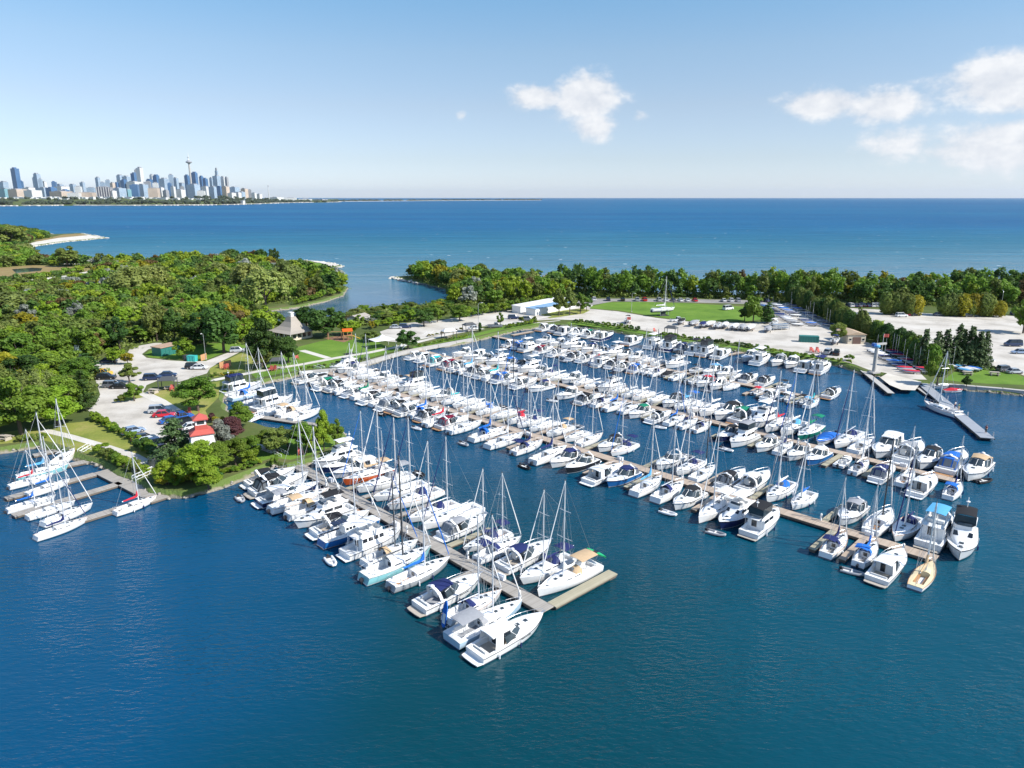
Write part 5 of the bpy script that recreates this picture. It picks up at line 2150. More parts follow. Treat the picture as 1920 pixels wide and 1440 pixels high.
moor(pC, 1, '''
1846 870 ma i t
1813 861 ma o b
1762 856 ma i k
1720 841 ma o g
1688 831 mb i n
1652 830 sa o - -
1620 811 sa i n -
1577 811 mc i b
1543 800 sb i e e e
1512 793 sb i l -
1478 788 sb i - r
1452 783 mf i -
1417 775 ma o e
1388 768 ma i k
1357 762 sa i - -
1328 760 sa i - -
1305 754 sb i b l
1280 750 ma i k
1247 745 sa i - -
1223 738 sb i - -
1198 735 sa i - w
1172 730 sb i - -
1153 725 mf i k
1130 719 sa i - w
1108 714 sb i - -
1088 709 ma i -
1066 704 sa i - -
1046 699 sb i n -
1026 695 ma i -
1005 690 mf i -
985 686 ma i k
965 681 ma i b
945 676 mf i -
925 672 ma i -
900 667 mb i u
880 662 ma i -
''', 'on far side of third pier')
moor(pD, -1, '''
1518 760 sb i l q
1500 755 mr i k
1475 748 mr i w
1443 745 ma i -
1418 737 mr i r
1357 730 sb o - -
1342 727 ma o -
1320 720 ma o r
1290 718 mr i k
1258 712 sb i - -
1245 704 mc i k
1220 705 sb i n -
1205 700 sb i - -
1185 697 ma i b
1165 692 ma i -
1145 688 ma i k
1126 684 mf i -
1108 681 sb i - r
1090 677 ma i -
1072 673 ma i k
1055 670 sb i - -
1037 666 ma i -
1008 661 ma i u
985 657 mf i -
965 653 ma i b
948 649 ma i -
''', 'on near side of fourth pier')
moor(pD, 1, '''
1570 741 ma o k
1477 722 mr i k
1438 717 ma o k
1412 709 ma o k
1392 705 sb i - -
1373 698 ma i -
1350 693 ma i l
1313 692 mr i k
1278 681 mf i k
1238 680 sb i - w
1215 676 sb i - -
1195 672 ma i -
1172 668 ma i k
1150 664 mf i -
1128 660 ma i -
1106 656 ma i n
1086 652 ma i -
1066 649 mf i w
1046 645 ma i -
1020 640 ma i -
''', 'on far side of fourth pier')

# the yacht lying off the end of the second pier, with a tender astern
d_ = pB.rz
q = G(1802, 1021, .4)
put_boat('mf', (q.x, q.y, 0), d_ + R(100) + math.pi, 11.5, 'k', '-', 'w', 'white flybridge yacht beyond the end of the second pier, lying alone')
q = G(1845, 902, .2)
put_boat('rb', (q.x, q.y, 0), d_ + R(60), 3.3, '-', '-', 'w', 'small grey inflatable dinghy floating off the end of third pier', 'dinghies')
q = G(593, 985, .2)
for i, (x, y, tx) in enumerate([(570, 984, 'black inflatable tender under the bow of the near flybridge yacht'), (1000, 888, 'small tender behind motor sailer on the second pier near side')]):
    pass

# ---------------------------------------------------------------- boats along the far quay
E0, E1 = G(1020, 607, .4), G(1590, 688, .4)
ang = math.atan2(E1.y - E0.y, E1.x - E0.x)
outw = Vector((math.sin(ang), -math.cos(ang), 0))
quay = parse('''
1027 616 ma i -
1046 621 ma i k
1066 623 mb i -
1086 626 ma i -
1106 630 ma i e
1133 634 mb i - - n
1181 644 mb i -
1222 650 mf i -
1256 654 mf i k - n
1275 658 ma i n
1297 663 mf i k
1330 662 mf i k
1353 667 mb i -
1406 672 ma o - - v
1426 678 mf i -
1458 681 ma o g
1484 684 ma o -
1513 690 mb i k
1539 695 mf i n
''')
prev = None
Qb = []
for x, y, typ, d, cv, co, hu in quay:
    p = G(x, y, .4)
    s = (p - E0).dot(Vector((math.cos(ang), math.sin(ang), 0)))
    Qb.append([s, typ, d, cv, co, hu])
for it in range(80):
    for a, b in zip(Qb, Qb[1:]):
        need = (BOATS[a[1]][2] + BOATS[b[1]][2]) / 2 + .15
        g_ = b[0] - a[0]
        if g_ < need:
            a[0] -= (need - g_) / 2
            b[0] += (need - g_) / 2
for i, (s, typ, d, cv, co, hu) in enumerate(Qb):
    L0 = BOATS[typ][1]
    base = E0 + Vector((math.cos(ang), math.sin(ang), 0)) * s
    c = base + outw * (L0 / 2 + 3.2)
    rz = math.atan2(outw.y, outw.x) + (math.pi if d == 'i' else 0) + R(rb_.uniform(-2, 2))
    put_boat(typ, (c.x, c.y, 0), rz, L0, cv, co, hu, '%s, %s from the left along the far quay' % (boat_words(typ, cv, co, hu), ORD[i]), 'boats moored along the far quay')


def small_jetty(p0, p1, w, mat, label, z=.5, name='finger_jetty'):
    a, b = G(*p0, z), G(*p1, z)
    ln = (b - a).length
    rz = math.atan2(b.y - a.y, b.x - a.x)
    r = empty(name, (a.x, a.y, 0), rz)
    n = max(1, int(ln / 5))
    for i in range(n):
        MB().box(((i + .5) * ln / n, 0, z - .06), (ln / n - .04, w, .12)).obj('deck_section', mat, r)
    MB().box((ln / 2, w / 2 + .03, z - .2), (ln, .06, .3)).box((ln / 2, -w / 2 - .03, z - .2), (ln, .06, .3)).obj('fascia', 'dock_side', r)
    m = MB()
    for i in range(max(2, int(ln / 4))):
        m.box(((i + .5) * ln / max(2, int(ln / 4)), 0, .08), (1.6, w * .85, .6))
    m.obj('float_drums', 'dock_float', r)
    tag(r, label, 'jetty', 'small jetties')
    return r


small_jetty((1352, 667), (1396, 659), 1.4, 'dock_tan', 'short plank jetty at the right of the far quay row')
small_jetty((960, 628), (998, 621), 1.6, 'dock_tan', 'narrow plank dock under the reedy bank at the basin head')

# ================================================================ the U-shaped jetty on the left
jet = empty('float_jetty', G(186, 884, .5) - Vector((0, 0, .5)), 0)
tag(jet, 'grey comb-shaped floating jetty beside the wooded cape at left', 'jetty')


def jdeck(name, a, b, w, parent, mat='dock_grey', z=.5):
    A, Bq = G(*a, z), G(*b, z)
    o = jet.location
    ln = (Bq - A).length
    rz = math.atan2(Bq.y - A.y, Bq.x - A.x)
    c = (A + Bq) / 2
    m = MB().box((0, 0, 0), (ln, w, .12))
    ob = m.obj(name, mat, parent)
    ob.location = (c.x - o.x, c.y - o.y, z - .06)
    ob.rotation_euler = (0, 0, rz)
    s = MB().box((0, 0, -.21), (ln - .05, w - .06, .3)).obj('float', 'dock_side', ob)
    return ob


jdeck('walkway', (192, 882), (300, 936), 2.9, jet)
jdeck('finger', (178, 888), (10, 934), 1.6, jet)
jdeck('finger', (226, 905), (24, 966), 1.7, jet)
jdeck('finger', (284, 934), (120, 984), 1.7, jet)
jdeck('walkway', (105, 842), (190, 866), 2.0, jet)
jdeck('finger', (100, 845), (62, 853), 1.6, jet)
jdeck('finger', (172, 862), (85, 880), 1.8, jet)
left = parse('''
118 862 sb x - -
92 898 sa x - r
96 882 sb x - l q
100 912 sb x - b
66 935 sa x - b
98 948 sa x - -
118 958 sa x - -
114 986 sa x - n
252 948 sb x - r
''')
pos = {}
hdL = math.atan2(*(G(300, 936, .5) - G(120, 984, .5)).yx)
spots = [((98, 878), (142, 848)), ((28, 912), (90, 895)), ((30, 900), (130, 878)), ((52, 930), (130, 905)), ((18, 958), (100, 935)), ((52, 972), (140, 945)), ((80, 986), (175, 950)), ((66, 1011), (165, 976)), ((222, 962), (288, 938))]
desc = ['white sailboat at the upper bay of the left comb jetty', 'white sailboat with red sail cover at the left comb jetty', 'pale teal sailboat with light blue cover at the left comb jetty', 'white sailboat with blue cover, inside the upper bay of the left comb jetty',
        'white sailboat with blue cover, outermost in the middle bay of the left comb jetty', 'white sailboat without cover in the middle bay of the left comb jetty', 'white sailboat beside the lowest finger of the left comb jetty, upper side',
        'white sailboat with navy cover outside the lowest finger of left comb jetty', 'small sailboat with red cover alone at the corner of the left comb jetty']
for (a, b), (x, y, typ, d, cv, co, hu), tx in zip(spots, left, desc):
    A, Bq = G(*a, .3), G(*b, .3)
    c = (A + Bq) / 2
    L = max(7.0, min(10.5, (Bq - A).length))
    put_boat(typ, (c.x, c.y, 0), math.atan2(Bq.y - A.y, Bq.x - A.x), L, cv, co, hu, tx, 'sailboats at the left jetty')

# ================================================================ boats behind the wooded cape
small_jetty((425, 772), (620, 800), 1.8, 'dock_grey', 'grey jetty behind the wooded cape, mostly hidden by white boats')
gl = [((428, 738), (478, 727), 'mf', 'n', '-', 'w', 'white flybridge yacht with navy canvas nearest shore behind the wooded cape'), ((436, 750), (495, 736), 'sa', 'b', 'b', 'i', 'ice blue sailboat with blue cover behind the wooded cape'),
      ((455, 762), (520, 745), 'sa', '-', '-', 'w', 'white sailboat, second mast from the left behind the wooded cape'), ((480, 770), (545, 752), 'mf', 'w', '-', 'w', 'white flybridge yacht among masts behind the wooded cape'),
      ((500, 778), (562, 760), 'sa', '-', 'w', 'w', 'white sailboat with white cover behind the wooded cape'), ((522, 784), (585, 765), 'sa', 't', '-', 'w', 'white sailboat with tan canvas behind the wooded cape'),
      ((545, 790), (600, 772), 'sb', '-', '-', 'w', 'white sailboat nearest the tip behind the wooded cape')]
for a, b, typ, cv, co, hu, tx in gl:
    A, Bq = G(*a, .3), G(*b, .3)
    c = (A + Bq) / 2
    put_boat(typ, (c.x, c.y, 0), math.atan2(Bq.y - A.y, Bq.x - A.x), None, cv, co, hu, tx, 'boats behind the wooded cape')
q = G(452, 768, .2)
# ================================================================ right-hand piers
rp = small_jetty((1728, 718), (1852, 821), 2.6, 'steel_grid', 'long grey steel pier reaching out from the slipway at right', .8, 'steel_pier')
for i, f in enumerate((.05, .35, .65, .97)):
    a, b = G(1728, 718, .8), G(1852, 821, .8)
    ln = (b - a).length
    MB().tube([(ln * f, 1.45, -.5), (ln * f, 1.45, 1.7)], .12, 8).obj('pile', 'steel', rp)
small_jetty((1700, 710), (1742, 740), 1.5, 'concrete', 'pale narrow loading dock beside the slipway')
q = G(1774, 770, .3)
put_boat('sa', (q.x - 1.2, q.y, 0), R(103), 10.5, '-', '-', 'v', 'white and blue sailboat alongside the long steel pier at right')
q = G(1756, 726, .3)
put_boat('mr', (q.x, q.y, 0), R(-10), 7.0, '-', '-', 'w', 'white open motorboat behind the landward end of the steel pier')
q = G(1772, 733, .3)
put_boat('mc', (q.x + 2, q.y, 0), R(0), 5.0, 'r', '-', 'w', 'small boat under a red cover behind the steel pier')
small_jetty((1812, 727), (1960, 741), 1.8, 'concrete', 'low pale landing stage along the right-hand shore')
kp = small_jetty((1618, 694), (1671, 737), 1.6, 'concrete', 'pale concrete crane pier with dark fendering at right', .9, 'crane_pier')

# ---------------------------------------------------------------- small things on the piers
ped = Proto()
ped.add('post', MB().box((0, 0, .45), (.22, .22, .9)), 'post_white')
ped.add('cap', MB().lathe([(.16, .9), (.18, 1.0), (.1, 1.12), (.02, 1.16)], n=8), 'lamp_glow')
ped.add('socket', MB().box((.12, 0, .6), (.04, .14, .25)), 'paint_dark')
box = Proto()
box.add('chest', MB().box((0, 0, .28), (1.1, .55, .56)), 'post_white')
box.add('lid', MB().loft([[(x, -.3, .57), (x, -.15, .66), (x, .15, .66), (x, .3, .57)] for x in (-.58, .58)], cap0=True, cap1=True), 'gelcoat')
names = {0: 'front', 1: 'second', 2: 'third', 3: 'fourth'}
for k, p in enumerate((pA, pB, pC, pD)):
    n = int(p.len / 12)
    for i in range(n):
        c = p.at(p.len - 4 - i * 12, (p.w / 2 - .22) * (1 if i % 2 else -1), p.z)
        tag(ped.put('power_pedestal', c, p.rz), 'white power pedestal on the %s pier, %s from its outer end' % (names[k], ORD[i]), 'pedestal', 'power pedestals on the piers')
    for i in range(int(p.len / 22)):
        c = p.at(p.len - 9 - i * 22, (p.w / 2 - .35) * (-1 if i % 2 else 1), p.z)
        tag(box.put('dock_box', c, p.rz), 'white dock box on the %s pier, %s from its outer end' % (names[k], ORD[i]), 'dock box', 'dock boxes on the piers')
# paddleboard and kayak carried on boats
kay = Proto()
kay.add('hull', MB().loft([[(x, -w, 0), (x, -w * .8, .14), (x, 0, .2), (x, w * .8, .14), (x, w, 0), (x, 0, -.1)] for x, w in ((-1.6, .03), (-1.1, .26), (-.3, .36), (.5, .34), (1.2, .2), (1.7, .03))], closed=True), 'canvas_e', key='hull', smooth=True)
kay.add('seat', MB().box((-.1, 0, .18), (.7, .4, .06)), 'rubber')
brd = Proto()
brd.add('board', MB().loft([[(x, -w, 0), (x, w, 0), (x, w, .1), (x, -w, .1)] for x, w in ((-1.6, .1), (-1.4, .3), (-.3, .4), (.9, .36), (1.5, .18), (1.65, .03))], closed=True, cap0=True), 'canvas_b', smooth=False)
brd.add('deck_pad', MB().box((-.5, 0, .115), (1.2, .5, .02)), 'canvas_w')


def stern_of(o, back, z, side=0.0):
    """a place near the stern of a moored boat, in its own axes"""
    c_, s_ = math.cos(o.rotation_euler.z), math.sin(o.rotation_euler.z)
    return Vector((o.location.x - c_ * back - s_ * side, o.location.y - s_ * back + c_ * side, z))


yacht = next(o for o in moored if 'first from outer end on far side of front pier' in o['label'])
tag(kay.put('kayak', stern_of(yacht, 5.6, 2.2), yacht.rotation_euler.z + R(90), 1.0, {'hull': 'paint_kayak'}), 'bright green kayak across the stern of the yacht by the pier head', 'kayak')
sl = next(o for o in moored if 'third from outer end on near side of front pier' in o['label'])
b_ = brd.put('paddleboard', stern_of(sl, 5.0, 2.0, -.8), sl.rotation_euler.z)
b_.rotation_euler = (0, R(-80), sl.rotation_euler.z)
tag(b_, 'blue paddleboard standing upright at the stern of the navy canvas sailboat', 'paddleboard')
# ================================================================ buildings
def gl(x, y):
    p = G(x, y, LZ)
    return Vector((p.x, p.y, LZ))


def heading(a, b):
    A, Bq = gl(*a), gl(*b)
    return math.atan2(Bq.y - A.y, Bq.x - A.x), (Bq - A).length


# --- lighthouse-shaped club tower
t = empty('lighthouse', gl(384, 866), R(28), (1.0, 1.0, 1.22))
m = MB()
sq = lambda w, z: [(-w, -w, z), (w, -w, z), (w, w, z), (-w, w, z)]
m.loft([sq(2.7, 0), sq(1.75, 4.8)], closed=True, cap0=True, cap1=True)
wall = m.obj('wall', 'wall_white', t)
for i in range(9):
    z = .4 + i * .48
    w = 2.7 - .95 * z / 4.8 + .015
    m = MB()
    m.loft([sq(w + .02, z), sq(w - .01, z + .09)], closed=True)
    m.obj('siding_board', 'wall_white', wall)
m = MB()
m.loft([sq(2.05, 4.7), sq(2.05, 4.82), sq(1.15, 5.35)], closed=True, cap0=True, cap1=True)
m.obj('gallery_roof', 'paint_red', t)
m = MB()
m.loft([sq(1.05, 5.3), sq(1.0, 6.0)], closed=True, cap0=True, cap1=True)
m.obj('lantern_base', 'paint_red', t)
m = MB()
m.loft([sq(.9, 6.0), sq(.9, 6.8)], closed=True, cap0=True, cap1=True)
lan = m.obj('lantern_room', 'wall_white', t)
for k in range(4):
    a = k * math.pi / 2
    m = MB().box((.92 * math.cos(a), .92 * math.sin(a), 6.4), (.04, 1.2, .5), a)
    m.obj('pane', 'tint', lan)
m = MB()
m.loft([sq(1.3, 6.78), sq(1.3, 6.9), sq(.12, 7.6)], closed=True, cap0=True, cap1=True)
r_ = m.obj('roof', 'paint_red', t)
MB().tube([(0, 0, 7.5), (0, 0, 8.1)], .06, 6).obj('finial', 'paint_red', r_)
for s, z in ((-1, 1.2), (-1, 3.0)):
    m = MB().box((0, -2.62 + .95 * z / 4.8 * 1.0 - .02, z + .4), (.7, .12, .9))
    w_ = m.obj('window', 'glass', t)
    MB().box((0, -2.70 + .95 * z / 4.8, z - .1), (.9, .1, .1)).obj('sill', 'post_white', w_)
MB().box((2.55, 0, 1.05), (.25, 1.0, 2.1)).obj('door', 'paint_red', t)
tag(t, 'white wooden lighthouse with red lantern and roof on the cape', 'lighthouse')

# --- club house with a sweeping roof
t = empty('club_house', gl(549, 633), R(-35), .86)
MB().box((0, 0, 1.5), (11.5, 10.5, 3.0)).obj('wall', 'wall_beige', t)
secs = []
for f, k in ((1.0, 3.0), (.72, 3.7), (.48, 4.9), (.28, 6.7), (.16, 8.6)):
    w, d = 7.6 * f, 7.0 * f
    secs.append([(-w, -d, k), (w, -d, k), (w, d, k), (-w, d, k)])
rf_ = MB().loft(secs, closed=True, cap0=True, cap1=True).obj('roof', 'roof_grey', t)
m = MB().box((0, 0, 9.2), (1.5, 1.3, 1.9)).box((0, 0, 10.2), (1.9, 1.7, .25))
m.obj('chimney', 'wall_white', rf_)
for i in range(5):
    w_ = MB().box((-4.4 + i * 2.2, -5.28, 1.6), (1.5, .08, 1.5)).obj('window', 'glass', t)
    MB().box((-4.4 + i * 2.2, -5.3, .8), (1.7, .12, .1)).obj('sill', 'wall_white', w_)
for i in range(4):
    MB().box((5.78, -3.6 + i * 2.4, 1.6), (.08, 1.5, 1.5)).obj('window', 'glass', t)
for x in (-7.2, -3.6, 0, 3.6, 7.2):
    MB().box((x, -6.6, 1.5), (.22, .22, 3.0)).obj('veranda_post', 'wall_white', t)
tag(t, 'club house with steep swept grey roof and white chimney among trees', 'building')

# --- canopy on the lawn
t = empty('canopy_tent', gl(717, 651), R(35))
m = MB()
secs = []
for f, z in ((1, 2.6), (.6, 2.95), (.3, 3.4), (.05, 4.1)):
    secs.append([(-3.6 * f, -2.8 * f, z), (3.6 * f, -2.8 * f, z), (3.6 * f, 2.8 * f, z), (-3.6 * f, 2.8 * f, z)])
m.loft(secs, closed=True, cap0=True, cap1=True).obj('canopy', 'canvas_w', t)
for x in (-3.5, 3.5):
    for y in (-2.7, 2.7):
        MB().tube([(x, y, 0), (x, y, 2.62)], .05, 6).obj('pole', 'post_white', t)
tag(t, 'white peaked canopy tent on the lawn beside the quay', 'tent')


def shed(name, corner, along, depth, h, wall, roof, label, gable=0.0, doors=0, doormat='wall_grey'):
    """long shed: front wall from corner to along (pixels), depth away from the camera"""
    rz, ln = heading(corner, along)
    t = empty(name, gl(*corner), rz)
    MB().box((ln / 2, depth / 2, h / 2), (ln, depth, h)).obj('wall', wall, t)
    if gable:
        m = MB().add([(-.3, -.35, h), (ln + .3, -.35, h), (ln + .3, depth / 2, h + gable), (-.3, depth / 2, h + gable), (-.3, depth + .35, h), (ln + .3, depth + .35, h)],
                     [(0, 1, 2, 3), (3, 2, 5, 4), (0, 3, 4), (1, 5, 2), (0, 4, 5, 1)])
    else:
        m = MB().add([(-.2, -.25, h), (ln + .2, -.25, h), (ln + .2, depth + .25, h), (-.2, depth + .25, h), (-.2, -.25, h + .15), (ln + .2, -.25, h + .15), (ln + .2, depth + .25, h + .3), (-.2, depth + .25, h + .3)],
                     [(0, 3, 2, 1), (4, 5, 6, 7), (0, 1, 5, 4), (1, 2, 6, 5), (2, 3, 7, 6), (3, 0, 4, 7)])
    m.obj('roof', roof, t)
    for i in range(doors):
        x = ln * (i + .5) / doors
        d = MB().box((x, -.03, h * .42), (ln / doors * .72, .08, h * .8)).obj('door', doormat, t)
        MB().box((x + ln / doors * .28, -.09, h * .42), (.08, .05, .14)).obj('handle', 'steel', d)
    tag(t, label, 'building')
    return t


shed('storage_shed', (976, 588), (1062, 571), 4.5, 2.9, 'wall_white', 'roof_white', 'long white storage shed with flat pale roof beside the boat yard', doors=10, doormat='roof_white')
shed('storage_shed', (1004, 592), (1078, 577), 5.0, 2.7, 'wall_white', 'roof_blue', 'shorter storage shed with blue roof in front of the long white one', doors=8, doormat='roof_white')
shed('garden_shed', (303, 669), (338, 661), 4.0, 2.6, 'paint_green', 'roof_rust', 'dark teal shed with rusty flat roof beside the upper car park', doors=5, doormat='paint_green')
t = shed('park_hut', (672, 610), (694, 604), 5.0, 2.6, 'wall_white', 'roof_grey', 'small white hut with grey roof behind the playground trees', 1.0, 2, 'paint_brown')
shed('lake_house', (932, 551), (956, 548), 9.0, 3.2, 'wall_white', 'roof_white', 'white roofed house half hidden in the wood by the inlet', 1.2, 3, 'glass')
shed('service_hut', (575, 610), (588, 607), 3.0, 2.4, 'wall_beige', 'roof_grey', 'little beige hut beside the club house chimney', .8, 1, 'paint_brown')

# --- boathouse by the slip
rz, ln = heading((1589, 645), (1622, 645))
t = empty('boathouse', gl(1589, 645), rz)
W_, D_, H_ = ln, 9.0, 3.1
MB().box((W_ / 2, D_ / 2, H_ / 2), (W_, D_, H_)).obj('wall', 'wall_beige', t)
MB().add([(-.35, -.3, H_), (W_ / 2, -.3, H_ + .9), (W_ + .35, -.3, H_), (-.35, D_ + .3, H_), (W_ / 2, D_ + .3, H_ + .9), (W_ + .35, D_ + .3, H_)], [(0, 2, 1), (3, 4, 5), (0, 1, 4, 3), (1, 2, 5, 4), (0, 3, 5, 2)]).obj('roof', 'roof_tan', t)
d = MB().box((W_ / 2, -.04, 1.15), (2.7, .1, 2.3)).obj('garage_door', 'paint_brown', t)
for i in range(4):
    MB().box((W_ / 2, -.10, .3 + i * .56), (2.6, .03, .5)).obj('panel', 'paint_brown', d)
for x in (.75, W_ - .75):
    w_ = MB().box((x, -.03, 1.5), (.7, .1, .6)).obj('window', 'glass', t)
    MB().box((x, -.08, 1.14), (.85, .12, .08)).obj('sill', 'wall_white', w_)
tag(t, 'beige boathouse with brown garage door under a tan roof', 'building')

# --- mast crane
t = empty('mast_crane', gl(1638, 699), R(20))
MB().box((0, 0, .2), (2.6, 2.2, .4)).obj('plinth', 'concrete', t)
MB().tube([(0, 0, .4), (0, 0, 7.2)], .5, 14).obj('column', 'wall_grey', t, smooth=True)
hd = MB().lathe([(.62, 7.2), (.8, 7.3), (.8, 7.7), (.5, 7.9)], n=14).obj('slew_head', 'canvas_l', t)
MB().box((.9, 0, 8.05), (4.4, .55, .5)).obj('jib', 'wall_grey', t)
MB().box((-1.1, 0, 8.0), (.9, .9, .8)).obj('winch_box', 'car_blue', t)
MB().tube([(2.9, 0, 7.8), (2.9, 0, 4.8)], .03, 4).obj('hoist_cable', 'rigwire', t)
MB().box((2.9, 0, 4.6), (.25, .2, .4)).obj('hook_block', 'paint_dark', t)
tag(t, 'tall pale cylindrical mast crane standing on the pier at right', 'crane')


def slab(name, px, size, rz, mat, label, cat, lid=None, zoff=0):
    t = empty(name, gl(*px), rz)
    MB().box((0, 0, size[2] / 2), size).obj('body', mat, t)
    m = MB()
    n = max(2, int(size[0] / .8))
    for i in range(n):
        m.box((-size[0] / 2 + (i + .5) * size[0] / n, -size[1] / 2 - .04, size[2] / 2), (.1, .08, size[2] * .92))
    m.obj('rib', mat, t)
    MB().box((0, 0, size[2] + .04), (size[0] + .1, size[1] + .1, .08)).obj('lid', lid or 'paint_dark', t)
    tag(t, label, cat)


slab('waste_container', (1516, 641), (6.0, 2.4, 2.0), R(-12), 'paint_green', 'long dark green waste container standing in the boat yard', 'container', 'paint_green')
slab('dumpster', (361, 677), (2.6, 1.6, 1.6), R(-8), 'paint_turq', 'turquoise dumpster under the tree beside the car park', 'dumpster', 'paint_turq')
slab('dumpster', (352, 674), (2.0, 1.4, 1.3), R(-8), 'paint_dark', 'dark dumpster just left of the turquoise one', 'dumpster')
slab('equipment_box', (290, 873), (1.6, 1.2, 1.6), R(-30), 'wall_grey', 'grey equipment box beside the footpath on the cape', 'box')
for i, (a, b, tx) in enumerate([((377, 677), (388, 673), 'orange brown board fence screen beside the dumpsters'), ((412, 691), (434, 686), 'orange brown board fence screen beside the quay drive')]):
    rz, ln = heading(a, b)
    t = empty('board_fence', gl(*a), rz)
    n = int(ln / .25)
    for k in range(n):
        MB().box((ln * (k + .5) / n, 0, .9), (ln / n - .02, .05, 1.8 + .03 * (k % 2))).obj('board', 'wood_fence', t)
    MB().box((ln / 2, .06, 1.3), (ln, .06, .12)).box((ln / 2, .06, .5), (ln, .06, .12)).obj('rail', 'wood_fence', t)
    tag(t, tx, 'fence')


def gazebo(px, w, d, rz, roof, label, name='picnic_shelter', h=2.5):
    t = empty(name, gl(*px), rz)
    for x in (-1, 1):
        for y in (-1, 1):
            MB().box((x * w * .45, y * d * .45, h / 2), (.16, .16, h)).obj('post', 'paint_dark', t)
    m = MB()
    m.loft([[(-w / 2, -d / 2, h), (w / 2, -d / 2, h), (w / 2, d / 2, h), (-w / 2, d / 2, h)], [(-w / 2, -d / 2, h + .12), (w / 2, -d / 2, h + .12), (w / 2, d / 2, h + .12), (-w / 2, d / 2, h + .12)],
            [(-w * .3, -.1, h + .9), (w * .3, -.1, h + .9), (w * .3, .1, h + .9), (-w * .3, .1, h + .9)]], closed=True, cap0=True, cap1=True)
    m.obj('roof', roof, t)
    tb = MB().box((0, 0, .74), (1.8, .8, .06)).box((0, .7, .45), (1.8, .28, .05)).box((0, -.7, .45), (1.8, .28, .05)).box((-.7, 0, .4), (.1, 1.3, .7)).box((.7, 0, .4), (.1, 1.3, .7))
    tb.obj('picnic_table', 'teak_grey', t)
    tag(t, label, 'shelter', 'small shelters')


gazebo((316, 730), 4.2, 3.0, R(10), 'paint_dark', 'dark roofed picnic shelter at the edge of the lower car park')
gazebo((521, 692), 4.2, 2.4, R(20), 'paint_dark', 'low dark shelter roof on the quay below the big tree')
gazebo((1258, 628), 4.2, 3.4, R(-30), 'paint_dark', 'small dark pergola on the bank of the far quay')
gazebo((842, 634), 5.0, 3.0, R(30), 'roof_white', 'white roofed shelter beside the quay path near the cypress')
gazebo((880, 622), 4.5, 3.0, R(30), 'paint_dark', 'dark shelter on the quay corner behind the maroon yacht')

# --- playground
t = empty('play_structure', gl(652, 637), R(20))
for x in (-1.4, 0.0, 1.4):
    for y in (-.8, .8):
        MB().box((x, y, 1.5), (.15, .15, 3.0)).obj('post', 'wood_warm', t)
MB().box((0, 0, 1.5), (3.2, 1.9, .12)).obj('platform', 'wood_warm', t)
MB().add([(-1.7, -1.1, 3.0), (1.7, -1.1, 3.0), (1.7, 0, 3.9), (-1.7, 0, 3.9), (1.7, 1.1, 3.0), (-1.7, 1.1, 3.0)], [(0, 1, 2, 3), (3, 2, 4, 5), (0, 3, 5), (1, 4, 2)]).obj('roof', 'canvas_o', t)
MB().loft([[(1.5 + i * .55, -.4, 1.5 - i * .27), (1.5 + i * .55, -.3, 1.38 - i * .27), (1.5 + i * .55, .3, 1.38 - i * .27), (1.5 + i * .55, .4, 1.5 - i * .27)] for i in range(6)]).obj('slide', 'canvas_y', t)
tag(t, 'wooden playground tower with orange roof and yellow slide', 'playground')
t = empty('swing_frame', gl(628, 636), R(10))
for x in (-2.2, 2.2):
    MB().tube([(x, -1, 0), (x, 0, 2.6), (x, 1, 0)], .07, 6).obj('a_frame', 'wood_warm', t)
MB().tube([(-2.3, 0, 2.6), (2.3, 0, 2.6)], .08, 6).obj('beam', 'wood_warm', t)
for x in (-.9, .9):
    s_ = MB().box((x, 0, .6), (.5, .25, .05)).obj('swing_seat', 'rubber', t)
    MB().tube([(x - .22, 0, .6), (x - .22, 0, 2.6)], .015, 3).tube([(x + .22, 0, .6), (x + .22, 0, 2.6)], .015, 3).obj('chain', 'steel', s_)
tag(t, 'wooden swing frame beside the playground tower', 'playground')

# --- gangways
def gangway(a, b, za, zb, w, mat, label):
    A, Bq = G(*a, za), G(*b, zb)
    d = Bq - A
    ln = math.hypot(d.x, d.y)
    t = empty('gangway', (A.x, A.y, za), math.atan2(d.y, d.x))
    dz = zb - za
    MB().loft([[(0, -w / 2, 0), (0, w / 2, 0), (0, w / 2, -.15), (0, -w / 2, -.15)], [(ln, -w / 2, dz), (ln, w / 2, dz), (ln, w / 2, dz - .15), (ln, -w / 2, dz - .15)]], closed=True, cap0=True, cap1=True).obj('deck', mat, t)
    for s in (-1, 1):
        m = MB()
        y = s * w / 2
        m.tube([(0, y, 1.0), (ln, y, dz + 1.0)], .05, 5).tube([(0, y, .5), (ln, y, dz + .5)], .035, 5)
        n = int(ln / 1.3) + 1
        for i in range(n + 1):
            f = i / n
            m.tube([(ln * f, y, dz * f), (ln * f, y, dz * f + 1.0)], .04, 4)
            if i < n:
                m.tube([(ln * f, y, dz * f), (ln * (i + 1) / n, y, dz * (i + 1) / n + 1.0)], .03, 4)
        m.obj('railing', 'post_white', t)
    tag(t, label, 'gangway', 'gangways')


gangway((508, 845), (535, 860), LZ, .6, 1.5, 'dock_grey', 'gangway with rails from the cape down to the front pier')
gangway((290, 886), (252, 904), LZ, .55, 1.3, 'steel_grid', 'grey truss gangway from the cape to the left comb jetty')
gangway((168, 842), (150, 853), LZ, .55, 1.2, 'dock_grey', 'short ramp from the shore path to the left jetty')
gangway((465, 790), (490, 780), LZ, .55, 1.3, 'post_white', 'white railed gangway behind the dark red maple')
gangway((592, 690), (606, 695), LZ, .6, 1.6, 'dock_tan', 'ramp from the quay to the second pier')
gangway((750, 656), (758, 650), LZ, .6, 1.4, 'dock_tan', 'ramp from the quay to the third pier')

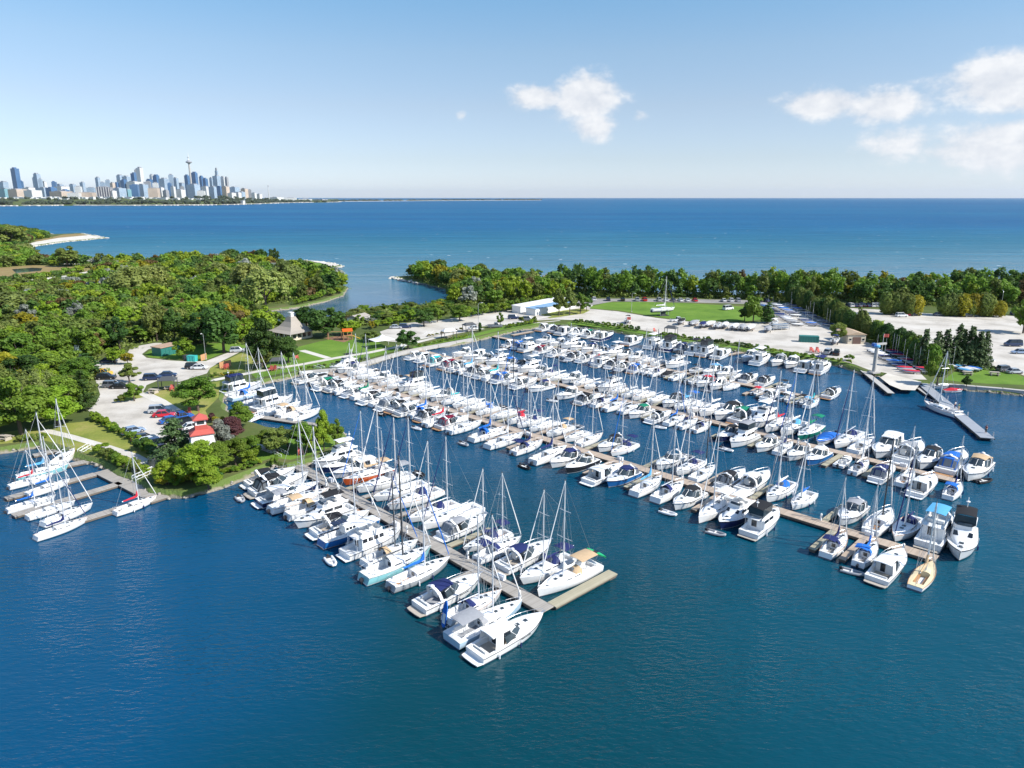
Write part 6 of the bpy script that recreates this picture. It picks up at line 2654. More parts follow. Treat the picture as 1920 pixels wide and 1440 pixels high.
# ================================================================ vehicles
def make_car(kind):
    P = Proto()
    L, W, H = {'sedan': (4.6, 1.82, 1.45), 'suv': (4.7, 1.9, 1.72), 'pickup': (5.6, 2.0, 1.85), 'van': (5.2, 2.0, 2.1)}[kind]
    w = W / 2
    h1 = H * .58
    prof = {'sedan': [(-L / 2, .5, h1 * .8), (-L / 2 + .15, .95, h1), (-.25 * L, 1, h1 + .03), (.18 * L, 1, h1 + .02), (.42 * L, .97, h1 * .9), (L / 2, .8, h1 * .68)],
            'suv': [(-L / 2, .85, h1), (-L / 2 + .1, .97, h1 + .03), (-.2 * L, 1, h1 + .03), (.2 * L, 1, h1 + .02), (.43 * L, .97, h1 * .94), (L / 2, .82, h1 * .75)],
            'pickup': [(-L / 2, .95, h1), (-L / 2 + .1, 1, h1), (-.1 * L, 1, h1), (.2 * L, 1, h1 + .02), (.45 * L, .97, h1 * .97), (L / 2, .85, h1 * .8)],
            'van': [(-L / 2, .9, h1), (-L / 2 + .1, 1, h1), (0, 1, h1), (.3 * L, 1, h1), (.44 * L, .97, h1 * .9), (L / 2, .82, h1 * .7)]}[kind]
    m = MB()
    secs = []
    for x, k, z in prof:
        k = max(k, .8)
        secs.append([(x, -w * k, .28), (x, -w * k, z * .75), (x, -w * k * .93, z), (x, w * k * .93, z), (x, w * k, z * .75), (x, w * k, .28)])
    m.loft(secs, closed=True, cap0=True, cap1=True)
    P.add('body', m, 'car_white', key='paint', smooth=True)
    g = {'sedan': (-.40, -.24, .10, .27), 'suv': (-.47, -.42, .10, .25), 'pickup': (-.06, -.03, .16, .28), 'van': (-.48, -.46, .2, .36)}[kind]
    z0 = h1 - .02
    gs = [(g[0] * L, z0), (g[1] * L, H - .05), (g[2] * L, H - .03), (g[3] * L, z0)]
    tp = [[(x, -w * (.86 if z == z0 else .70), z), (x, w * (.86 if z == z0 else .70), z)] for x, z in gs]
    m = MB()
    b0, t0, t1, b1 = tp
    m.add(b0 + t0 + t1 + b1, [(0, 1, 3, 2), (4, 5, 7, 6), (0, 2, 4, 6), (1, 7, 5, 3)])
    gi = P.add('windows', m, 'glass')
    m = MB()
    m.box(((t0[0][0] + t1[0][0]) / 2, 0, H), (t1[0][0] - t0[0][0] + .1, w * 1.42, .07))
    for s in (0, 1):
        for a, b in ((b0, t0), (b1, t1)):
            m.tube([a[s], b[s]], .045, 4)
        xm = (t0[s][0] + t1[s][0]) / 2
        m.tube([(xm, b0[s][1], z0), (xm, t0[s][1], H)], .045, 4)
    P.add('roof', m, 'car_white', key='paint')
    if kind == 'pickup':
        P.add('cargo_bed', MB().box((-.30 * L, 0, h1 + .01), (.34 * L, W * .8, .03)), 'paint_black')
    for x in (-.31 * L, .31 * L):
        for s in (-1, 1):
            wi = P.add('wheel', MB().lathe([(.2, -.11), (.33, -.11), (.35, 0), (.33, .11), (.2, .11)], n=12), 'tyre')
            nm, me, key, sub, loc = P.parts[wi]
            for v in me.vertices:
                x_, y_, z_ = v.co
                v.co = (x_ + x, z_ + s * (w - .1), y_ + .35)
            me.update()
            P.add('rim', MB().box((x, s * (w + .015), .35), (.3, .03, .3)), 'rim', sub=wi)
    for s in (-1, 1):
        P.add('headlight', MB().box((L / 2 - .08, s * w * .6, h1 * .66), (.14, .4, .14)), 'headlight')
        P.add('taillight', MB().box((-L / 2 + .04, s * w * .66, h1 * .78), (.12, .3, .16)), 'taillight')
    return P


CARS = {k: make_car(k) for k in ('sedan', 'suv', 'pickup', 'van')}
cars = [  # x y kind colour heading label
    (300, 773, 'suv', 'silver', 15, 'silver car parked just above the red one'), (308, 781, 'sedan', 'red', 14, 'bright red car parked in the lower car park'),
    (321, 792, 'sedan', 'blue', 40, 'dark blue car just below the red one'), (338, 788, 'pickup', 'blue', 42, 'blue pickup truck near the dense evergreen'), (352, 797, 'suv', 'black', 40, 'black car beside the lighthouse'), (362, 804, 'sedan', 'white', 40, 'white car half hidden beside the lighthouse roof'),
    (250, 812, 'sedan', 'pale blue', 48, 'pale blue car parked apart along the hedge'), (270, 826, 'sedan', 'black', 30, 'black car under the shrubs by the hedge'), (280, 832, 'sedan', 'white', 48, 'white car between two dark cars by the hedge'), (294, 836, 'suv', 'navy', 42, 'navy car at the bottom end of the hedge row'),
    (287, 712, 'suv', 'navy', 12, 'navy car, left of the pair on the middle verge'), (315, 706, 'sedan', 'navy', 14, 'dark blue car, right of the pair on the middle verge'), (212, 726, 'suv', 'grey', 4, 'dark grey car left under the round lot tree'), (226, 728, 'sedan', 'black', 4, 'black car right under the round lot tree'),
    (200, 711, 'suv', 'black', 8, 'black car below the yellow pickup'), (190, 704, 'pickup', 'yellow', 6, 'yellow pickup truck at the left of the car park'), (177, 700, 'suv', 'blue', 6, 'bright blue car behind the yellow pickup'), (204, 680, 'sedan', 'navy', 8, 'dark car in shade of the lime tree at the lot edge'),
    (364, 691, 'suv', 'black', 8, 'black car left of the white one by the drive'), (374, 692, 'sedan', 'white', 6, 'white car parked by the drive near the fence'), (446, 660, 'suv', 'silver', 20, 'silver car on the drive under the big dark trees'),
    (760, 615, 'suv', 'navy', 8, 'navy car at the left corner of the upper yard'), (742, 616, 'sedan', 'silver', 8, 'silver car at the left corner of the upper yard'), (800, 606, 'sedan', 'grey', 10, 'grey car under the small tree on the upper yard'), (963, 598, 'suv', 'navy', 8, 'navy car in front of the storage sheds'), (990, 601, 'suv', 'grey', 5, 'grey car right of the navy one at the sheds'),
    (890, 618, 'sedan', 'white', 20, 'white car near the cypress on the quay corner'), (928, 614, 'pickup', 'grey', 10, 'grey pickup beside the quay corner shelter'), (1365, 581, 'van', 'white', 30, 'white van parked alone on the far end of the green'), (1270, 603, 'pickup', 'white', 10, 'white pickup beside the stored sailboat'),
    (1553, 663, 'suv', 'silver', 50, 'silver car at the quay beside the red chairs'), (1568, 665, 'suv', 'black', 62, 'black car with the silver one at the quay'),
    (1899, 649, 'van', 'navy', 178, 'dark blue van at the right edge of the gravel lot'), (1911, 663, 'sedan', 'pale blue', 178, 'blue grey car below the van at the right edge'), (1848, 678, 'sedan', 'white', 175, 'white car just right of the tall spruces'),
    (1884, 696, 'suv', 'grey', 10, 'grey car left of the silver pair by the right lawn'), (1902, 700, 'sedan', 'silver', 6, 'silver car by the right lawn'), (8, 607, 'sedan', 'blue', 10, 'blue car in the small lot at the far left'),
    (1690, 594, 'suv', 'white', 5, 'white car beside the red one in the far gravel lot'), (1703, 592, 'sedan', 'red', 5, 'red car in the far gravel lot'), (1716, 592, 'suv', 'black', 5, 'black car right of the red one in the far gravel lot'), (1760, 592, 'sedan', 'grey', 10, 'grey car at the cedar edge of the far gravel lot'), (1815, 594, 'suv', 'black', 10, 'black car at the right cedar edge of the far gravel lot'), (1905, 591, 'suv', 'navy', 5, 'navy car on the lane at the upper right')]
for x, y, k, c, hd, tx in cars:
    tag(CARS[k].put('parked_car', gl(x, y) + Vector((0, 0, .014)), R(hd), None, {'paint': 'car_' + c}), tx, 'pickup' if k == 'pickup' else ('van' if k == 'van' else 'car'), 'parked cars')
rc = random.Random(9)
n_ = 0
for i in range(26):
    x = 1100 + i * 13.5
    c = rc.choice(['white', 'silver', 'grey', 'black', 'navy', 'red', 'white'])
    if rc.random() < .25:
        continue
    n_ += 1
    tag(CARS[rc.choice(['sedan', 'suv', 'suv'])].put('parked_car', gl(x, 563.2 + 3.0 * (i / 26)) + Vector((0, 0, .02)), R(90 + rc.uniform(-5, 5)), None, {'paint': 'car_' + c}),
        '%s car, %s from left in the shade behind the green' % (c, ORD[n_ - 1]), 'car', 'cars behind the green')
for i in range(16):
    x = 1590 + i * 4.0
    c = rc.choice(['white', 'silver', 'grey', 'black', 'navy'])
    tag(CARS[rc.choice(['sedan', 'suv'])].put('parked_car', gl(x, 574.5 + (i % 2) * .5) + Vector((0, 0, .02)), R(90), None, {'paint': 'car_' + c}), '%s car, %s from left in the far row behind cedars' % (c, ORD[i]), 'car', 'cars in the far row')

# ================================================================ boats stored ashore
tr = Proto()
tr.add('frame', MB().box((0, 0, .45), (5.6, .12, .12)).box((-1, 0, .5), (.12, 1.8, .1)).box((1.0, 0, .5), (.12, 1.6, .1)).tube([(2.8, 0, .45), (3.9, 0, .45)], .05, 5), 'steel')
for s in (-1, 1):
    w_ = MB().lathe([(.15, -.1), (.3, -.1), (.3, .1), (.15, .1)], n=10)
    w_.v = [(x - 1.0, z + s * 1.0, y + .3) for x, y, z in w_.v]
    tr.add('wheel', w_, 'tyre')
    tr.add('bunk', MB().box((0, s * .55, .66), (3.6, .12, .14)), 'wood_warm')
tr.add('jack', MB().tube([(3.4, 0, 0), (3.4, 0, .7)], .04, 5), 'steel')


def on_trailer(px, rz, L, canvas, typ, lab, i):
    p = gl(*px)
    tag(tr.put('boat_trailer', p + Vector((0, 0, .012)), rz, L / 7), 'boat trailer, %s from left in the boat yard, carrying a boat' % ORD[i], 'trailer', 'trailers in the yard')
    P, L0, B0 = BOATS[typ]
    put_boat(typ, (p.x, p.y, LZ + (.73 + .28) * L / 7), rz, L, canvas, '-', 'w', lab, 'boats stored ashore')


st = [((1278, 608), 'k', 'mc'), ((1302, 611), 'g', 'mc'), ((1318, 614), 'n', 'mc'), ((1332, 613), 'w', 'mc'), ((1345, 616), '-', 'mr'), ((1360, 615), 'w', 'mc'), ((1378, 618), 'w', 'mc'), ((1392, 619), 'g', 'mc'), ((1408, 620), 'w', 'mc'),
      ((1440, 622), 'g', 'mc'), ((1452, 612), 'w', 'mr'), ((1446, 604), 'k', 'mc'), ((1178, 606), 'k', 'mr'), ((1566, 645), 'n', 'mr')]
for i, (px, cv, typ) in enumerate(st):
    on_trailer(px, R(rc.uniform(40, 70)), 6.4, cv, typ, '%s %s on a trailer, %s from left in the boat yard' % ('white', 'runabout' if typ == 'mr' else 'boat under %s cover' % CANVAS[cv][0], ORD[i]), i)
# the sailboat standing on the green
p = gl(1243, 592)
cr = Proto()
cr.add('base', MB().box((0, 1.1, .15), (4.6, .2, .2)).box((0, -1.1, .15), (4.6, .2, .2)).box((-2, 0, .15), (.2, 2.4, .2)).box((2, 0, .15), (.2, 2.4, .2)), 'paint_dark')
for x in (-1.8, 1.8):
    for s in (-1, 1):
        cr.add('stand', MB().tube([(x, s * 1.2, .2), (x, s * 1.0, 1.75)], .07, 6), 'steel')
cr.add('keel_block', MB().box((0, 0, .75), (2.2, .4, 1.4)), 'paint_dark')
tag(cr.put('boat_cradle', p + Vector((0, 0, .02)), R(18)), 'steel cradle under the sailboat standing on the green', 'cradle')
put_boat('sa', (p.x, p.y, LZ + 1.98), R(18), 10.5, '-', 'w', 'w', 'white sailboat standing ashore on a cradle at the green', 'boats stored ashore')

dg = Proto()
H_ = Hull(4.4, 1.6, .42, .55, 'sail', -.18)
dg.add('hull', H_.shell(), 'hull_w', key='hull', smooth=True)
secs = []
for t_, h in ((.02, .08), (.3, .2), (.55, .28), (.8, .14), (.98, .05)):
    b_, z_ = H_.b(t_) + .02, H_.sh(t_)
    secs.append([(H_.X(t_), b_ * math.cos(a), z_ - .05 + (h + .05) * math.sin(a)) for a in [math.pi * k / 4 for k in range(5)]])
dg.add('cover', MB().loft(secs, cap0=True, cap1=True), 'canvas_b', key='canvas', smooth=True)
dg.add('mast', MB().tube([(.5, 0, .5), (.5, 0, 6.0)], .035, 5), 'alu', key='mast')
dg.add('dolly', MB().box((-.3, 0, -.16), (2.6, .1, .08)).box((-.9, 0, -.2), (.08, 1.3, .08)).box((-.9, .65, -.28), (.4, .1, .4)).box((-.9, -.65, -.28), (.4, .1, .4)).box((1.2, 0, -.3), (.08, .08, .34)), 'steel')


def rows(a, b, n, off, nrow, rz, where, mastp, cols):
    A, Bq = gl(*a), gl(*b)
    d = (Bq - A).normalized()
    nn = Vector((-d.y, d.x, 0))
    k = 0
    for r in range(nrow):
        for i in range(n):
            if rc.random() < .12:
                continue
            p = A.lerp(Bq, (i + .5) / n) + nn * (off * r) + Vector((rc.uniform(-.3, .3), rc.uniform(-.3, .3), .49))
            c = rc.choice(cols)
            k += 1
            o = dg.put('sailing_dinghy', p, math.atan2(d.y, d.x) + rz + R(rc.uniform(-6, 6)), None, {'canvas': 'canvas_' + c, 'hull': 'hull_' + rc.choice('wwwvb')}, () if rc.random() < mastp else ('mast',))
            tag(o, 'dinghy under %s cover %s, %s from the near end' % (CANVAS[c][0], where, ORD[k - 1]), 'dinghy', 'dinghies stored ashore')


rows((1558, 614), (1478, 572), 18, 6.0, 3, R(90), 'in the yard rows', .25, 'nnkgkwgb')
rows((1748, 704), (1668, 660), 14, 5.2, 2, R(90), 'below the hedge', .45, 'nnbkwgkr')
rows((1800, 688), (1768, 694), 5, 4.5, 2, R(80), 'by the spruces', .2, 'bwbwl')
t = empty('dinghy_rack', gl(1462, 618), R(15))
for z in (.6, 1.3, 2.0):
    MB().box((0, 0, z), (7, 2.2, .1)).obj('shelf', 'steel', t)
for x in (-3.3, 0, 3.3):
    for y in (-1, 1):
        MB().box((x, y, 1.1), (.12, .12, 2.2)).obj('upright', 'steel', t)
tag(t, 'steel dinghy rack at the edge of the boat yard trees', 'rack')

# ================================================================ small furniture
ch = Proto()
ch.add('seat', MB().box((0, 0, .33), (.55, .6, .05), 0, 1, R(-8)), 'paint_red', key='c')
ch.add('backrest', MB().box((-.36, 0, .68), (.05, .6, .85), 0, 1, R(-22)), 'paint_red', key='c')
for s in (-1, 1):
    ch.add('arm', MB().box((-.05, s * .36, .56), (.7, .12, .04)), 'paint_red', key='c')
    ch.add('leg', MB().box((.25, s * .33, .28), (.08, .06, .56)), 'paint_red', key='c')
    ch.add('leg', MB().box((-.35, s * .33, .2), (.1, .06, .4)), 'paint_red', key='c')
cg = {}
for x, y, wh in [(484, 681, 'below the big lawn tree'), (490, 678, 'below the big lawn tree'), (496, 681, 'below the big lawn tree'), (508, 696, 'beside the low quay shelter'), (514, 695, 'beside the low quay shelter'), (420, 693, 'in front of the quay fence'), (426, 692, 'in front of the quay fence'), (323, 733, 'beside the dark picnic shelter'),
                 (353, 777, 'on the grass above the lighthouse'), (557, 674, 'right of the big lawn tree'), (1521, 660, 'on the quay at right'), (1526, 662, 'on the quay at right'), (1532, 660, 'on the quay at right'), (1536, 663, 'on the quay at right'), (1228, 623, 'on the far quay bank'), (564, 853, 'on the tip of the cape')]:
    i = cg.get(wh, 0)
    cg[wh] = i + 1
    tag(ch.put('garden_chair', gl(x, y) + Vector((0, 0, .03)), R(rc.uniform(-120, -40)), 1.35), 'red wooden garden chair %s, %s from left' % (wh, ORD[i]), 'chair', 'red garden chairs')
pt = Proto()
pt.add('top', MB().box((0, 0, .74), (1.8, .8, .06)), 'teak_grey')
for s in (-1, 1):
    pt.add('bench', MB().box((0, s * .72, .45), (1.8, .28, .05)), 'teak_grey')
    pt.add('leg', MB().box((s * .65, 0, .37), (.1, 1.2, .74), 0, .6), 'teak_grey')
for x, y, tx in [(288, 737, 'grey picnic table beside the dark picnic shelter'), (1864, 704, 'pale picnic table on the lawn at right'), (10, 825, 'pale picnic table on the grass at the left edge'), (1814, 703, 'weathered picnic table by the covered dinghies at right')]:
    tag(pt.put('picnic_table', gl(x, y) + Vector((0, 0, .02)), R(-15), 1.3), tx, 'table', 'picnic tables')
lp = Proto()
lp.add('pole', MB().tube([(0, 0, 0), (0, 0, 7.4), (.3, 0, 7.9), (1.3, 0, 8.1)], .09, 6, r1=.05), 'steel')
lp.add('lamp_head', MB().box((1.5, 0, 8.08), (.7, .28, .12)), 'lamp_glow')
lp.add('base', MB().box((0, 0, .15), (.45, .45, .3)), 'concrete')
for x, y, tx in [(1184, 585, 'dark lamp post at the left of the green'), (1876, 580, 'lamp post beside the lane at the upper right'), (386, 674, 'lamp post beside the dumpster fence'), (230, 652, 'lamp post at the edge of the upper wood'), (1424, 584, 'lamp post in front of the pair of trees on the green'), (897, 607, 'tall flag-like post in the quay yard'), (170, 672, 'lamp post beside the blue spruce'), (430, 572, 'pale pole among the trees at the inlet')]:
    tag(lp.put('lamp_post', gl(x, y), R(rc.uniform(0, 360))), tx, 'lamp post', 'lamp posts')
# red buoy flag by the crane
t = empty('flag_pole', gl(1652, 668), R(0))
MB().tube([(0, 0, 0), (0, 0, 7.0)], .05, 5).obj('pole', 'post_white', t)
MB().loft([[(x, .06 * math.sin(x * 4), z) for x in (0.05, .4, .8, 1.2, 1.6)] for z in (5.9, 6.9)]).obj('flag', 'paint_red', t)
tag(t, 'flag pole with red flag beside the hedge near the crane', 'flag')
t = empty('flag_pole', gl(1175, 610), R(0))
MB().tube([(0, 0, 0), (0, 0, 3.2)], .05, 5).obj('pole', 'post_white', t)
MB().loft([[(x, .05 * math.sin(x * 4), z) for x in (0.05, .4, .8, 1.2, 1.5)] for z in (2.1, 3.2)]).obj('flag', 'paint_red', t)
tag(t, 'short pole with red flag on the far quay bank', 'flag')

# ================================================================ people on the steel pier
def person(px, z, rz, shirt, trousers, label, arm=0.0):
    p = G(*px, z)
    t = empty('person', (p.x, p.y, z), rz)

    def skin(nm, pts, edges, rad, mat, sub=1):
        me = bpy.data.meshes.new(nm)
        me.from_pydata(pts, edges, [])
        me.materials.append(MAT[mat])
        o = link(nm, me, t)
        sk = o.modifiers.new('skin', 'SKIN')
        for i, r in enumerate(rad):
            me.skin_vertices[0].data[i].radius = (r, r * .85)
        me.skin_vertices[0].data[0].use_root = True
        o.modifiers.new('sub', 'SUBSURF').levels = sub
        o.modifiers['sub'].render_levels = sub
        return o
    V = [(0, 0, .95), (0, 0, 1.15), (0, 0, 1.38), (0, 0, 1.5), (.02, 0, 1.62), (.02, 0, 1.74)]
    Rr = [.145, .13, .16, .06, .09, .075]
    E = [(0, 1), (1, 2), (2, 3), (3, 4), (4, 5)]
    for s in (-1, 1):
        o = len(V)
        V += [(0, s * .2, 1.42), (0, s * .25, 1.14), (.12 + arm, s * .24, .92 + arm), (.17 + arm, s * .23, .84 + arm)]
        Rr += [.065, .05, .038, .035]
        E += [(2, o), (o, o + 1), (o + 1, o + 2), (o + 2, o + 3)]
        o = len(V)
        V += [(0, s * .1, .88), (.03, s * .11, .48), (-.02, s * .11, .09), (.12, s * .12, .045)]
        Rr += [.1, .07, .05, .045]
        E += [(0, o), (o, o + 1), (o + 1, o + 2), (o + 2, o + 3)]
    skin('body', V, E, Rr, 'skin')
    V2 = [(0, 0, 1.0), (0, 0, 1.2), (0, 0, 1.4), (0, .2, 1.42), (0, .25, 1.22), (0, -.2, 1.42), (0, -.25, 1.22)]
    skin('shirt', V2, [(0, 1), (1, 2), (2, 3), (3, 4), (2, 5), (5, 6)], [.165, .15, .18, .085, .075, .085, .075], shirt)
    V3 = [(0, 0, .96), (0, .1, .86), (.03, .11, .48), (-.01, .11, .16), (0, -.1, .86), (.03, -.11, .48), (-.01, -.11, .16)]
    skin('trousers', V3, [(0, 1), (1, 2), (2, 3), (0, 4), (4, 5), (5, 6)], [.16, .12, .09, .075, .12, .09, .075], trousers)
    MB().lathe([(.03, 1.84), (.09, 1.80), (.105, 1.72), (.09, 1.66)], n=10).obj('hair', 'hair', t)
    tag(t, label, 'person', 'people on the steel pier')


person((1848, 812), .8, R(200), 'canvas_u', 'paint_black', 'person in maroon shirt standing near the end of the steel pier')
person((1797, 770), .8, R(100), 'canvas_e', 'canvas_t', 'person in green shirt walking on the middle of the steel pier')
person((1790, 766), .8, R(120), 'canvas_w', 'canvas_n', 'person in white shirt beside the green shirt on steel pier')
# ================================================================ trees
nr = np.random.default_rng(4)


def quads_mesh(name, c, n, size, mat, asp=.75):
    """leaf-clump faces at points c facing n"""
    k = len(c)
    n = n / (np.linalg.norm(n, axis=1, keepdims=True) + 1e-9)
    ref = nr.normal(size=(k, 3))
    a = np.cross(n, ref)
    a /= (np.linalg.norm(a, axis=1, keepdims=True) + 1e-9)
    b = np.cross(n, a)
    s = size[:, None]
    j = lambda: 1 + nr.uniform(-.35, .35, size=(k, 1))
    P = np.stack([c - a * s * j(), c - b * s * asp * j(), c + a * s * j(), c + b * s * asp * j()], axis=1).reshape(-1, 3)
    return arr_mesh(name, P, k, mat)


def arr_mesh(name, P, k, mat):
    me = bpy.data.meshes.new(name)
    me.vertices.add(4 * k)
    me.vertices.foreach_set('co', P.astype(np.float32).ravel())
    me.loops.add(4 * k)
    me.loops.foreach_set('vertex_index', np.arange(4 * k, dtype=np.int32))
    me.polygons.add(k)
    me.polygons.foreach_set('loop_start', np.arange(0, 4 * k, 4, dtype=np.int32))
    me.polygons.foreach_set('loop_total', np.full(k, 4, dtype=np.int32))
    me.materials.append(MAT[mat])
    me.update(calc_edges=True)
    return me


def sph(k):
    v = nr.normal(size=(k, 3))
    return v / np.linalg.norm(v, axis=1, keepdims=True)


def crown_points(kind, n):
    """points, normals and sizes of leaf clumps; nominal tree 10 m tall, 8 m wide"""
    C, Nn = [], []
    if kind in ('broad', 'round', 'loose', 'shrub'):
        nl = {'broad': 36, 'round': 28, 'loose': 22, 'shrub': 14}[kind]
        cz, hz = (5.4, 4.3) if kind != 'shrub' else (3.4, 3.0)
        lob = []
        while len(lob) < nl:
            d = sph(1)[0]
            if d[2] < -.8:
                continue
            r = nr.uniform(.45, .92) if kind != 'round' else nr.uniform(.55, .8)
            lob.append((np.array([d[0] * 3.3 * r, d[1] * 3.3 * r, cz + d[2] * hz * r]), nr.uniform(.5, 1.3) * (1.1 if kind == 'round' else (.85 if kind == 'loose' else 1))))
        w = np.array([l[1] ** 2 for l in lob])
        w /= w.sum()
        for (p, r), f in zip(lob, w):
            k = max(6, int(n * f))
            d = sph(k)
            rr = r * nr.uniform(.2, 1.25, size=(k, 1)) ** .5
            C.append(p + d * rr * np.array([1, 1, .8]))
            Nn.append(d * .8 + np.array([0, 0, .35]) + nr.normal(size=(k, 3)) * .45)
    elif kind == 'willow':
        for i in range(46):
            d = sph(1)[0]
            d[2] = abs(d[2])
            top = np.array([d[0] * 3.4, d[1] * 3.4, 5.5 + d[2] * 3.8])
            ln = nr.uniform(1.6, 4.6)
            k = n // 46
            t = nr.uniform(0, 1, size=(k, 1))
            C.append(top + np.concatenate([d[0] * .9 * np.sqrt(t), d[1] * .9 * np.sqrt(t), -ln * t], axis=1) + nr.normal(size=(k, 3)) * np.array([.38, .38, .2]))
            Nn.append(np.repeat(np.array([[d[0], d[1], .35 + d[2]]]), k, 0) + nr.normal(size=(k, 3)) * .5)
    elif kind in ('spruce', 'pine'):
        for i in range(17 if kind == 'spruce' else 13):
            f = i / (17 if kind == 'spruce' else 13)
            z = 1.2 + 8.6 * f
            rad = (3.7 * (1 - f) ** .8 + .3) if kind == 'spruce' else (3.6 * (1 - f) ** .55 * (.55 + .45 * nr.random()) + .4)
            nb = max(4, int(11 * (1 - f)) + 3)
            for b in range(nb):
                a = nr.uniform(0, 6.283)
                rl = rad * nr.uniform(.65, 1.1)
                k = max(3, int(n / 17 / nb * (1.6 * (1 - f) + .4)))
                t = nr.uniform(.15, 1, size=(k, 1))
                up = -.28 if kind == 'spruce' else .05
                C.append(np.concatenate([np.cos(a) * rl * t, np.sin(a) * rl * t, z + up * rl * t ** 1.6 + 0 * t], axis=1) + nr.normal(size=(k, 3)) * np.array([.22, .22, .12]))
                Nn.append(np.repeat(np.array([[np.cos(a) * .5, np.sin(a) * .5, .9]]), k, 0) + nr.normal(size=(k, 3)) * .45)
    elif kind == 'cedar':
        d = sph(n)
        bump = 1 + .16 * np.sin(d[:, :1] * 7 + 1) * np.cos(d[:, 1:2] * 6 + d[:, 2:3] * 8)
        prof = np.where(d[:, 2:3] > 0, 1 - .28 * d[:, 2:3], 1.0)
        C.append(d * np.array([2.7, 2.7, 4.8]) * bump * prof * nr.uniform(.82, 1.03, size=(n, 1)) + np.array([0, 0, 5.0]))
        Nn.append(d + nr.normal(size=(n, 3)) * .5)
    return np.concatenate(C), np.concatenate(Nn)


def trunk_mb(kind):
    m = MB()
    r = random.Random(hash(kind) % 1000)
    if kind in ('spruce', 'pine', 'cedar'):
        m.tube([(0, 0, -.1), (0, 0, 5), (.05, 0, 9.2)], .2, 7, r1=.05)
        for i in range(6):
            a = i * 1.1
            m.tube([(0, 0, 2 + i), (math.cos(a) * 1.5, math.sin(a) * 1.5, 2 + i)], .05, 4, r1=.02)
        return m
    if kind == 'shrub':
        for i in range(5):
            a = i * 1.26
            m.tube([(0, 0, -.1), (math.cos(a) * .8, math.sin(a) * .8, 2), (math.cos(a) * 1.7, math.sin(a) * 1.7, 4)], .1, 5, r1=.03)
        return m
    m.tube([(0, 0, -.15), (.05, .03, 1.5), (.1, 0, 3.4)], .26, 8, r1=.19)
    for i in range(6):
        a = i * 1.05 + r.uniform(-.3, .3)
        q = r.uniform(1.6, 2.6)
        m.tube([(.1, 0, 2.6 + .25 * (i % 3)), (math.cos(a) * q * .5, math.sin(a) * q * .5, 4.4 + .3 * (i % 2)), (math.cos(a) * q, math.sin(a) * q, 6.4 + r.uniform(-.4, .9))], .13, 5, r1=.04)
    return m


TREES = {}
for kind in ('broad', 'round', 'loose', 'shrub', 'willow', 'spruce', 'pine', 'cedar'):
    nv = 3 if kind in ('broad', 'round') else 2
    for v in range(nv):
        for lod, n, sz in (('hi', 8500, .235), ('mid', 2600, .41)):
            if kind == 'shrub':
                n, sz = n // 2, sz * 1.1
            c, nn = crown_points(kind, n)
            s = sz * nr.uniform(.6, 1.25, size=len(c)) * (.8 if kind in ('spruce', 'pine', 'cedar') else 1)
            TREES[kind, v, lod] = quads_mesh('crown', c, nn, s, 'leaf_mid', .7 if kind != 'willow' else .5)
TRUNK = {k: trunk_mb(k).mesh('trunk', 'bark') for k in ('broad', 'shrub', 'spruce', 'willow')}
LEAFW = {'mid': 'mid green', 'dark': 'dark green', 'lime': 'yellow green', 'olive': 'olive green', 'gold': 'golden', 'silver': 'silvery grey', 'maroon': 'dark red', 'rust': 'rusty red', 'willow': 'pale green', 'spruce': 'dark green', 'blue': 'blue grey'}
KINDW = {'broad': 'broadleaf tree', 'round': 'round headed tree', 'loose': 'open crowned tree', 'shrub': 'shrub', 'willow': 'weeping willow', 'spruce': 'spruce', 'pine': 'pine', 'cedar': 'cedar'}
rt = random.Random(21)
placed = []


def tree(p, h, w, kind, leaf, label, group, lod=None, cat=None):
    d = p.length
    lod = lod or ('hi' if d < 215 else 'mid')
    v = rt.randrange(3 if kind in ('broad', 'round') else 2)
    nm = {'willow': 'willow_tree', 'spruce': 'spruce_tree', 'pine': 'pine_tree', 'cedar': 'cedar_tree', 'shrub': 'shrub'}.get(kind, 'leafy_tree')
    hh, ww = (10.0, 8.0) if kind not in ('shrub', 'spruce', 'pine', 'cedar') else {'shrub': (6.6, 7.6), 'spruce': (10, 6.4), 'pine': (10, 7.4), 'cedar': (9.8, 5.6)}[kind]
    t = empty(nm, p, rt.uniform(0, 6.28), (w / ww, w / ww * rt.uniform(.9, 1.1), h / hh))
    c = link('crown', TREES[kind, v, lod], t)
    c.material_slots[0].link = 'OBJECT'
    c.material_slots[0].material = MAT['leaf_' + leaf]
    k = link('trunk', TRUNK[{'spruce': 'spruce', 'pine': 'spruce', 'cedar': 'spruce', 'shrub': 'shrub', 'willow': 'broad'}.get(kind, 'broad')], t)
    tag(t, label, cat or ('shrub' if kind == 'shrub' else 'tree'), group)
    placed.append((p.x, p.y, w / 2))
    return t


def tree_px(x, yb, yt, wpx, kind, leaf, label, group='trees round the marina', lod=None):
    """base pixel, top pixel row and width in pixels"""
    p = gl(x, yb)
    dep = p.y * CP - (LZ - CAM_H) * SP
    w = wpx / FPX * dep
    h = ray_at(x, yt, p.y).z - LZ
    return tree(p, max(1.2, h), w, kind, leaf, label, group, lod)


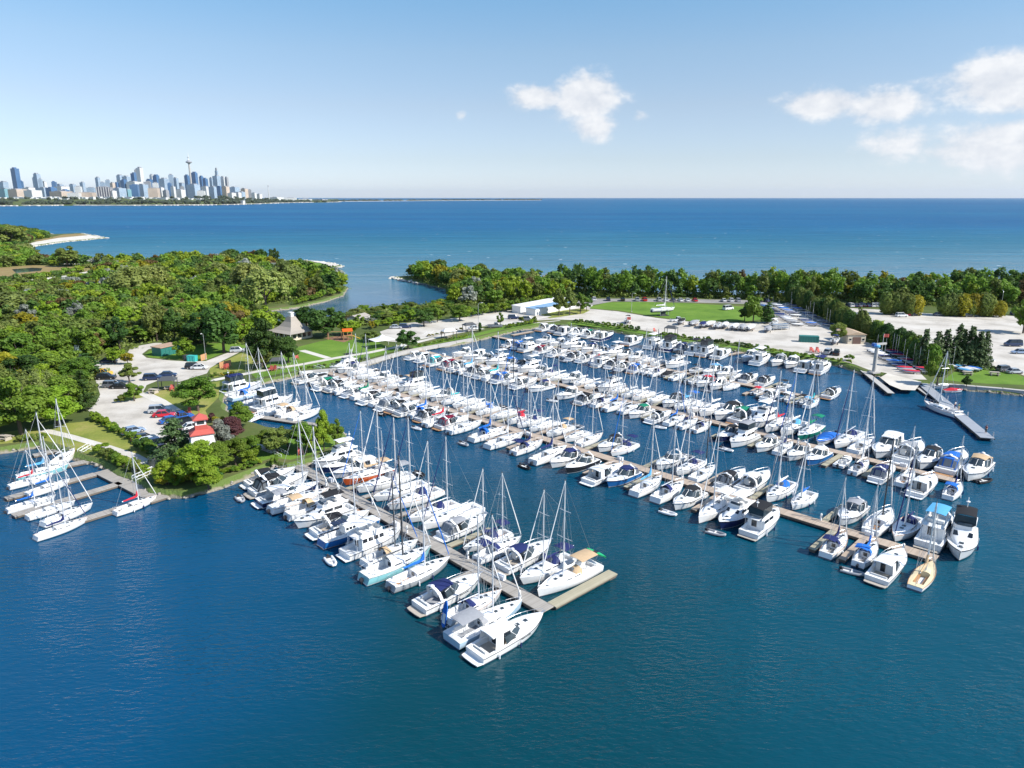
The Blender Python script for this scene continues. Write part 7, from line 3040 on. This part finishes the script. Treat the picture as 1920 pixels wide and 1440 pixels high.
ONE = [
    (442, 872, 818, 58, 'broad', 'mid', 'leafy green tree between the dark red maple and the cruisers'), (392, 918, 868, 60, 'broad', 'lime', 'low light green tree at the waterline before the lighthouse'), (312, 908, 862, 50, 'round', 'lime', 'bushy light green tree at the left corner of the cape'),
    (520, 850, 800, 60, 'broad', 'olive', 'dense olive tree above the pier gangway'), (590, 850, 800, 40, 'round', 'lime', 'small light green tree near the tip of the cape'),  # x base top width kind leaf label
    (332, 864, 781, 86, 'spruce', 'spruce', 'dense dark evergreen at the foot of the lighthouse, lot side'), (372, 905, 828, 100, 'broad', 'lime', 'light green bushy tree in front of the lighthouse'), (330, 900, 850, 60, 'broad', 'lime', 'light green bushy tree left of the lighthouse front'),
    (410, 885, 826, 62, 'round', 'mid', 'round green tree right in front of the lighthouse'), (414, 856, 786, 56, 'broad', 'silver', 'silvery tree just right of the lighthouse tower'), (434, 826, 780, 62, 'round', 'maroon', 'dark red maple right of the lighthouse'),
    (396, 792, 772, 22, 'shrub', 'maroon', 'small dark red shrub above the lighthouse roof'), (412, 802, 777, 34, 'shrub', 'gold', 'golden shrub above the dark red maple'), (452, 802, 753, 56, 'broad', 'mid', 'green tree behind the dark red maple'),
    (372, 770, 703, 84, 'broad', 'mid', 'wide green tree on the lawn between lot and yachts'), (243, 718, 681, 52, 'loose', 'olive', 'round open tree standing in the car park island'), (252, 752, 716, 40, 'round', 'mid', 'dense bushy tree at the bottom of the lot island'), (226, 754, 738, 22, 'shrub', 'olive', 'low olive shrub on the lot island'),
    (216, 682, 648, 40, 'broad', 'lime', 'yellow green tree at the edge of the upper lot'), (240, 684, 660, 28, 'round', 'gold', 'golden tree joined to the yellow green lot tree'),
    (345, 672, 632, 48, 'broad', 'lime', 'bright tree over the teal shed and dumpster'), (150, 692, 645, 30, 'spruce', 'blue', 'blue spruce at the left edge of the car park'), (128, 775, 700, 80, 'broad', 'mid', 'broad green tree above the left lawn'), (160, 770, 690, 50, 'pine', 'dark', 'dark tree at the left corner of the lower lot'),
    (40, 815, 695, 130, 'broad', 'mid', 'largest bright green tree at the left edge'), (110, 800, 720, 90, 'round', 'lime', 'bright green tree right of the largest left tree'), (-30, 815, 700, 110, 'broad', 'dark', 'dark green tree cut by the left edge'),
    (608, 845, 769, 42, 'broad', 'lime', 'bright slim tree at the tip of the cape, left'), (630, 838, 781, 34, 'broad', 'mid', 'bright tree at the very tip of the cape'), (575, 848, 790, 62, 'broad', 'mid', 'green tree on the cape beside the pier gangway'), (540, 838, 793, 54, 'loose', 'olive', 'olive tree in the middle of the cape'),
    (500, 842, 806, 58, 'round', 'mid', 'rounded green tree near the root of the cape'), (470, 858, 815, 48, 'broad', 'mid', 'green tree behind the near pier cruisers'), (470, 868, 838, 46, 'shrub', 'lime', 'light green shrub above the first cruisers'), (515, 868, 852, 22, 'shrub', 'mid', 'small shrub beside the pier gangway'),
    (420, 661, 566, 92, 'broad', 'dark', 'tall dark tree over the drive'), (385, 650, 585, 80, 'broad', 'dark', 'dark tree left of the tall drive tree'), (497, 690, 598, 80, 'broad', 'dark', 'very tall dark tree above the quay fence'), (541, 681, 629, 54, 'round', 'dark', 'rounded dark tree right of the tall quay tree'), (492, 692, 642, 40, 'broad', 'olive', 'olive tree in front of the tall quay tree'),
    (615, 632, 575, 76, 'broad', 'dark', 'dark rounded tree right of the club house roof'), (575, 618, 572, 60, 'broad', 'dark', 'dark tree behind the club house roof'), (656, 628, 596, 46, 'broad', 'lime', 'light green tree behind the playground'), (697, 640, 618, 42, 'round', 'olive', 'small tree by the white canopy tent'),
    (765, 655, 617, 46, 'broad', 'dark', 'single dark tree on the quay edge left of the verge'), (770, 603, 577, 22, 'broad', 'lime', 'bright young tree at the left corner of the upper yard'), (795, 612, 577, 42, 'broad', 'dark', 'dark tree at the left of the upper yard'), (820, 604, 573, 28, 'loose', 'mid', 'slender tree on the upper yard island'),
    (862, 602, 568, 44, 'round', 'mid', 'bright green tree at the bend of the yard hedge'), (900, 622, 602, 7, 'cedar', 'dark', 'narrow dark cypress on the quay corner'), (938, 612, 586, 20, 'loose', 'mid', 'small leaning tree in front of the storage sheds'), (978, 605, 593, 12, 'shrub', 'olive', 'little bush in front of the storage sheds'), (1003, 602, 592, 10, 'shrub', 'olive', 'tiny bush near the shed corner'),
    (1048, 592, 540, 36, 'loose', 'olive', 'open grey green tree at the right end of the sheds'), (1068, 591, 538, 34, 'loose', 'olive', 'second open tree at the right end of the sheds'), (1088, 588, 545, 34, 'loose', 'mid', 'third open tree at the left of the green'), (1100, 583, 552, 24, 'loose', 'dark', 'small tree at the left tip of the green'),
    (1412, 605, 548, 44, 'broad', 'mid', 'tall pale trunked tree at the right end of the green'), (1438, 606, 565, 36, 'pine', 'dark', 'darker tree beside the tall one on the green'), (1396, 602, 570, 30, 'broad', 'dark', 'lower dark tree left of the pair on the green'),
    (1569, 641, 602, 34, 'round', 'olive', 'round tree left of the beige boathouse'), (1640, 634, 594, 36, 'round', 'lime', 'yellow green tree behind the beige boathouse'), (1592, 676, 664, 22, 'shrub', 'mid', 'dense green bush on the bank at the quay corner'), (1757, 722, 664, 44, 'broad', 'mid', 'bright green tree on the shore by the slipway'),
    (1728, 690, 613, 36, 'spruce', 'spruce', 'leftmost of the tall spruces'), (1752, 688, 618, 36, 'spruce', 'spruce', 'second tall spruce from the left'), (1768, 686, 614, 36, 'spruce', 'spruce', 'third tall spruce from the left'), (1790, 687, 604, 36, 'spruce', 'spruce', 'tallest of the spruces, fourth from left'),
    (1800, 684, 614, 32, 'spruce', 'spruce', 'spruce just right of the tallest one'), (1814, 688, 608, 38, 'spruce', 'spruce', 'sixth tall spruce from the left'), (1831, 690, 618, 34, 'spruce', 'spruce', 'seventh tall spruce from the left'), (1842, 688, 618, 32, 'spruce', 'spruce', 'rightmost of the tall spruces'),
    (1812, 725, 705, 22, 'broad', 'dark', 'dark bush hanging over the right shore'), (1863, 694, 686, 13, 'shrub', 'dark', 'clipped dark bush on the right lawn'), (1918, 625, 560, 50, 'broad', 'mid', 'tree cut by the right edge beside the lot'), (1612, 588, 574, 9, 'loose', 'olive', 'little tree standing in the far gravel lot'),
    (1010, 520, 503, 20, 'loose', 'mid', 'bare topped tree over the belt behind the green'), (994, 556, 514, 20, 'broad', 'rust', 'rusty red tree in the wood by the inlet'), (1003, 560, 528, 18, 'broad', 'rust', 'second rusty tree in the wood by the inlet'),
    (500, 585, 497, 80, 'willow', 'willow', 'big weeping willow at the inlet, right of pair'), (470, 560, 487, 70, 'willow', 'willow', 'big weeping willow at the inlet, left of pair'), (535, 548, 486, 64, 'willow', 'willow', 'weeping willow behind the inlet pair'), (250, 560, 493, 70, 'willow', 'willow', 'weeping willow in the middle of the west wood'), (290, 555, 493, 60, 'willow', 'willow', 'second weeping willow in the west wood'), (25, 600, 543, 90, 'willow', 'willow', 'weeping willow at the far left'),
    (127, 500, 460, 48, 'broad', 'olive', 'lone grey green tree on the beach'), (20, 463, 418, 60, 'broad', 'olive', 'tall grey green tree on the lake spit'), (55, 715, 682, 60, 'loose', 'silver', 'silvery tree in the left wood'), (140, 595, 562, 55, 'loose', 'silver', 'silvery tree in the west wood clearing'), (62, 620, 580, 20, 'loose', 'silver', 'thin silvery tree by the small west lot'), (48, 612, 585, 30, 'broad', 'maroon', 'dark red tree by the small west lot'),
    (295, 640, 566, 50, 'broad', 'olive', 'brownish olive tree in the wood above the upper lot'), (384, 605, 575, 30, 'round', 'rust', 'reddish tree near the inlet'), (490, 497, 463, 26, 'broad', 'dark', 'tall dark tree above the willows, left'), (515, 497, 464, 22, 'broad', 'dark', 'tall dark tree above the willows, right'), (615, 545, 510, 32, 'cedar', 'dark', 'dark cone shaped tree on the inlet point')]
for a in ONE:
    tree_px(*a)

# hedges and rows of individual shrubs
cnt = {}


def row(a, b, n, h, w, kind, leafs, where, group, jit=.4):
    if a[0] > b[0]:
        a, b = b, a
    A, Bq = gl(*a), gl(*b)
    for i in range(n):
        f = (i + .5) / n
        p = A.lerp(Bq, f) + Vector((rt.uniform(-jit, jit), rt.uniform(-jit, jit), 0))
        lf = rt.choice(leafs)
        k_ = cnt.get((where, lf), 0)
        cnt[where, lf] = k_ + 1
        lab = '%s %s %s, %s such from left' % (LEAFW[lf], KINDW[kind], where, ORD[k_])
        if len(lab.split()) > 16:
            lab = lab.replace(' the ', ' ')
        tree(p, h * rt.uniform(.75, 1.25), w * rt.uniform(.8, 1.25), kind, lf, lab, group)


row((172, 784), (262, 832), 15, 2.0, 2.3, 'shrub', ['mid', 'lime'], 'in the hedge below the lower car park', 'hedge below the car park')
row((262, 836), (300, 862), 6, 2.4, 2.8, 'shrub', ['dark', 'mid'], 'in the hedge below the lower car park', 'hedge below the car park')
row((180, 850), (275, 892), 9, 2.0, 2.8, 'shrub', ['mid', 'lime', 'olive'], 'on the bank above the comb jetty', 'bank shrubs')
row((300, 910), (400, 898), 9, 1.8, 3.0, 'shrub', ['lime', 'mid', 'gold'], 'on the waterline of the cape', 'cape shrubs')
row((400, 894), (485, 868), 7, 1.2, 2.6, 'shrub', ['lime', 'mid'], 'on the waterline of the cape', 'cape shrubs')
row((400, 906), (350, 890), 5, 3.6, 4.4, 'shrub', ['mid', 'dark', 'lime'], 'on the waterline of the cape', 'cape shrubs')
row((552, 571), (641, 548), 12, 3.2, 5.0, 'shrub', ['mid', 'lime', 'olive'], 'on the far bank of the inlet', 'inlet bank shrubs', 1.0)
row((85, 822), (30, 830), 4, 1.4, 2.2, 'shrub', ['mid', 'olive'], 'on the left shore by the jetty', 'left shore shrubs')
row((395, 707), (440, 700), 6, 1.0, 1.8, 'shrub', ['olive', 'gold', 'mid'], 'in the bed beside the quay path', 'flower bed shrubs')
row((560, 694), (690, 672), 12, .8, 1.4, 'shrub', ['mid', 'dark', 'olive'], 'along the quay edge below the lawn', 'quay edge shrubs')
row((785, 650), (885, 629), 13, .9, 1.6, 'shrub', ['mid', 'lime', 'olive'], 'along the quay verge', 'quay verge shrubs')
row((800, 632), (868, 619), 9, 1.0, 1.5, 'shrub', ['gold', 'rust', 'olive'], 'between the quay path and the yard', 'quay verge shrubs')
row((948, 616), (1008, 605), 14, 1.6, 1.9, 'shrub', ['mid', 'lime'], 'of the reedy bank at the basin head', 'basin head shrubs')
row((1075, 604), (1200, 621), 12, 1.6, 2.6, 'shrub', ['dark', 'mid'], 'on the far quay bank', 'far quay bank shrubs')
row((1240, 630), (1440, 657), 16, 1.7, 2.6, 'shrub', ['dark', 'mid', 'mid'], 'on the far quay bank', 'far quay bank shrubs', .8)
row((1440, 658), (1600, 683), 10, 1.1, 2.2, 'shrub', ['mid', 'lime'], 'on the far quay bank', 'far quay bank shrubs')
row((1478, 565), (1640, 640), 36, 8.0, 4.2, 'cedar', ['olive', 'dark', 'olive'], 'in the long hedge between the yard and the lot', 'long cedar hedge', .6)
row((1648, 640), (1750, 694), 22, 7.0, 4.2, 'cedar', ['dark', 'mid'], 'in the hedge above the covered dinghies', 'hedge above the dinghies', .6)
row((1652, 589), (1715, 592), 9, 8.5, 5.0, 'cedar', ['olive', 'olive', 'gold'], 'in the clump on the far gravel lot, left', 'lot cedars left', 1.2)
row((1762, 592), (1870, 594), 15, 8.5, 5.4, 'cedar', ['olive', 'olive', 'gold'], 'in the clump on the far gravel lot, right', 'lot cedars right', 1.2)
row((860, 597), (1035, 570), 22, 4.2, 5.0, 'shrub', ['mid', 'lime', 'mid'], 'in the hedge behind the storage sheds', 'hedge behind the sheds', 1.2)
row((690, 617), (780, 598), 14, 2.6, 3.4, 'shrub', ['mid', 'lime', 'gold'], 'in the hedge left of the upper yard', 'hedge left of the yard', 1.0)

# ---------------------------------------------------------------- woods: the largest trees one by one, the rest as one mass
WOODS = [
    ('in the west wood', [(-560, 470), (30, 466), (90, 492), (200, 499), (300, 497), (480, 492), (545, 509), (600, 518), (634, 528), (641, 543), (600, 558), (555, 567), (480, 577), (452, 588), (458, 612), (520, 622), (470, 650),
                          (440, 640), (380, 645), (330, 640), (290, 639), (255, 645), (232, 655), (180, 668), (165, 690), (168, 730), (160, 768), (100, 792), (60, 806), (0, 808), (-150, 818), (-380, 832)], 7.2, (5.5, 11.5)),
    ('on the wooded point', [(748, 520), (800, 516), (880, 524), (1030, 539), (1060, 545), (1075, 556), (1000, 566), (860, 576), (835, 568), (850, 560), (858, 545), (800, 528)], 6.5, (6.5, 12)),
    ('in the belt behind the green', [(1030, 538), (1200, 548), (1400, 553), (1560, 550), (1570, 562), (1480, 564), (1400, 561.5), (1250, 558.5), (1110, 558)], 5.2, (7, 15.5)),
    ('in the right lake belt', [(1560, 552), (1780, 549), (2250, 548), (2250, 585), (1870, 577), (1760, 574), (1640, 570), (1570, 566)], 6.0, (6, 15)),
    ('between inlet and yard', [(650, 592), (760, 579), (832, 570), (862, 578), (850, 590), (760, 598), (700, 608), (660, 618), (645, 612)], 5.0, (2.2, 4.2)),
    ('on the lake spit', [(-560, 430), (-200, 428), (30, 432), (70, 440), (90, 447), (60, 452), (35, 464), (-200, 470), (-560, 470)], 8.5, (8, 13))]
CLEAR = [LOT1, LOT2, LOT3, GREEN] + [s[1] for s in surf if s[0] in ('glade', 'pond_reeds', 'wetland_road', 'west_lot', 'park_drive', 'cove_lawn', 'spit_beach', 'spit_reeds', 'cove_beach', 'inner_pond', 'club_lawn', 'slip_lawn', 'spit_lawn', 'park_verge')]
cand = []
for where, poly, sp_, hr in WOODS:
    xs = [p[0] for p in poly]
    ys = [p[1] for p in poly]
    P = [gl(x, y) for x, y in poly]
    wx0, wx1 = min(p.x for p in P), max(p.x for p in P)
    wy0, wy1 = min(p.y for p in P), max(p.y for p in P)
    y = wy0
    r = 0
    while y < wy1:
        d = max(1.0, y / 330)
        st_ = sp_ * min(1.7, d ** .6)
        x = wx0 + (st_ / 2 if r % 2 else 0)
        while x < wx1:
            px_, py_ = x + rt.uniform(-.36, .36) * st_, y + rt.uniform(-.36, .36) * st_
            u, v = project((px_, py_, LZ))
            x += st_
            if not in_poly(u, v, poly) or not (-560 < u < 2250) or any(in_poly(u, v, c) for c in CLEAR):
                continue
            cand.append((px_, py_, where, st_, hr))
        y += st_ * .87
        r += 1
ok = []
for c in cand:
    if all((c[0] - q[0]) ** 2 + (c[1] - q[1]) ** 2 > (q[2] * .8 + 1.2) ** 2 for q in placed):
        ok.append(c)
ok.sort(key=lambda c: math.hypot(c[0], c[1]))
MIXES = {'west': (['mid'] * 12 + ['lime'] * 8 + ['dark'] * 7 + ['olive'] * 7 + ['gold', 'gold', 'silver', 'willow', 'willow', 'rust']), 'belt': (['dark'] * 9 + ['mid'] * 9 + ['olive'] * 4 + ['lime', 'lime', 'gold', 'rust'])}
farP = {}
wood = []
n_ind = 0
for (x, y, where, st_, hr) in ok:
    mix = MIXES['west' if 'west' in where or 'inlet' in where or 'point' in where else 'belt']
    lf = rt.choice(mix)
    kd = rt.choice(['broad', 'broad', 'round', 'loose', 'broad']) if lf != 'willow' else 'willow'
    h = rt.uniform(*hr)
    if kd == 'broad' and lf == 'dark' and rt.random() < .3:
        kd = 'pine'
    w = st_ * rt.uniform(1.1, 1.55)
    u_, v_ = project((x, y, LZ))
    if u_ < 190 and 500 < v_ < 572:            # low scrub round the pond
        h = rt.uniform(2.5, 4.5)
        w *= .8
    if v_ < 500 and u_ < 200:
        h *= .75
    if 'belt' in where:
        w = max(w, 7.5)
    if n_ind < 215 and -110 < u_ < 1990:
        n_ind += 1
        t_ = tree(Vector((x, y, LZ)), h, w, kd, lf, '%s %s %s' % (LEAFW[lf], KINDW[kd], where), 'trees ' + where)
        wood.append((t_, '%s %s' % (LEAFW[lf], KINDW[kd]), where, project((x, y, LZ))[0]))
    else:
        farP.setdefault(lf, []).append((x, y, h, w, kd))
print('woods', len(ok), 'individual', n_ind)
RANK = ['front', 'second', 'third', 'fourth', 'fifth', 'sixth']
bk = {}
for i, (t_, what, where, ux) in enumerate(wood):
    bk.setdefault((what, where, RANK[min(5, i * 6 // len(wood))]), []).append((ux, t_))
for (what, where, rk), lst in bk.items():
    lst.sort(key=lambda q: q[0])
    for i, (ux, t_) in enumerate(lst):
        t_['label'] = '%s %s, %s rank, %s from left' % (what, where, rk, ORD[i])
FARC = {}
for kd in ('broad', 'round', 'loose', 'willow', 'pine'):
    for v in range(3):
        c, nn = crown_points(kd, 560)
        FARC[kd, v] = (c, nn)
for lf, lst in farP.items():
    PP = []
    for x, y, h, w, kd in lst:
        c, nn = FARC[kd, rt.randrange(3)]
        k = len(c)
        a = rt.uniform(0, 6.28)
        ca, sa = math.cos(a), math.sin(a)
        M = np.array([[ca, -sa, 0], [sa, ca, 0], [0, 0, 1]])
        s = np.array([w / 8, w / 8, h / 10])
        cc = (c * s) @ M.T + np.array([x, y, LZ])
        n2 = nn @ M.T
        n2 = n2 / (np.linalg.norm(n2, axis=1, keepdims=True) + 1e-9)
        ref = nr.normal(size=(k, 3))
        u = np.cross(n2, ref)
        u /= (np.linalg.norm(u, axis=1, keepdims=True) + 1e-9)
        b = np.cross(n2, u)
        sz = (.62 * nr.uniform(.6, 1.25, size=(k, 1))) * (w / 8)
        PP.append(np.stack([cc - u * sz, cc - b * sz * .7, cc + u * sz, cc + b * sz * .7], axis=1).reshape(-1, 3))
    P = np.concatenate(PP)
    me = arr_mesh('distant_wood', P, len(P) // 4, 'leaf_' + lf)
    tag(link('distant_wood', me), '%s part of the distant woods along the lake shore' % LEAFW[lf], 'trees', kind='stuff')
# undergrowth on the wood floor
PP = []
for (x, y, where, st_, hr) in ok:
    for q in range(3):
        k = 30
        c = np.array([x + rt.uniform(-.6, .6) * st_, y + rt.uniform(-.6, .6) * st_, LZ + .8]) + nr.normal(size=(k, 3)) * np.array([1.3, 1.3, .8])
        c[:, 2] = np.maximum(c[:, 2], LZ + .1)
        n2 = nr.normal(size=(k, 3)) + np.array([0, 0, 1.0])
        n2 /= np.linalg.norm(n2, axis=1, keepdims=True)
        u = np.cross(n2, nr.normal(size=(k, 3)))
        u /= np.linalg.norm(u, axis=1, keepdims=True)
        b = np.cross(n2, u)
        sz = nr.uniform(.3, .7, size=(k, 1))
        PP.append(np.stack([c - u * sz, c - b * sz * .7, c + u * sz, c + b * sz * .7], axis=1).reshape(-1, 3))
P = np.concatenate(PP)
tag(link('undergrowth', arr_mesh('undergrowth', P, len(P) // 4, 'leaf_olive')), 'low olive undergrowth on the floor of the woods', 'undergrowth', kind='stuff')

# ================================================================ thin lake haze: one closed box of even air round camera and scene
m_ = bpy.data.materials.new('haze')
m_.use_nodes = True
nt_ = m_.node_tree
nt_.nodes.remove(nt_.nodes['Principled BSDF'])
pv = nt_.nodes.new('ShaderNodeVolumePrincipled')
pv.inputs['Color'].default_value = (0.82, 0.90, 1.0, 1)
pv.inputs['Density'].default_value = 1.2e-5
pv.inputs['Anisotropy'].default_value = 0.2
nt_.links.new(pv.outputs[0], nt_.nodes['Material Output'].inputs['Volume'])
MAT['haze'] = m_
hz = MB().box((0, 0, 329), (130000, 130000, 660)).obj('haze', 'haze')
tag(hz, 'thin pale blue haze over the lake and city', 'haze', kind='stuff')
